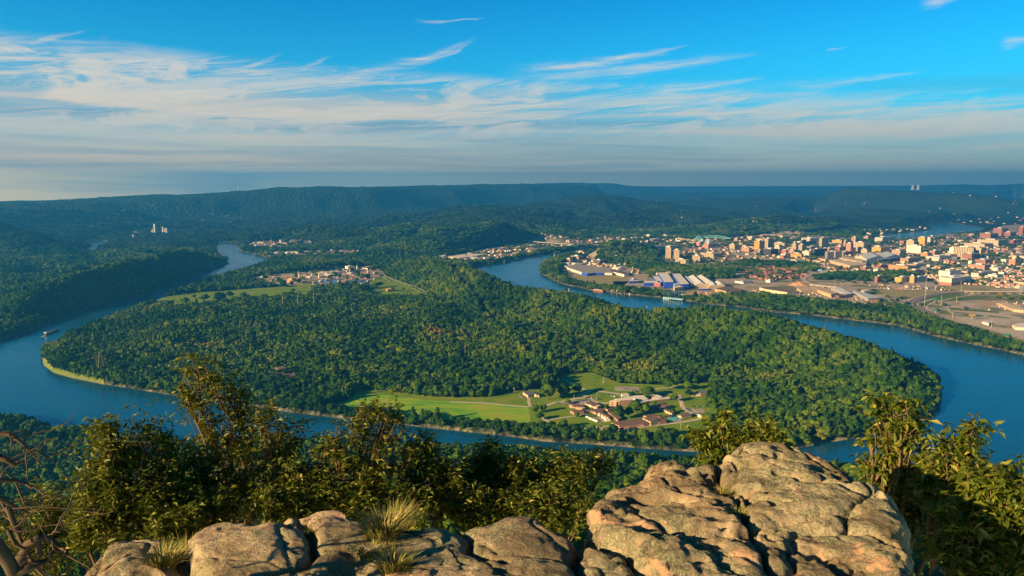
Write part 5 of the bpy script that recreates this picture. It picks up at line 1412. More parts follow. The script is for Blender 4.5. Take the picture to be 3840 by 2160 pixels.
ribbon('freeway', [(430, 448), (500, 465), (525, 490), (480, 520), (390, 540), (310, 562), (285, 590), (330, 620), (450, 640), (600, 655), (760, 665), (1000, 678), (1340, 690), (1650, 705)], 26, 8.0, conc, T5)
ribbon('freeway', [(500, 470), (545, 495), (480, 530), (350, 560), (240, 565), (225, 590), (290, 615)], 14, 7.4, asph, T5)
ribbon('freeway', [(1200, 410), (1400, 440), (1560, 465), (1800, 510), (2000, 540), (2250, 552), (2600, 562)], 34, 8.0, conc, T4)
ribbon('road', [(640, 645), (700, 700), (900, 730), (1100, 740), (1400, 745)], 8, 7.0, conc, T4)
ribbon('road', [(700, 760), (1000, 780), (1300, 800), (1600, 840), (1900, 860), (2300, 890)], 9, 7.0, conc, T4)
ribbon('road', [(340, 600), (700, 600), (980, 595)], 12, 7.0, conc, T5)
ribbon('road', [(690, 600), (990, 592)], 10, 7.3, conc, T5)
ribbon('road', [(1550, 660), (1900, 665), (2432, 640)], 10, 7.0, conc, T5)
ribbon('road', [(420, 260), (560, 300), (760, 330)], 10, 7.0, conc, T5)
ribbon('footpath', [(1000, 870), (1060, 872), (1085, 860), (1080, 840), (1095, 825)], 5, 7.0, conc, T5)
ribbon('road', [(700, 1000), (900, 1060), (1100, 1090), (1400, 1105), (1650, 1115)], 7, 7.0, conc, T3)
# yards and parking lots
lotm = plain("lot_paving", (0.36, 0.31, 0.25), 0.9, 0.2, 0.2, 0.03)
dirtm = plain("yard_dirt", (0.42, 0.28, 0.17), 0.95, 0.1, 0.25, 0.03)
dry = plain("dry_grass", (0.30, 0.25, 0.08), 0.95, 0.1, 0.3, 0.02)
grn = plain("verge_grass", (0.10, 0.15, 0.02), 0.95, 0.1, 0.3, 0.03)
lotm2 = plain("pale_paving", (0.42, 0.35, 0.26), 0.9, 0.2, 0.2, 0.02)
_l = NT(lotm2.node_tree); _g = _l.new('ShaderNodeNewGeometry').outputs['Position']
_f = _l.m('ADD', _l.m('MULTIPLY', _l.noise(_g, 0.010, 6, 0.65, 0.5), 0.7), _l.m('MULTIPLY', _l.noise(_g, 0.09, 5, 0.7), 0.35))
_l.put(lotm2.node_tree.nodes['Principled BSDF'].inputs['Base Color'], _l.ramp(_f, [(0.42, (0.14, 0.15, 0.05)), (0.47, (0.30, 0.25, 0.15)), (0.53, (0.43, 0.36, 0.27)), (0.62, (0.47, 0.39, 0.29)), (0.68, (0.45, 0.28, 0.17))]))
for nm, pl, z, m_, tr in (
    ('parking_lot', [(1640, 850), (1820, 800), (2100, 800), (2432, 870), (2432, 1180), (2200, 1110), (1960, 1040), (1760, 960)], 6.25, lotm2, T5),
    ('yard', [(990, 990), (1400, 1000), (1620, 1040), (2100, 1000), (2250, 1020), (1980, 1090), (1860, 1100), (1500, 1080), (1340, 1120), (1020, 1090)], 6.25, dirtm, T4),
    ('parking_lot', [(1100, 800), (1400, 805), (1960, 830), (1700, 870), (1560, 880), (1300, 830)], 6.25, lotm, T4),
    ('parking_lot', [(0, 850), (200, 850), (420, 880), (410, 905), (0, 900)], 6.25, lotm, T4),
    ('yard', [(800, 1000), (1400, 1010), (1560, 1030), (1440, 1100), (1200, 1095), (1000, 1050)], 6.25, dry, T3),
    ('yard', [(1120, 1100), (1640, 1120), (1700, 1150), (1500, 1160), (1260, 1150)], 6.45, dirtm, T3),
    ('parking_lot', [(1100, 560), (1640, 630), (1600, 660), (1240, 650), (1090, 620)], 6.25, lotm, T5),
    ('verge', [(1000, 690), (1340, 700), (1640, 710), (1330, 770), (1100, 740)], 6.25, dry, T5),
    ('verge', [(1700, 650), (2300, 640), (2432, 680), (1700, 690)], 6.25, dry, T5),
    ('parking_lot', [(600, 480), (1000, 500), (1300, 520), (900, 545), (600, 520)], 6.25, lotm, T5),
    ('parking_lot', [(1950, 425), (2432, 430), (2432, 640), (1900, 600), (1650, 500)], 6.15, lotm2, T5),
    ('verge', [(1640, 720), (1900, 735), (1560, 800), (1450, 850), (1400, 830), (1480, 770)], 6.25, grn, T5),
    ('verge', [(0, 780), (400, 790), (1040, 840), (1060, 880), (600, 880), (0, 810)], 6.25, grn, T5),
    ('parking_lot', [(240, 345), (560, 380), (530, 420), (200, 400)], 6.25, lotm2, T5)):
    area(nm, pl, z, m_, tr)

def heap(label, px, py, w, h, m_, tr, cat='heap'):
    a = P(*tr(px, py), ZG); mp = a.length if False else math.hypot(a.x, a.y) / F
    s_ = mp / (3.6 if tr is T4 else 2.587)
    rs = np.random.RandomState(int(px)); n = 22; V = []; 
    for i in range(n):
        for j in range(n):
            u, v_ = i / (n - 1) * 2 - 1, j / (n - 1) * 2 - 1
            r = math.hypot(u, v_)
            V.append((u * w * s_ / 2, v_ * w * s_ / 3, max(0, (1 - r)) * h * s_ * (1 + 0.2 * rs.randn()) + 0.3 * rs.rand() - 1))
    f = [(i * n + j, (i + 1) * n + j, (i + 1) * n + j + 1, i * n + j + 1) for i in range(n - 1) for j in range(n - 1)]
    o = link('sand_heap', np_mesh('sand_heap', V, f, m_), loc=(a.x, a.y, ZG + 0.8)); tag(o, label, cat)
sandm = plain("orange_sand", (0.62, 0.33, 0.15), 0.95, 0.05, 0.15, 0.05)
heap('orange sand heap inside the freeway bend', 245, 645, 190, 30, sandm, T5, 'sand heap')
heap('orange sand heap beside the water works tanks', 440 * 1.0, 900, 140, 42, sandm, lambda a, b_: T2(a, b_), 'sand heap')

# ------------------------------------------------------------------ bridges
railm = mat('plain_cream', C_['cream'])
def bridge(label, pl, tr, width, z, piers, m_=None, zs=None):
    root = empty('road_bridge', (0, 0, 0), 0, label, 'bridge')
    o, w = ribbon('deck', pl, width, z, m_ or conc, tr, thick=2.4, parent=root, kind=None, zs=zs)
    n = len(w)
    for i in range(piers):
        q = w[int((i + 0.5) / piers * (n - 1))]
        MB().box(-width * 0.36, width * 0.36, -1.6, 1.6, -2, q.z - 2.5).build('pier', railm, root, (q.x, q.y, 0))
    return root
bridge('long curved concrete freeway bridge crossing the river behind the bend', [(290, 622), (420, 640), (560, 658), (740, 672), (900, 682), (1060, 688), (1290, 690)], T3, 30, 18, 9)
bridge('concrete viaduct carrying the freeway off the picture edge', [(1860, 700), (2000, 703), (2200, 704), (2432, 703), (2750, 690)], T5, 22, 15, 9)
bridge('low concrete ramp bridge below the sand heap', [(355, 635), (480, 650), (620, 662)], T5, 10, 14, 5)
bridge('concrete river bridge far behind downtown', [(2000, 212), (2150, 214), (2350, 228), (2560, 252)], T4, 24, 16, 6)
# stone arch bridge
root = empty('arch_bridge', (0, 0, 0), 0, 'cream bridge with two round arches beside the teal arch', 'bridge')
o, w = ribbon('deck', [(850, 264), (930, 270), (1000, 276), (1060, 284), (1105, 290)], 14, 20, railm, T4, thick=3, parent=root, kind=None)
for (ax, ay) in ((1000, 330), (1052, 330), (1103, 330), (950, 318)):
    q = P(*T4(ax, ay), 0); MB().box(-6, 6, -6, 6, -2, 18).build('pier', railm, root, (q.x, q.y, 0))
for (x0, x1) in ((1004, 1050), (1056, 1102)):
    a = P(*T4(x0, 328), 0); b_ = P(*T4(x1, 328), 0); pts_ = []
    for i in range(9):
        t_ = i / 8; q = a.lerp(b_, t_); q.z = 2 + 14 * math.sin(math.pi * t_); pts_.append(q)
    v, f = tubes([(pts_, 3.0, 3.0)], 4); link('arch', np_mesh('arch', v, f, railm), root)
tealm = mat('teal_steel', (0.16, 0.42, 0.46))
def truss(label, x0, y0, x1, y1, tr, rise, n, zdeck):
    a = P(*tr(x0, y0), zdeck); b_ = P(*tr(x1, y1), zdeck)
    root = empty('truss_bridge', (a.x, a.y, 0), 0, label, 'bridge')
    d = b_ - a; s_ = Vector((d.y, -d.x, 0)).normalized() * 7
    MB().add([(-s_)[:] , s_[:], (d + s_)[:], (d - s_)[:]], [(0, 1, 2, 3)]).build('deck', conc, root, (0, 0, zdeck))
    paths = []
    for sg in (-1, 1):
        top = []
        for i in range(n + 1):
            t_ = i / n; q = d * t_ + s_ * sg; q.z = 0
            tq = q + Vector((0, 0, 2 + rise * math.sin(math.pi * t_) ** 0.8)); top.append(tq)
            paths.append(([q, tq], 0.9, 0.9))
            if i: paths.append(([pq, tq], 0.7, 0.7))
            pq = q
        paths.append((top, 1.5, 1.5)); paths.append(([s_ * sg, d + s_ * sg], 1.5, 1.5))
    v, f = tubes(paths, 4); link('truss', np_mesh('truss', v, f, tealm), root, (0, 0, zdeck))
    for i in range(3):
        q = d * ((i + 0.5) / 3); MB().box(-4, 4, -8, 8, -zdeck - 2, -1).build('pier', railm, root, (q.x, q.y, zdeck))
truss('teal steel arch bridge span right of the cream arches', 1100, 296, 1215, 300, T4, 34, 8, 14)
truss('long blue green steel truss bridge behind downtown', 1190, 252, 1590, 272, T4, 16, 16, 20)
ribbon('road', [(2640, 800), (2700, 790)], 8, 6.5, conc)
# glass peaks
glassm = mat('peak_glass', (0.35, 0.50, 0.50), 0.25, 0.6)
for x, yb, w_, h_, lb in ((1298, 330, 84, 58, 'broad pale glass pyramid roof beside the pink hall'), (1208, 325, 50, 60, 'slim glass pyramid roof between bridge and broad glass peak')):
    q = P(*T4(x, yb), ZG); s_ = math.hypot(q.x, q.y) / F / 3.623; a = w_ * s_ / 2
    root = empty('glass_pavilion', q, THETA, lb, 'pavilion')
    MB().box(-a, a, -a, a, 0, 8).build('wall', mat('plain_pink', C_['pink']), root)
    MB().add([(-a, -a, 8.1), (a, -a, 8.1), (a, a, 8.1), (-a, a, 8.1), (a * 0.2, 0, h_ * s_)], [(0, 1, 4), (1, 2, 4), (2, 3, 4), (3, 0, 4)]).build('glass_roof', glassm, root)

# ------------------------------------------------------------------ masts, stacks, tanks, silos
steelm = mat('mast_steel', (0.55, 0.50, 0.43)); whitem = mat('white_paint', (0.78, 0.74, 0.66)); redm = mat('stack_brick', (0.45, 0.14, 0.08))
def scale_at(px, py, z=ZG):
    q = P(px, py, z); return q, math.sqrt(q.x ** 2 + q.y ** 2 + (H - z) ** 2) / F
def pole(name, label, cat, px, py, hpx, r=0.5, m_=None, zg=ZG, arms=0, group=None):
    q, s_ = scale_at(px, py, zg)
    h = hpx * s_; mb = MB().cyl(0, 0, r * 1.3, -2, h, 6, r * 0.7)
    root = empty(name, q, 0.4, label, cat, group)
    mb.build('pole', m_ or steelm, root)
    if arms: MB().box(-arms, arms, -0.3, 0.3, h - 0.8, h).build('lamp_head', m_ or steelm, root)
def pylon(label, px, py, hpx, wf=0.22, m_=None, name='pylon'):
    q, s_ = scale_at(px, py, 3.0); h = hpx * s_; w_ = h * wf
    root = empty(name, q, 0.5, label, 'pylon')
    paths = []
    lv = [0, .28, .5, .68, .82, .93, 1.0]
    def wd(t_): return w_ * (1 - t_ * 0.86) / 2
    cor = [(-1, -1), (1, -1), (1, 1), (-1, 1)]
    for c_ in cor: paths.append(([(c_[0] * wd(0), c_[1] * wd(0), -2), (c_[0] * wd(1), c_[1] * wd(1), h)], 0.8, 0.5))
    for i in range(len(lv) - 1):
        a, b_ = wd(lv[i]), wd(lv[i + 1]); z0_, z1_ = lv[i] * h, lv[i + 1] * h
        for k in range(4):
            c0, c1 = cor[k], cor[(k + 1) % 4]
            paths.append(([(c0[0] * a, c0[1] * a, z0_), (c1[0] * b_, c1[1] * b_, z1_)], 0.32, 0.32)); paths.append(([(c1[0] * a, c1[1] * a, z0_), (c0[0] * b_, c0[1] * b_, z1_)], 0.32, 0.32))
            paths.append(([(c0[0] * b_, c0[1] * b_, z1_), (c1[0] * b_, c1[1] * b_, z1_)], 0.32, 0.32))
    v, f = tubes(paths, 4); link('lattice', np_mesh('lattice', v, f, m_ or steelm), root)
    paths = []
    for z_ in (0.74, 0.86): paths += [([(-w_ * 0.75, 0, z_ * h), (w_ * 0.75, 0, z_ * h)], 0.35, 0.35), ([(-w_ * 0.75, 0, z_ * h), (0, 0, (z_ + 0.07) * h)], 0.2, 0.2), ([(w_ * 0.75, 0, z_ * h), (0, 0, (z_ + 0.07) * h)], 0.2, 0.2)]
    v, f = tubes(paths, 4); link('crossarm', np_mesh('crossarm', v, f, m_ or steelm), root)
pylon('tall brown lattice pylon on the forested river point', 382, 1408, 76, 0.34, mat('rust_steel', (0.30, 0.20, 0.13)))
pylon('pale lattice pylon rising from the forest at the inner river bank', 2134, 1112, 32)
pylon('white lattice pylon beside the river point apartments', 2079, 972, 22)
def stack(name, label, cat, px, py, w, h, m_, zg=ZG, taper=1.0, cap=None):
    q, s_ = scale_at(px, py, zg)
    root = empty(name, q, 0, label, cat)
    MB().cyl(0, 0, w * s_ / 2, -2, h * s_, 14, w * s_ / 2 * taper).build('shaft' if h > w * 1.2 else 'shell', m_, root)
    MB().cyl(0, 0, w * s_ / 2 * taper * 1.06, h * s_, h * s_ + max(0.8, 0.05 * h * s_), 14, w * s_ / 2 * taper * 0.8).build('rim' if h > w * 1.2 else 'roof', cap or m_, root)
stack('chimney', 'slim red brick chimney on the north bank', 'chimney', *T2(2076, 607), 3, 25, redm)
stack('chimney', 'thin red steel chimney over the brick church hall', 'chimney', *T4(1160, 425), 3, 30, redm)
stack('water_tower', 'cream round tower on the far river bank', 'tower', *T2(345, 577), 6, 14, whitem)
stack('silo', 'white cylindrical silo at the water works building', 'silo', *T2(994, 795), 4, 13, whitem)
stack('silo', 'white silo tower at the left end of the water works', 'silo', *T2(672, 865), 4, 16, whitem)
stack('silo', 'brown drum tower in front of the water works building', 'silo', *T2(935, 825), 5, 15, mat('plain_pink', C_['pink']))
for i, (x, y, w_, h_) in enumerate([(265, 663, 34, 12), (312, 662, 38, 14), (355, 660, 36, 14), (400, 659, 36, 13), (450, 657, 30, 12), (490, 656, 40, 12), (548, 650, 34, 10)]):
    stack('storage_tank', ('cream oil tank in the tank row by the river bend, ' + ['first', 'second', 'third', 'fourth', 'fifth', 'sixth', 'seventh'][i] + ' from the water'), 'tank', *T2(x, y), w_ / 2.2646, h_ / 2.2646, whitem)
for i, (x, y, w_, h_) in enumerate([(135, 782, 18, 22), (258, 773, 22, 26), (282, 773, 20, 24), (306, 770, 20, 22), (492, 770, 26, 16), (518, 772, 26, 18), (545, 771, 24, 16)]):
    stack('storage_tank', ['lone white tank on the north river bank', 'cream drum tank, first of the trio on the north bank', 'middle drum tank of the north bank trio', 'last drum tank of the north bank trio', 'low white tank nearest the tank trio', 'middle low white tank by the moored barges', 'low white tank farthest from the tank trio'][i], 'tank', *T3(x, y), w_ / 2.683, h_ / 2.683, whitem)
greym = mat('silo_concrete', (0.58, 0.52, 0.45))
for i, (x, y, w_, h_) in enumerate([(1320, 498, 18, 78), (1301, 482, 14, 28), (1387, 492, 14, 52), (1403, 490, 14, 38), (1419, 493, 16, 44), (1436, 492, 12, 40), (1134, 543, 8, 40)]):
    stack('silo', ['tallest cement silo tower at the mountain foot', 'stub silo against the tallest cement tower', 'slim cement silo, tallest of the right cluster', 'low silo beside the slim cement silo', 'broad silo in the right cement cluster', 'last silo of the right cement cluster', 'lone thin white stack in front of the cement works'][i], 'silo', *T1(x, y), w_ / 2.2646, h_ / 2.2646, greym)
for a in [(1090, 1208, 488, 506, 0.5, 'tan', 'plain', 'long tan shed of the cement works'), (1270, 1340, 478, 498, 0.5, 'pale', 'plain', 'pale process block under the tallest cement tower'), (1465, 1495, 462, 480, 0.5, 'pale', 'plain', 'pale cube right of the cement silos'),
          (1700, 1740, 445, 458, 0.5, 'pale', 'plain', 'pale hall in the far woods'), (1110, 1180, 690, 706, 0.5, 'teal', 'plain', 'pale green roofed barn in the left valley')]:
    tw(T1, *a[:7], a[7])
# cooling towers
for x, lb in ((3423, 'far cooling tower on the horizon, the nearer to downtown of the pair'), (3444, 'far cooling tower on the horizon, the outer one of the pair')):
    q = P(x, 700, 250); q = Vector((q.x, q.y, 0)); k = 21000 / math.hypot(q.x, q.y); q = q * k
    zb = zat(q.y, 712); zt = zat(q.y, 694)
    root = empty('cooling_tower', (q.x, q.y, zb), 0, lb, 'cooling tower')
    hh = zt - zb; m_ = MB()
    for i in range(6):
        t0, t1 = i / 6, (i + 1) / 6; f_ = lambda t_: 46 - 18 * math.sin(min(t_ / 0.75, 1) * math.pi / 2) + max(0, t_ - 0.75) * 20
        m_.cyl(0, 0, f_(t0), t0 * hh, t1 * hh, 16, f_(t1), top=False)
    m_.build('shell', greym, root)
pole('antenna_mast', 'white antenna tower on the mountain rim', 'antenna mast', 893, 728, 26, 6, whitem, zg=260)

# ------------------------------------------------------------------ boats and barges
def barge(label, x0, y0, x1, y1, wid, tr, m_, name='barge', hh=4, load=None, cover=None):
    a = P(*tr(x0, y0), 0.2); b_ = P(*tr(x1, y1), 0.2); c = (a + b_) / 2; L = (b_ - a).length
    root = empty(name, c, math.atan2(b_.y - a.y, b_.x - a.x), label, 'barge')
    w = wid / 2
    MB().add([(-L / 2, -w, 0), (L / 2, -w, 0), (L / 2 - 3, -w, 0), (-L / 2, w, 0), (L / 2, w, 0), (-L / 2, -w, hh), (L / 2, -w, hh), (L / 2, w, hh), (-L / 2, w, hh), (L / 2 - 2, 0, hh)],
             [(0, 1, 6, 5), (1, 4, 7, 6), (4, 3, 8, 7), (3, 0, 5, 8), (5, 6, 7, 8)]).build('hull', m_, root)
    MB().box(-L / 2 + 3, L / 2 - 3, -w + 1.2, w - 1.2, hh + 0.05, hh + (load or 1.6)).build('cargo_cover', cover or mat('cover_pale', (0.5, 0.47, 0.42)), root)
    return root, L
blackm = mat('hull_dark', (0.035, 0.035, 0.04)); rustm = mat('hull_rust', (0.38, 0.12, 0.06))
root, L = barge('towboat pushing dark barges upstream by the river point', 400, 1345, 478, 1312, 14, T1, blackm, name='towboat', hh=2.5, cover=mat('coal', (0.04, 0.04, 0.045)))
MB().box(-L / 2 - 14, -L / 2 - 1, -5, 5, 0, 4).build('pusher_hull', blackm, root)
MB().box(-L / 2 - 11, -L / 2 - 6, -3, 3, 4.1, 9).build('wheelhouse', mat('plain_pale', C_['pale']), root)
wakem = mat('wake_foam', (0.45, 0.55, 0.60), 0.4)
ribbon('wake', [(400, 1348), (378, 1356), (350, 1366)], 5, 0.06, wakem, T1)
barge('rust red barge moored at the yard below the warehouse', 1142, 1150, 1245, 1160, 14, T3, rustm)
barge('pale covered barges moored by the low white tanks', 505, 803, 638, 788, 16, T3, blackm)
barge('pale barge string below the tank trio', 230, 865, 400, 832, 22, T3, blackm)
barge('short moored barge at the left end of the barge string', 75, 888, 135, 876, 16, T3, blackm)
barge('distant red barge under the freeway river bridge', 738, 775, 800, 768, 12, T3, rustm)
q = P(2427, 1150, 0.2); root = empty('motorboat', q, 0.5, 'tiny white motorboat on the river opposite the mill', 'boat')
MB().add([(-3, -1.2, 0), (3, 0, 0.4), (-3, 1.2, 0), (-3, -1.4, 1.1), (4, 0, 1.3), (-3, 1.4, 1.1)], [(0, 1, 4, 3), (1, 2, 5, 4), (2, 0, 3, 5), (3, 4, 5)]).build('hull', whitem, root)
MB().box(-1.5, 0.8, -0.8, 0.8, 1.2, 2.1).build('cabin', whitem, root)
# pier at the mill
root = empty('river_pier', (0, 0, 0), 0, 'pale blue steel pier with gantry standing in the river at the mill', 'pier')
pierm = mat('pier_blue', (0.38, 0.62, 0.66))
for i in range(9):
    q = P(*T4(690 + i * 31, 1092 + i * 3), 0); MB().cyl(0, 0, 3.6, -3, 8, 10).build('pile', pierm, root, q)
ribbon('deck', [(690, 1078), (820, 1086), (945, 1100)], 14, 9, pierm, T4, thick=1.5, parent=root, kind=None)
a = P(*T4(700, 1060), 9); b_ = P(*T4(960, 1050), 9); paths = []
for i in range(9):
    q = a.lerp(b_, i / 8); paths.append(([q, q + Vector((0, 0, 13))], 0.5, 0.5))
    if i: paths.append(([pq + Vector((0, 0, 13)), q + Vector((0, 0, 17))], 0.4, 0.4)); paths.append(([pq + Vector((0, 0, 17)), q + Vector((0, 0, 13))], 0.4, 0.4))
    pq = q
paths += [([a + Vector((0, 0, 13)), b_ + Vector((0, 0, 13))], 0.8, 0.8), ([a + Vector((0, 0, 17)), b_ + Vector((0, 0, 17))], 0.8, 0.8)]
v, f = tubes(paths, 4); link('gantry', np_mesh('gantry', v, f, mat('gantry_blue', (0.06, 0.20, 0.36))), root)
tw(T4, 888, 992, 1045, 1075, 0.4, 'mill_blue', 'plain', 'bright blue box building at the end of the pier', roofc='white', name='pier_house')
# containers at the point, truck, highway below
for px, py, w_, m_, lb in ((433, 1425, 10, mat('box_red', (0.55, 0.10, 0.04)), 'small orange red hut at the water by the river point'), (484, 1437, 10, whitem, 'small white hut reflecting in the river')):
    q, s_ = scale_at(px, py, 3); root = empty('riverside_hut', q, 0.3, lb, 'hut')
    MB().box(-w_ * s_ / 2, w_ * s_ / 2, -2.5, 2.5, -1, 4.5).build('wall', m_, root); MB().gable(-w_ * s_ / 2, w_ * s_ / 2, -2.5, 2.5, 4.52, 1.2, 0.4).build('roof', mat('roof_pale', C_['pale']), root)
ribbon('highway', [(-120, 1604), (0, 1602), (100, 1604), (230, 1616), (360, 1634), (480, 1650)], 11, 10, conc, None)
q = P(26, 1599, 12.6); root = empty('semi_truck', q, 0.02, 'white trailer truck with a red cab on the highway below', 'truck')
s_ = math.hypot(q.x, q.y) / F
MB().box(-8 * 1.2, 8 * 1.4, -1.4, 1.4, 1.0, 4.6).build('trailer', whitem, root)
MB().box(-14.5, -11.0, -1.3, 1.3, 0.7, 4.0).build('cab', mat('cab_red', (0.5, 0.03, 0.02)), root)
for x_ in (-13.5, -10, 7, 9):
    for y_ in (-1.35, 1.35):
        w_ = MB(); w_.cyl(0, 0, 0.55, -0.2, 0.2, 10); o = w_.build('wheel', blackm, root, (x_, y_, 0.55)); o.rotation_euler = (math.pi / 2, 0, 0)
# ------------------------------------------------------------------ hospital campus on the pasture
C_['campus'] = (0.42, 0.24, 0.15); C_['campusroof'] = (0.17, 0.105, 0.07); C_['redend'] = (0.55, 0.05, 0.03)
CAMPUS = [
 ('long front workshop with brown flat roof and open garage bays', [(750, 525), (1208, 458), (1330, 528), (1235, 545), (1170, 548), (880, 578)], 5.5, 'campus', 'w', 'campusroof'),
 ('raised brown roofed hall joined to the long workshop', [(1205, 455), (1345, 446), (1448, 492), (1330, 516)], 8, 'cream', 'w', 'campusroof'),
 ('glazed brown roofed wing at the end of the workshop row', [(1350, 458), (1450, 455), (1560, 496), (1452, 512)], 6, 'campus', 'w', 'campusroof'),
 ('tall brick main hospital block with white flat roof', [(800, 185), (1000, 152), (1072, 165), (1072, 190), (870, 206)], 12, 'campus', 'w', 'white'),
 ('lower brick shoulder left of the main hospital block', [(724, 212), (795, 190), (868, 205), (830, 228)], 9, 'campus', 'w', 'white'),
 ('white roofed ward behind the main hospital block', [(1000, 150), (1110, 130), (1215, 128), (1296, 188), (1200, 205), (1110, 185)], 5, 'cream', 'w', 'white'),
 ('white roofed ward at the upper end of the hospital', [(1270, 118), (1400, 100), (1425, 118), (1505, 150), (1460, 172), (1380, 175)], 5, 'campus', 'w', 'white'),
 ('long white covered corridor running along the hospital', [(1085, 222), (1300, 190), (1600, 150), (1612, 172), (1300, 212), (1180, 240)], 4, 'campus', 'w', 'white'),
 ('brown roofed pavilion at the left corner of the campus', [(135, 265), (300, 255), (345, 300), (330, 318), (205, 290)], 4.5, 'campus', 'w', 'campusroof'),
 ('brown roofed pavilion below the corner pavilion', [(147, 345), (340, 338), (350, 362), (205, 376)], 5, 'campus', 'w', 'campusroof'),
 ('cream roofed box between the two left pavilions', [(300, 305), (350, 300), (370, 315), (320, 325)], 6.5, 'campus', 'plain', 'cream'),
 ('brown ward angled behind the corner pavilion', [(370, 240), (500, 222), (600, 285), (530, 300), (430, 262)], 4.5, 'cream', 'w', 'campusroof'),
 ('cream roofed box at the end of the angled ward', [(527, 275), (580, 268), (600, 282), (548, 292)], 6.5, 'campus', 'plain', 'cream'),
 ('low brown link building in the middle of the left wards', [(345, 340), (630, 318), (640, 335), (350, 358)], 4, 'campus', 'w', 'campusroof'),
 ('brown ward with a dark courtyard roof', [(455, 350), (560, 332), (640, 360), (530, 380)], 4.5, 'campus', 'w', 'campusroof'),
 ('long cream walled ward running toward the white trailers', [(550, 375), (610, 368), (740, 440), (715, 458)], 4.5, 'cream', 'w', 'campusroof'),
 ('second long ward parallel to the cream walled ward', [(700, 368), (760, 362), (900, 450), (850, 490)], 4.5, 'campus', 'w', 'campusroof'),
 ('brown ward beneath the big dark trees', [(640, 320), (800, 292), (840, 310), (700, 335)], 4.5, 'campus', 'w', 'campusroof'),
 ('brown roofed ward right of the dark trees', [(1290, 285), (1420, 262), (1450, 300), (1330, 325)], 4.5, 'campus', 'w', 'campusroof'),
 ('brick ward with a grey inner roof', [(1420, 258), (1500, 245), (1628, 275), (1560, 300), (1480, 290)], 5, 'campus', 'w', 'campusroof'),
 ('long diagonal ward going down from the grey roofed ward', [(1445, 302), (1500, 298), (1680, 372), (1640, 392)], 4.5, 'cream', 'w', 'campusroof'),
 ('low brown roofed kitchen block behind the workshop', [(1215, 418), (1400, 400), (1440, 420), (1270, 440)], 4.5, 'campus', 'w', 'campusroof'),
 ('brown link roof leading to the swimming pool', [(1440, 435), (1620, 405), (1640, 418), (1460, 450)], 4, 'campus', 'w', 'campusroof'),
 ('pool house with brown roof and turquoise wall', [(1720, 408), (1870, 375), (1922, 415), (1790, 438)], 5, 'cream', 'w', 'campusroof'),
 ('small brown roofed house right of the pool', [(2015, 400), (2110, 380), (2205, 412), (2095, 430)], 5.5, 'cream', 'plain', 'campusroof'),
 ('cream house with dark roof at the forest edge above the campus', [(1915, 98), (2060, 55), (2140, 60), (2150, 85), (2060, 98)], 6.5, 'cream', 'w', 'slate'),
 ('white block beside the campus parking lot', [(893, 105), (1000, 95), (1015, 108), (905, 118)], 5, 'white', 'plain', 'white'),
]
for lb, pts_, h, c, st, rc in CAMPUS:
    poly(lb, pts_, h, c, st, rc, name='hospital_wing' if 'ward' in lb or 'hospital' in lb else 'campus_building', cat='building', tr=T9)
poly('dark roofed cream house complex on the left lawn', [(182, 360), (235, 345), (360, 380), (365, 395), (310, 385), (240, 398)], 5, 'cream', 'w', 'slate', tr=T6, name='house', cat='house')
for lb, pts_ in (('pale brown roofed houses peeping from the trees, upper cluster', [(2440, 200), (2560, 215), (2570, 235), (2460, 220)]), ('pale brown roofed houses peeping from the trees, lower cluster', [(2285, 210), (2420, 225), (2400, 245), (2300, 232)])):
    poly(lb, pts_, 6, 'pink', 'w', 'campusroof', tr=T6, name='house', cat='house')
poly('brick mansion with several roofs deep in the forest', [(978, 1397), (1040, 1385), (1100, 1392), (1110, 1408), (1050, 1415), (1000, 1412)], 12, 'brick', 'w', 'campusroof', name='mansion', cat='house')
poly('brick tower block of the forest mansion', [(1030, 1378), (1060, 1374), (1075, 1380), (1045, 1386)], 17, 'brick', 'w', 'campusroof', name='mansion', cat='house')
poly('small white building alone in the dark forest', [(537, 1130), (570, 1126), (572, 1134), (540, 1138)], 7, 'white', 'plain', 'pink', tr=T2, name='house', cat='house')
poly('clubhouse with a steep orange roof on the golf course', [(1240, 955), (1275, 950), (1290, 962), (1250, 968)], 9, 'pink', 'plain', 'orange', tr=T2, name='clubhouse', cat='house')
# pool
poolm = mat('pool_water', (0.01, 0.30, 0.75), 0.1, 0.5)
def slab(name, label, cat, pts_, z0, z1, m_, tr):
    w = [tuple(P(*tr(*q), z1)[:2]) for q in pts_]; cx = sum(q[0] for q in w) / len(w); cy_ = sum(q[1] for q in w) / len(w)
    o = MB().prism([(a - cx, b_ - cy_) for a, b_ in w], z0 - ZG, z1 - ZG).build(name, m_, None, (cx, cy_, ZG)); tag(o, label, cat); return o
area('pool_terrace', [(1590, 470), (1720, 455), (1790, 480), (1760, 498), (1670, 505)], 6.3, lotm2, T9)
slab('swimming_pool', 'bright blue swimming pool beside the brown roofed pool house', 'swimming pool', [(1630, 466), (1705, 462), (1738, 488), (1680, 498)], 5.8, 6.7, poolm, T9)
slab('pool_wall', 'turquoise wall behind the swimming pool', 'wall', [(1575, 452), (1718, 438), (1720, 441), (1578, 456)], 5.8, 11.5, mat('turquoise', (0.10, 0.42, 0.42)), T9)
slab('red_gate', 'red painted end wall of the long workshop', 'wall', [(868, 605), (930, 596), (932, 600), (872, 610)], 5.8, 10.5, mat('redend', C_['redend']), T9)
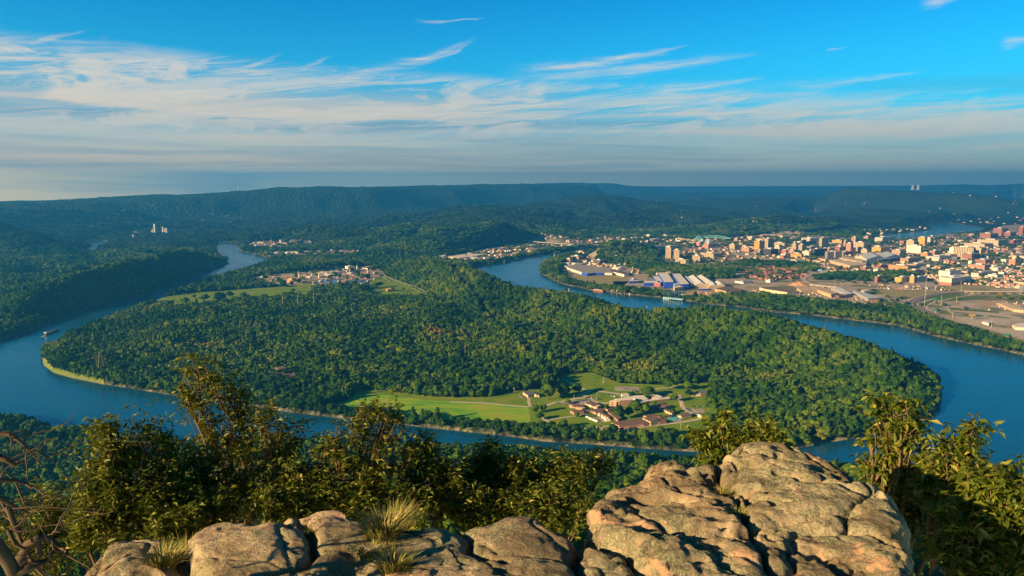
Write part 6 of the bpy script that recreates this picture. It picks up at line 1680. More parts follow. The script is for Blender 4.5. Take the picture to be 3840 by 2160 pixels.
# lawns and campus roads
for nm, pl, z, m_, tr in (('lot', [(800, 0), (1140, 5), (1160, 35), (1120, 55), (800, 62)], 6.2, lotm, T9), ('lot', [(1820, 330), (2080, 320), (2140, 380), (1900, 398)], 6.2, lotm, T9),
                          ('lot', [(1080, 740), (1180, 735), (1250, 790), (1120, 795), (1000, 790)], 6.2, lotm2, T6), ('lot', [(600, 470), (960, 440), (900, 500), (640, 505)], 6.2, lotm, T6), ('lot', [(1170, 640), (900, 640), (1000, 700), (1160, 690)], 6.2, lotm2, T6),
                          ('lot', [(140, 405), (250, 400), (300, 425), (180, 430)], 6.2, lotm, T6), ('lot', [(340, 880), (480, 850), (860, 815), (1150, 800), (1190, 860), (640, 880)], 6.2, dirtm, T2), ('pond', [(660, 880), (860, 872), (880, 890), (1060, 878), (1070, 905), (1000, 918), (660, 915)], 6.4, mat('basin_water', (0.10, 0.14, 0.20), 0.2, 0.5), T2)):
    area({'lot': 'parking_lot', 'pond': 'settling_basin'}[nm], pl, z, m_, tr)
for pl, w_, tr in (([(-640, 470), (-300, 480), (0, 508), (150, 518), (270, 525)], 7, T6), ([(270, 525), (250, 480), (245, 430), (180, 415)], 6, T6), ([(430, 520), (520, 485), (600, 470), (800, 430), (960, 420)], 8, T6), ([(500, 155), (600, 200), (700, 245), (790, 290), (900, 340), (1010, 355)], 7, T6),
                   ([(800, 410), (860, 375), (1000, 352), (1150, 365), (1300, 390)], 9, T6), ([(860, 385), (930, 430), (1000, 470), (1080, 485), (1160, 480)], 9, T6), ([(400, 645), (450, 680), (560, 720), (700, 755), (900, 775), (1100, 790), (1300, 780), (1600, 740), (1900, 705), (2100, 675), (2200, 655)], 8, T6),
                   ([(490, 670), (600, 650), (760, 630), (900, 610)], 5, T6), ([(1930, 390), (1950, 450), (1990, 540), (2060, 600), (2180, 620)], 9, T6), ([(1670, 325), (1800, 310), (2000, 290)], 6, T6), ([(1550, 350), (1750, 370), (1900, 395)], 5, T6),
                   ([(1200, 810), (1240, 850), (1330, 890), (1400, 910), (1500, 945), (1560, 975), (1600, 1000)], 7, T2), ([(1215, 850), (1270, 900)], 5, T2), ([(1870, 1205), (1800, 1165)], 6, T2)):
    ribbon('road', pl, w_, 6.35, conc, tr)
brightm = plain("pasture_grass", (0.115, 0.235, 0.012), 0.9, 0.1, 0.30, 0.02)
_t = NT(brightm.node_tree); bb = brightm.node_tree.nodes['Principled BSDF']
g = _t.new('ShaderNodeNewGeometry').outputs['Position']
mpn = _t.new('ShaderNodeMapping'); mpn.inputs['Rotation'].default_value = (0, 0, -0.25); mpn.inputs['Scale'].default_value = (0.2, 1.6, 1); _t.put(mpn.inputs[0], g)
f_ = _t.m('ADD', _t.m('MULTIPLY', _t.noise(mpn.outputs[0], 0.05, 5, 0.65), 0.55), _t.m('MULTIPLY', _t.noise(g, 0.012, 5, 0.6), 0.5))
_t.put(bb.inputs['Base Color'], _t.ramp(f_, [(0.38, (0.09, 0.23, 0.006)), (0.48, (0.15, 0.34, 0.010)), (0.58, (0.25, 0.38, 0.014)), (0.68, (0.34, 0.32, 0.03))]))
o = area('pasture', BRIGHT, 6.12, brightm)

# trees standing on the lawns, each its own
def tree_mesh(seed):
    v, f = crown_arrays(seed, lobes=14, cards=520)
    v = v.copy(); v[:, 2] = v[:, 2] * 0.95 + 0.12
    rs = np.random.RandomState(seed)
    paths = [([(0, 0, -0.05), (0.01, 0, 0.2), (0.0, 0.02, 0.45), (0.02, 0, 0.8)], 0.035, 0.012)]
    for i in range(6):
        a = i * 1.05 + rs.rand(); paths.append(([(0, 0, 0.25 + 0.05 * i), (math.cos(a) * 0.15, math.sin(a) * 0.15, 0.42 + 0.05 * i), (math.cos(a) * 0.28, math.sin(a) * 0.28, 0.55 + 0.05 * i)], 0.014, 0.005))
    tv, tf = tubes(paths, 6)
    return np_mesh("crown", v, f, leafm), np_mesh("trunk", tv, tf, barkm, True)
TREES = [tree_mesh(200 + i) for i in range(5)]
def lone_tree(label, px, py, wpx, hpx, group=None, i=[0]):
    q, s_ = scale_at(px, py); i[0] += 1
    cm, tm = TREES[i[0] % 5]
    root = empty('tree', q, i[0] * 1.7, label, 'tree', group); root.scale = (wpx * s_ * 1.0, wpx * s_ * 1.0, hpx * s_ * 0.9)
    link('crown', cm, root); link('trunk', tm, root)
LT = [(470, 445, 210, 190, 'huge dark tree pair nearest the left lawn house complex'), (640, 415, 150, 150, 'dark round tree right of the huge dark tree pair'), (790, 378, 140, 120, 'broad tree at the road bend above the parking lot'), (320, 598, 90, 100, 'tree on the pasture corner, upper one of three'),
      (415, 582, 90, 90, 'tree on the pasture corner, right one of three'), (370, 668, 110, 85, 'tree on the pasture corner, lowest of three'), (640, 765, 105, 100, 'full green tree below the white trailer yard'), (725, 775, 85, 62, 'low yellowish tree beside the full green tree'),
      (1195, 830, 115, 115, 'round tree at the red end wall of the workshop'), (1255, 675, 135, 165, 'tall tree left of the dark courtyard grove'), (1370, 645, 110, 125, 'dark tree in the middle of the hospital grove'), (1450, 595, 160, 140, 'widest tree of the hospital grove'), (1560, 612, 95, 125, 'bright tree right of the hospital grove'),
      (1590, 405, 160, 105, 'big pale green tree behind the white roofed wards'), (1815, 340, 130, 135, 'tree at the forest edge above the hospital'), (1890, 468, 98, 92, 'round tree at the road right of the hospital'), (2030, 335, 110, 100, 'tree in front of the dark roofed cream house'), (1740, 870, 115, 125, 'olive round tree on the verge below the workshop'),
      (1850, 855, 150, 85, 'dark low tree right of the olive round tree'), (1660, 508, 72, 50, 'small bright tree at the white corridor'), (1860, 594, 60, 62, 'small tree near the diagonal ward'), (790, 642, 62, 58, 'small round tree on the lawn left of the trailers'), (1120, 568, 62, 72, 'tree between the left wards and the main block'),
      (1595, 442, 72, 52, 'bushy tree tucked between two white roofs'), (2040, 415, 85, 85, 'bright tree by the road loop'), (1400, 405, 95, 52, 'yellow green tree beside the white block'), (690, 495, 82, 50, 'low tree in the car park row'), (1680, 592, 62, 62, 'dark tree in the right courtyard'), (2330, 590, 120, 110, 'tree left of the small parking lot, tall'), (2280, 560, 80, 90, 'tree behind the small parking lot'), (980, 640, 40, 30, 'tiny tree at the trailer yard gate')]
for x, y, w_, h_, lb in LT:
    a = T6(x, y); lone_tree(lb, a[0], a[1], w_ / 2.995, h_ / 2.995)
ORD = 'first second third fourth fifth sixth seventh eighth ninth tenth eleventh twelfth thirteenth fourteenth fifteenth sixteenth seventeenth eighteenth nineteenth twentieth'.split()
GT1 = [(1570, 1090, 75, 60), (1650, 1036, 32, 30), (1870, 1068, 95, 80), (1950, 1034, 65, 52), (2065, 1028, 42, 36), (2105, 1047, 32, 28), (1365, 1103, 42, 32), (1440, 1103, 95, 42), (1735, 1064, 85, 60), (1470, 1070, 25, 20), (1560, 1010, 20, 18)]
GT2 = [(30, 1034, 62, 42), (66, 1034, 32, 30), (205, 1028, 52, 27), (320, 1080, 95, 72), (450, 988, 42, 32), (635, 968, 42, 36), (700, 968, 52, 32), (905, 1045, 85, 62), (680, 1065, 150, 75), (430, 1046, 160, 62), (1100, 862, 32, 36), (775, 864, 36, 30), (1150, 945, 62, 42), (1190, 940, 62, 42), (1300, 973, 42, 30), (1385, 973, 32, 25), (120, 1052, 20, 15), (850, 960, 90, 60), (1000, 1000, 120, 70), (960, 940, 100, 50)]
for (L_, tr) in ((GT1, T1), (GT2, T2)):
    for j_, (x, y, w_, h_) in enumerate(sorted(L_)):
        a = tr(x, y); lone_tree('%s tree on the %s golf grass, %s counting from the river' % ('tiny' if w_ < 35 else 'small' if w_ < 60 else 'medium' if w_ < 90 else 'broad', 'outer' if L_ is GT1 else 'inner', ORD[j_]), a[0], a[1], w_ / 2.2646, h_ / 2.2646, 'trees on the golf course')

# ------------------------------------------------------------------ cars
def car_proto(col_):
    root = empty('parked_car', (0, 0, -500))
    m_ = mat('car_paint_' + col_, {'white': (0.75, 0.75, 0.75), 'silver': (0.42, 0.43, 0.45), 'black': (0.02, 0.02, 0.025), 'red': (0.45, 0.03, 0.02), 'blue': (0.03, 0.07, 0.30)}[col_], 0.3, 0.5)
    b_ = MB()
    pr = [(-2.2, 0.3), (2.2, 0.3), (2.25, 0.75), (1.3, 0.92), (-2.0, 0.98), (-2.25, 0.8)]
    n = len(pr); V = [(x, -0.9, z) for x, z in pr] + [(x, 0.9, z) for x, z in pr]
    b_.add(V, [tuple(range(n)), tuple(range(2 * n - 1, n - 1, -1))] + [(i, i + n, (i + 1) % n + n, (i + 1) % n) for i in range(n)])
    b_.build('body', m_, root)
    MB().add([(-1.9, -0.8, 0.95), (1.0, -0.8, 0.93), (1.0, 0.8, 0.93), (-1.9, 0.8, 0.95), (-1.4, -0.65, 1.45), (0.3, -0.65, 1.45), (0.3, 0.65, 1.45), (-1.4, 0.65, 1.45)],
             [(0, 1, 5, 4), (1, 2, 6, 5), (2, 3, 7, 6), (3, 0, 4, 7), (4, 5, 6, 7)]).build('windows', mat('car_glass', (0.03, 0.035, 0.04), 0.1, 0.6), root)
    for x in (-1.4, 1.4):
        for y in (-0.85, 0.85):
            w_ = MB().cyl(0, 0, 0.33, -0.1, 0.1, 10).build('wheel', blackm, root, (x, y, 0.33)); w_.rotation_euler = (math.pi / 2, 0, 0)
    return root
CARS = {c: car_proto(c) for c in ('white', 'silver', 'black', 'red', 'blue')}
used_c = set()
def car(px, py, c, rz, place, z=6.45):
    q = P(px, py, z)
    lb = '%s car parked %s' % (c, place)
    if c not in used_c:
        o = CARS[c]; used_c.add(c); o.location = q; o.rotation_euler = (0, 0, rz)
    else: o = copy_tree(CARS[c], q, rz)
    tag(o, lb, 'car', '%s cars parked %s' % (c, place))
rs = np.random.RandomState(8)
def row(x0, y0, x1, y1, n, tr, rz, place, cols):
    for i in range(n):
        t_ = (i + 0.15 * rs.rand()) / max(1, n - 1)
        a = tr(x0 + (x1 - x0) * t_, y0 + (y1 - y0) * t_); car(a[0], a[1], cols[rs.randint(len(cols))], rz + rs.normal(0, 0.05), place)
ALLC = ['white', 'silver', 'black', 'white', 'silver', 'red', 'blue']
row(700, 490, 940, 462, 10, T6, 1.2, 'in the lot above the left wards', ALLC)
row(760, 470, 930, 445, 7, T6, 1.2, 'in the lot above the left wards', ALLC)
row(560, 478, 660, 500, 4, T6, 0.3, 'in the lot above the left wards', ALLC)
row(1140, 390, 1230, 418, 8, T6, 2.4, 'along the round drive left of the white block', ['white', 'silver', 'white', 'black'])
row(985, 425, 1040, 445, 4, T6, 2.4, 'along the round drive left of the white block', ['black', 'silver', 'white'])
row(1220, 310, 1480, 335, 9, T6, 1.5, 'in the upper lot below the forest', ['black', 'red', 'white', 'blue', 'silver'])
row(1400, 350, 1500, 360, 4, T6, 1.5, 'in the upper lot below the forest', ALLC)
row(1280, 385, 1400, 385, 4, T6, 1.5, 'beside the white block', ['black', 'red', 'silver'])
row(150, 400, 205, 425, 5, T6, 0.8, 'by the left lawn house complex', ['white', 'silver', 'black', 'red'])
row(2020, 550, 2060, 570, 3, T6, 0.2, 'in the small lot near the right forest', ['black', 'blue'])
row(2090, 545, 2150, 575, 3, T6, 0.2, 'in the small lot near the right forest', ['white', 'silver'])
row(2100, 525, 2240, 522, 5, T6, 0.2, 'in the small lot near the right forest', ['black', 'silver', 'blue'])
row(1005, 750, 1045, 744, 3, T6, 1.3, 'on the apron left of the workshop', ['white', 'silver'])
row(945, 760, 962, 758, 2, T6, 0.1, 'on the apron left of the workshop', ['blue', 'red'])
row(1370, 752, 1470, 740, 3, T6, 1.4, 'in front of the garage bays', ['silver', 'blue', 'white'])
row(960, 418, 1060, 440, 6, lambda a, b_: T5(a + 700, b_ + 230), 0.1, 'in the rail yard by the lone brick cube', ['white', 'silver', 'white'])
for c, o in CARS.items():
    if c not in used_c: car(2500, 1575, c, 0.3, 'near the pool house'); used_c.add(c)
# white trailers
for i, (x, y, w_, h_, rz) in enumerate([(905, 650, 30, 10, -0.6), (940, 668, 34, 12, -0.6), (975, 682, 34, 12, -0.6), (1005, 694, 34, 12, -0.5), (1135, 690, 60, 18, 0.25), (1035, 634, 30, 11, 0.1), (1075, 650, 22, 10, -0.5), (1095, 664, 22, 10, -0.5), (1112, 676, 20, 9, -0.5)]):
    q, s_ = scale_at(*T6(x, y)); k = s_ / 2.995
    root = empty('trailer', q, rz, ('%s white trailer along the left fence of the trailer yard' % ORD[i]) if i < 4 else 'largest white trailer at the right end of the trailer yard' if i == 4 else '%s white trailer on the upper side of the trailer yard' % ORD[i - 5], 'trailer', 'white site trailers in the fenced yard')
    MB().box(-w_ * k / 2, w_ * k / 2, -1.5, 1.5, 0.6, 3.2).build('body', whitem, root)
    MB().box(-w_ * k / 2 - 0.1, w_ * k / 2 + 0.1, -1.6, 1.6, 3.22, 3.4).build('roof', whitem, root)
    for x_ in (-1.2, 1.2): MB().box(x_ - 0.4, x_ + 0.4, -1.45, 1.45, 0, 0.6).build('wheel', blackm, root)

# ------------------------------------------------------------------ poles
for i, (x, y, h, lb) in enumerate([(1465, 850, 235, 'tallest freeway light mast at the right ramp curve'), (1822, 712, 60, 'light mast before the viaduct'), (2398, 760, 130, 'light mast close to the picture edge'), (1775, 820, 60, 'short mast inside the ramp loop'), (1625, 850, 95, 'light mast at the green road sign'),
                                   (1738, 965, 55, 'white mast at the lower freeway bend'), (2115, 1060, 70, 'mast by the white tent'), (656, 660, 70, 'light mast on the curved freeway, first past the sand heap'), (598, 650, 60, 'light mast on the curved freeway over the ramp bridge'), (583, 540, 110, 'light mast at the convention hall'),
                                   (522, 500, 60, 'light mast at the freeway tunnel bend'), (1820, 640, 40, 'light mast near the brick based hotel'), (2357, 335, 110, 'tall mast beyond the ribbed hotel')]):
    a = T5(x, y); pole('light_mast', lb, 'light mast', a[0], a[1], h / 2.587, 0.45, steelm, arms=1.6)
for x, y, h, lb in ((365, 1140, 118, 'thin floodlight pole at the tree line, leftmost of the golf course trio'), (495, 1145, 135, 'thin floodlight pole at the tree line, middle of the golf course trio'), (628, 1135, 135, 'thin floodlight pole at the tree line, last of the golf course trio')):
    a = T2(x, y); pole('floodlight_pole', lb, 'pole', a[0], a[1], h / 2.2646, 0.5, steelm)
for x, y, h, lb in ((995, 712, 125, 'white lamp pole on the verge below the garage bays'), (640, 650, 60, 'lamp pole at the workshop apron'), (1765, 620, 75, 'lamp pole right of the olive round tree'), (1768, 300, 80, 'lamp pole at the road right of the white corridor'), (205, 200, 75, 'lamp pole above the left car park'), (540, 160, 75, 'lamp pole in the round drive'), (460, 205, 50, 'leaning white lamp pole by the car row')):
    a = T9(x, y); pole('lamp_pole', lb, 'lamp pole', a[0], a[1], h / 3.903, 0.16, whitem, arms=0.6)
a = T6(1085, 265); pole('utility_pole', 'tall utility pole at the forest edge above the lawn', 'pole', a[0], a[1], 20, 0.25, whitem, arms=1.2)
a = T6(85, 370); pole('utility_pole', 'grey pole with a box beside the left lawn house', 'pole', a[0], a[1], 19, 0.3, whitem, arms=1.0)
# steeple and church
q, s_ = scale_at(*T10(2010, 365)); root = empty('church_steeple', q, THETA, 'pale green pointed church steeple downtown', 'steeple')
MB().box(-6, 6, -6, 6, 0, 40 * s_ * 0.45).build('tower', mat('plain_pink', C_['pink']), root); MB().cyl(0, 0, 6.5, 40 * s_ * 0.45, 28 * s_, 8, 0.3).build('spire', mat('roof_teal', (0.45, 0.55, 0.48)), root)
# signs along the freeway
for x, y, w_, h_, c, lb in ((1565, 790, 34, 16, (0.0, 0.22, 0.12), 'green overhead road sign above the ramp'), (1572, 895, 32, 14, (0.0, 0.22, 0.12), 'green road sign at the lower freeway bend'), (2265, 1142, 40, 16, (0.0, 0.22, 0.12), 'green road sign by the freeway near the picture edge'), (1925, 952, 54, 18, (0.35, 0.26, 0.03), 'dark billboard with yellow lettering in the empty lot'), (450, 512, 40, 16, (0.25, 0.5, 0.75), 'light blue billboard above the curved freeway')):
    q, s_ = scale_at(*T5(x, y + 30)); k = s_ / 2.587; root = empty('road_sign', q, 0, lb, 'sign')
    MB().box(-w_ * k / 2, w_ * k / 2, -0.3, 0.3, 30 * k, (30 + h_) * k).build('panel', mat('sign_%d' % x, c), root)
    MB().box(-0.5, 0.5, 0.35, 1.0, -1, (30 + h_ * 0.5) * k).build('post', steelm, root)

# ------------------------------------------------------------------ small buildings and houses
def rand_in(poly_, rs):
    xs = [q[0] for q in poly_]; ys = [q[1] for q in poly_]
    while True:
        x = rs.uniform(min(xs), max(xs)); y = rs.uniform(min(ys), max(ys))
        if inpoly(np.array([x]), np.array([y]), poly_)[0]: return x, y
MARKS = [(T10(630, 360), 'the tan grid tower'), (T10(790, 330), 'the striped tower'), (T10(1660, 320), 'the lone slate tower'), (T10(1260, 390), 'the ribbed slabs'), (T10(1460, 270), 'the white terraced block'), (T10(810, 465), 'the black glass cube'),
         (T10(2250, 380), 'the cream hotel slab'), (T10(205, 370), 'the tan cube'), (T10(410, 415), 'the pink cube'), (T10(1820, 520), 'the gateway block'), (T5(740, 430), 'the convention hall'), (T5(1000, 370), 'the arena'), (T5(1845, 340), 'the big ribbed hotel'),
         (T5(1440, 230), 'the twin cream tower'), (T5(1365, 300), 'the white box'), (T5(2200, 140), 'the brick hospital'), (T5(1755, 620), 'the brick based hotel'), (T5(1345, 600), 'the golden gable house'), (T5(1250, 480), 'the orange terrace'), (T5(1700, 545), 'the white warehouse'),
         (T5(2000, 475), 'the pink warehouse'), (T5(2335, 430), 'the orange brick warehouse'), (T4(750, 470), 'the tan apartment towers'), (T4(1130, 550), 'the stocky tan tower'), (T4(1180, 350), 'the pink windowless hall'), (T4(1310, 500), 'the tan school'), (T4(150, 320), 'the sea green apartments'),
         (T4(480, 250), 'the white and blue hall'), (T5(100, 590), 'the sand heap'), (T5(1035, 600), 'the lone brick cube'), (T5(2120, 240), 'the zigzag roofed row'), (T4(1390, 260), 'the steel truss bridge'), (T4(1050, 300), 'the arch bridge'), (T4(2050, 220), 'the river bridge behind downtown')]
def near_mark(px, py):
    k = min(MARKS, key=lambda m: math.hypot(m[0][0] - px, (m[0][1] - py) * 2.2))
    dx, dy = px - k[0][0], (py - k[0][1]) * 2.2
    rel = ('right of ' if dx > 0 else 'left of ') if abs(dx) > abs(dy) else ('in front of ' if dy > 0 else 'behind ')
    d = math.hypot(dx, dy)
    return ('close ' if d < 28 else '' if d < 60 else 'well ') + rel + k[1]
HOUSE = {}
def house_proto(kind_, wc, rc):
    wm_ = wallm(wc, 'w') if kind_ != 'gable' else wallm(wc, 'plain'); rm = mat('roof_' + rc, C_[rc])
    w_ = MB().walls(-.5, .5, -.5, .5, 0, 1).mesh('wall', wm_)
    r_ = MB().gable(-.5, .5, -.5, .5, 1.001, 0.45, 0.04).mesh('roof', rm) if kind_ == 'gable' else MB().box(-.52, .52, -.52, .52, 1.0, 1.12).mesh('roof', rm)
    return w_, r_
C_['redroof'] = (0.20, 0.105, 0.075)
def small(name, cat, label, group, kind_, wc, rc, px, py, w, d, h, rz, zg=ZG):
    k = (kind_, wc, rc)
    if k not in HOUSE: HOUSE[k] = house_proto(*k)
    q = P(px, py, zg); q.z = zg - 0.5
    root = empty(name, q, rz, label, cat, group); root.scale = (w, d, h + 0.5)
    link('wall', HOUSE[k][0], root); link('roof', HOUSE[k][1], root)
rs = np.random.RandomState(21)
# red brick housing rows
for i in range(62):
    x, y = rand_in([(2765, 1030), (2800, 1006), (2900, 998), (3000, 1005), (3035, 1030), (2990, 1046), (2900, 1050), (2820, 1046)], rs)
    w_ = rs.uniform(38, 75)
    lb = '%s red roofed brick row house, %s %s of the red estate' % ('long' if w_ > 62 else 'short' if w_ < 48 else 'medium', ['near', 'middle', 'far'][0 if y > 1034 else 1 if y > 1018 else 2], 'left end' if x < 2830 else 'left half' if x < 2895 else 'right half' if x < 2965 else 'right end')
    small('row_house', 'house', lb, 'red brick row houses of the estate', 'gable', 'brick', 'redroof', x, y, w_ * 0.75, 11, 6, rs.choice([0.5, 0.5, 2.0, -0.6]) + rs.normal(0, 0.05))
# downtown filler
DT = [(2520, 880), (2790, 880), (3000, 882), (3250, 905), (3500, 885), (3700, 880), (3850, 870), (3900, 1000), (3850, 1090), (3620, 1060), (3300, 1040), (3150, 1010), (2980, 990), (2800, 975), (2660, 955), (2560, 925)]
pal = [('cream', 'roof', 'small cream flat roofed building among the downtown blocks'), ('pink', 'roof', 'small pinkish flat roofed building among the downtown blocks'), ('brick', 'roof', 'small brick flat roofed building among the downtown blocks'),
       ('tan', 'cream', 'small tan building with a pale roof among the downtown blocks'), ('white', 'white', 'small white building with a white roof among the downtown blocks'), ('slate', 'roof', 'small dark building among the downtown blocks'), ('orange', 'roof', 'small orange building among the downtown blocks')]
for i in range(120):
    x, y = rand_in(DT, rs); wc, rc, lb = pal[rs.choice(7, p=[.25, .2, .16, .16, .13, .04, .06])]
    w_, d_, h_ = rs.uniform(14, 46), rs.uniform(14, 38), rs.uniform(6, 17)
    lb = '%s%s flat roofed block %s' % ('tall ' if h_ > 13 else 'low ' if h_ < 9 else '', ('wide ' if w_ > 34 else 'narrow ' if w_ < 22 else '') + {'slate': 'dark'}.get(wc, wc), near_mark(x, y))
    small('building', 'building', lb, 'small flat roofed blocks filling downtown', 'flat', wc, rc, x, y, w_, d_, h_, THETA + rs.choice([0, 0, 1.57]))
NS = [(2010, 903), (2240, 892), (2640, 890), (2640, 905), (2300, 912), (2120, 912)]
for i in range(45):
    x, y = rand_in(NS, rs); wc, rc, lb = pal[rs.choice([0, 1, 4])]
    w_ = rs.uniform(15, 50)
    small('building', 'building', '%s%s north bank building %s' % ('wide ' if w_ > 38 else 'narrow ' if w_ < 24 else '', wc, near_mark(x, y)), 'buildings on the north bank strip', 'flat', wc, rc, x, y, w_, rs.uniform(15, 35), rs.uniform(6, 13), THETA)
for poly_, n, wh in (([(1590, 985), (1700, 962), (1830, 940), (1950, 925), (2010, 930), (1900, 965), (1830, 978), (1720, 985)], 16, 'on the industrial river bank above the barges'), ([(910, 920), (1060, 900), (1180, 908), (1180, 920), (1000, 930)], 14, 'in the works on the left river bend'),
                     ([(1060, 1040), (1250, 1018), (1400, 1008), (1440, 1020), (1380, 1035), (1100, 1045)], 22, 'inside the water works'), ([(2060, 1005), (2110, 985), (2220, 975), (2330, 985), (2380, 1000), (2330, 1015), (2200, 1000)], 24, 'by the river bend apartments')):
    for i in range(n):
        x, y = rand_in(poly_, rs); wc, rc = [('white', 'white'), ('cream', 'cream'), ('tan', 'roof'), ('grey', 'pale')][rs.randint(4)]
        small('shed', 'shed', '%s flat shed %s' % (wc, wh), '%s sheds %s' % (wc, wh), 'flat', wc, rc, x, y, rs.uniform(14, 60), rs.uniform(10, 26), rs.uniform(5, 9), rs.choice([0.4, -0.3, 0.5]))
tw(T2, 1560, 1740, 700, 716, 0.3, 'white', 'plain', 'wide white roofed plant at the inner river bend, left one', roofc='white', pent=False)
for lb, pl in (('broad white roofed plant on the inner river bend', [(1560, 690), (1620, 665), (1750, 663), (1740, 680), (1660, 700)]), ('cream factory with a long pale roof next to the white roofed plant', [(1755, 685), (1900, 668), (1960, 658), (2075, 665), (1990, 680), (1860, 695)])):
    poly(lb, pl, 9, 'cream', 'plain', 'white', tr=T2, name='plant', cat='factory hall')
SB = [(3560, 1000), (3860, 985), (3860, 1085), (3700, 1060), (3560, 1040)]
for i in range(60):
    x, y = rand_in(SB, rs); wc, rc = [('white', 'roof'), ('cream', 'pale'), ('pink', 'roof')][rs.randint(3)]
    small('house', 'house', 'small %s gabled house %s' % (wc, near_mark(x, y)), 'houses in front of the warehouses', 'gable', wc, rc, x, y, rs.uniform(12, 20), rs.uniform(9, 14), rs.uniform(4, 7), rs.choice([0.5, 2.0]))
FH = [(3100, 872), (3250, 862), (3400, 856), (3490, 850), (3480, 862), (3300, 880), (3150, 880)]
for i in range(40):
    x, y = rand_in(FH, rs)
    small('house', 'house', 'tiny pale gabled house on the far river tongue, %s' % ('at its tip' if x > 3420 else 'before its tip' if x > 3340 else 'in its middle' if x > 3230 else 'at its root'), 'houses on the far river tongue', 'gable', 'cream', 'pale', x, y, rs.uniform(16, 26), rs.uniform(12, 18), rs.uniform(7, 10), rs.choice([0.5, 2.0]))

for lb, pl, h, c, rc in (('long tan depot with a dark yard roof at the picture edge beyond the ramp', [(2180, 820), (2240, 812), (2432, 870), (2432, 892), (2330, 880)], 8, 'tan', 'cream'), ('white shed with yellow posts in the empty lot', [(2320, 1030), (2400, 1012), (2500, 1025), (2440, 1058), (2350, 1055)], 8, 'white', 'white'),
                      ('white tent roof in the empty lot', [(2025, 1000), (2060, 988), (2110, 1005), (2090, 1020)], 6, 'white', 'white'), ('rust brown ruin in the empty lot', [(1830, 860), (1870, 850), (1900, 862), (1850, 872)], 3, 'pink', 'brown')):
    poly(lb, pl, h, c, roofc=rc, tr=T5, name='lot_building', cat='shed')
for nm, pl, m_ in (('verge', [(1830, 925), (2000, 930), (2040, 945), (1860, 940)], grn), ('verge', [(1700, 860), (1980, 880), (2200, 905), (2180, 915), (1720, 885)], grn), ('verge', [(2080, 935), (2300, 965), (2320, 975), (2100, 950)], grn), ('verge', [(1640, 745), (2080, 755), (2060, 775), (1700, 800), (1620, 800)], grn), ('yard', [(1950, 800), (2250, 790), (2300, 830), (2000, 850)], dirtm)):
    area(nm, pl, 6.5, m_, T5)
# the countless little roofs beyond, one mass
def town(name, label, regions, seed):
    rs = np.random.RandomState(seed); V, Fc, T_ = [], [], []; off = 0
    for poly_, n, (w0, w1), (h0, h1), hilly in regions:
        pts_ = [rand_in(poly_, rs) for _ in range(n)]
        q = [P(a, b_, ZG) for a, b_ in pts_]
        gz_ = height(np.array([k.x for k in q]), np.array([k.y for k in q]))[0]
        for k, z in zip(q, gz_):
            if z < 2: continue
            w, d, h = rs.uniform(w0, w1) / 2, rs.uniform(w0, w1) / 2 * 0.7, rs.uniform(h0, h1); a = THETA + rs.choice([0, 1.57, 0.2]); ca, sa = math.cos(a), math.sin(a)
            c4 = [(-w, -d), (w, -d), (w, d), (-w, d)]
            b_ = [(k.x + x * ca - y * sa, k.y + x * sa + y * ca) for x, y in c4]
            r2 = [(k.x + x * ca - y * sa, k.y + x * sa + y * ca) for x, y in ((-w, 0), (w, 0))]
            rise = rs.choice([0.4, 3.0])
            V += [(x, y, z - 2) for x, y in b_] + [(x, y, z + h) for x, y in b_] + [(x, y, z + h + rise) for x, y in r2]
            t_ = rs.rand()
            T_ += [t_] * 10
            Fc += [(off, off + 1, off + 5, off + 4), (off + 1, off + 2, off + 6, off + 5), (off + 2, off + 3, off + 7, off + 6), (off + 3, off, off + 4, off + 7), (off + 4, off + 5, off + 9, off + 8), (off + 6, off + 7, off + 8, off + 9), (off + 5, off + 6, off + 9, off + 9), (off + 7, off + 4, off + 8, off + 8)]
            off += 10
    me = bpy.data.meshes.new(name); me.from_pydata(V, [], [tuple(dict.fromkeys(f)) for f in Fc]); me.materials.append(townm); me.update()
    at = me.attributes.new("tone", 'FLOAT', 'POINT'); at.data.foreach_set('value', np.array(T_, np.float32))
    tag(link(name, me), label, kind='stuff')
townm, t, b = material("town_walls", 0.8, 0.2)
at_ = t.new('ShaderNodeAttribute', attribute_name="tone")
t.put(b.inputs['Base Color'], t.ramp(at_.outputs['Fac'], [(0, (0.50, 0.40, 0.27)), (0.16, (0.55, 0.48, 0.38)), (0.30, (0.38, 0.21, 0.13)), (0.46, (0.46, 0.32, 0.19)), (0.62, (0.24, 0.21, 0.18)), (0.74, (0.34, 0.13, 0.08)), (0.88, (0.66, 0.60, 0.50)), (0.93, (0.46, 0.40, 0.33))], 'CONSTANT'))
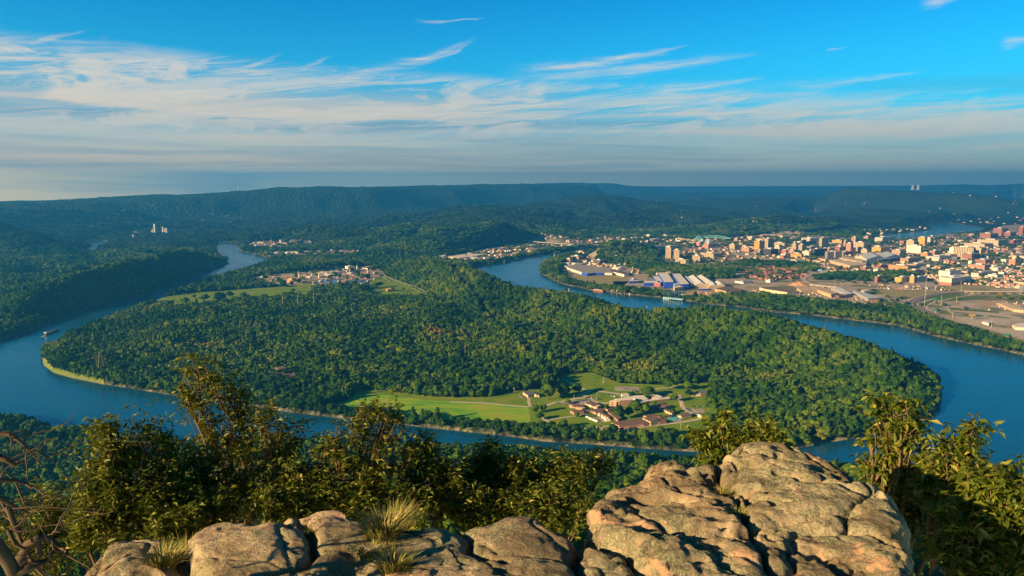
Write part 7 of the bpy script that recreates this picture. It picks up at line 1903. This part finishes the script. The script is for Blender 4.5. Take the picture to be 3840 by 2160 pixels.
town('town_roofs', 'carpet of small roofs and yards filling the city beyond the river', [
    (DT, 760, (9, 26), (4, 10), 0), ([(3000, 985), (3300, 1000), (3560, 1010), (3860, 1000), (3860, 1090), (3560, 1060), (3300, 1040), (3120, 1020)], 380, (7, 22), (3, 7), 0),
    ([(2420, 900), (2640, 905), (2800, 960), (2700, 985), (2560, 960), (2440, 930)], 60, (12, 30), (5, 10), 0), ([(2110, 985), (2240, 960), (2380, 1000), (2500, 1040), (2300, 1020), (2150, 1000)], 70, (8, 24), (4, 8), 0),
    (NS, 130, (12, 36), (5, 10), 0), ([(1600, 985), (1830, 935), (2010, 915), (2130, 918), (1960, 955), (1830, 980)], 70, (12, 40), (4, 8), 0), (HIX, 60, (12, 40), (4, 8), 0), (TANKS, 60, (8, 24), (3, 6), 0), (WORKS, 90, (8, 22), (2, 6), 0),
    ([(3300, 760), (3860, 770), (3860, 860), (3700, 845), (3560, 835), (3380, 830), (3100, 800), (2950, 780)], 80, (14, 44), (5, 8), 1), ([(2440, 780), (3100, 790), (3000, 850), (2500, 860)], 26, (10, 22), (4, 7), 1),
    ([(2000, 860), (2700, 850), (2900, 870), (2600, 888), (2100, 890)], 90, (9, 17), (5, 8), 1), ([(0, 1040), (150, 1020), (260, 1030), (160, 1070), (0, 1110)], 60, (10, 22), (4, 8), 1), ([(0, 790), (400, 800), (900, 830), (700, 860), (0, 850)], 26, (16, 30), (6, 9), 1)], 4)
town('yard_clutter', 'parked trucks, crates and scrap scattered over the works yards', [
    ([(2600, 1098), (2760, 1088), (2860, 1092), (2840, 1112), (2700, 1118)], 90, (3, 9), (2, 4), 0), ([(2230, 1080), (2400, 1090), (2420, 1100), (2300, 1098)], 50, (3, 9), (1.5, 3), 0), ([(3620, 1150), (3700, 1130), (3840, 1130), (3850, 1160), (3700, 1170)], 26, (3, 8), (1.5, 3), 0),
    ([(2900, 1090), (3240, 1105), (3330, 1128), (3200, 1125), (2950, 1105)], 70, (3, 9), (2, 4), 0), ([(3260, 1070), (3540, 1075), (3560, 1090), (3300, 1088)], 60, (3, 10), (2, 4), 0)], 6)
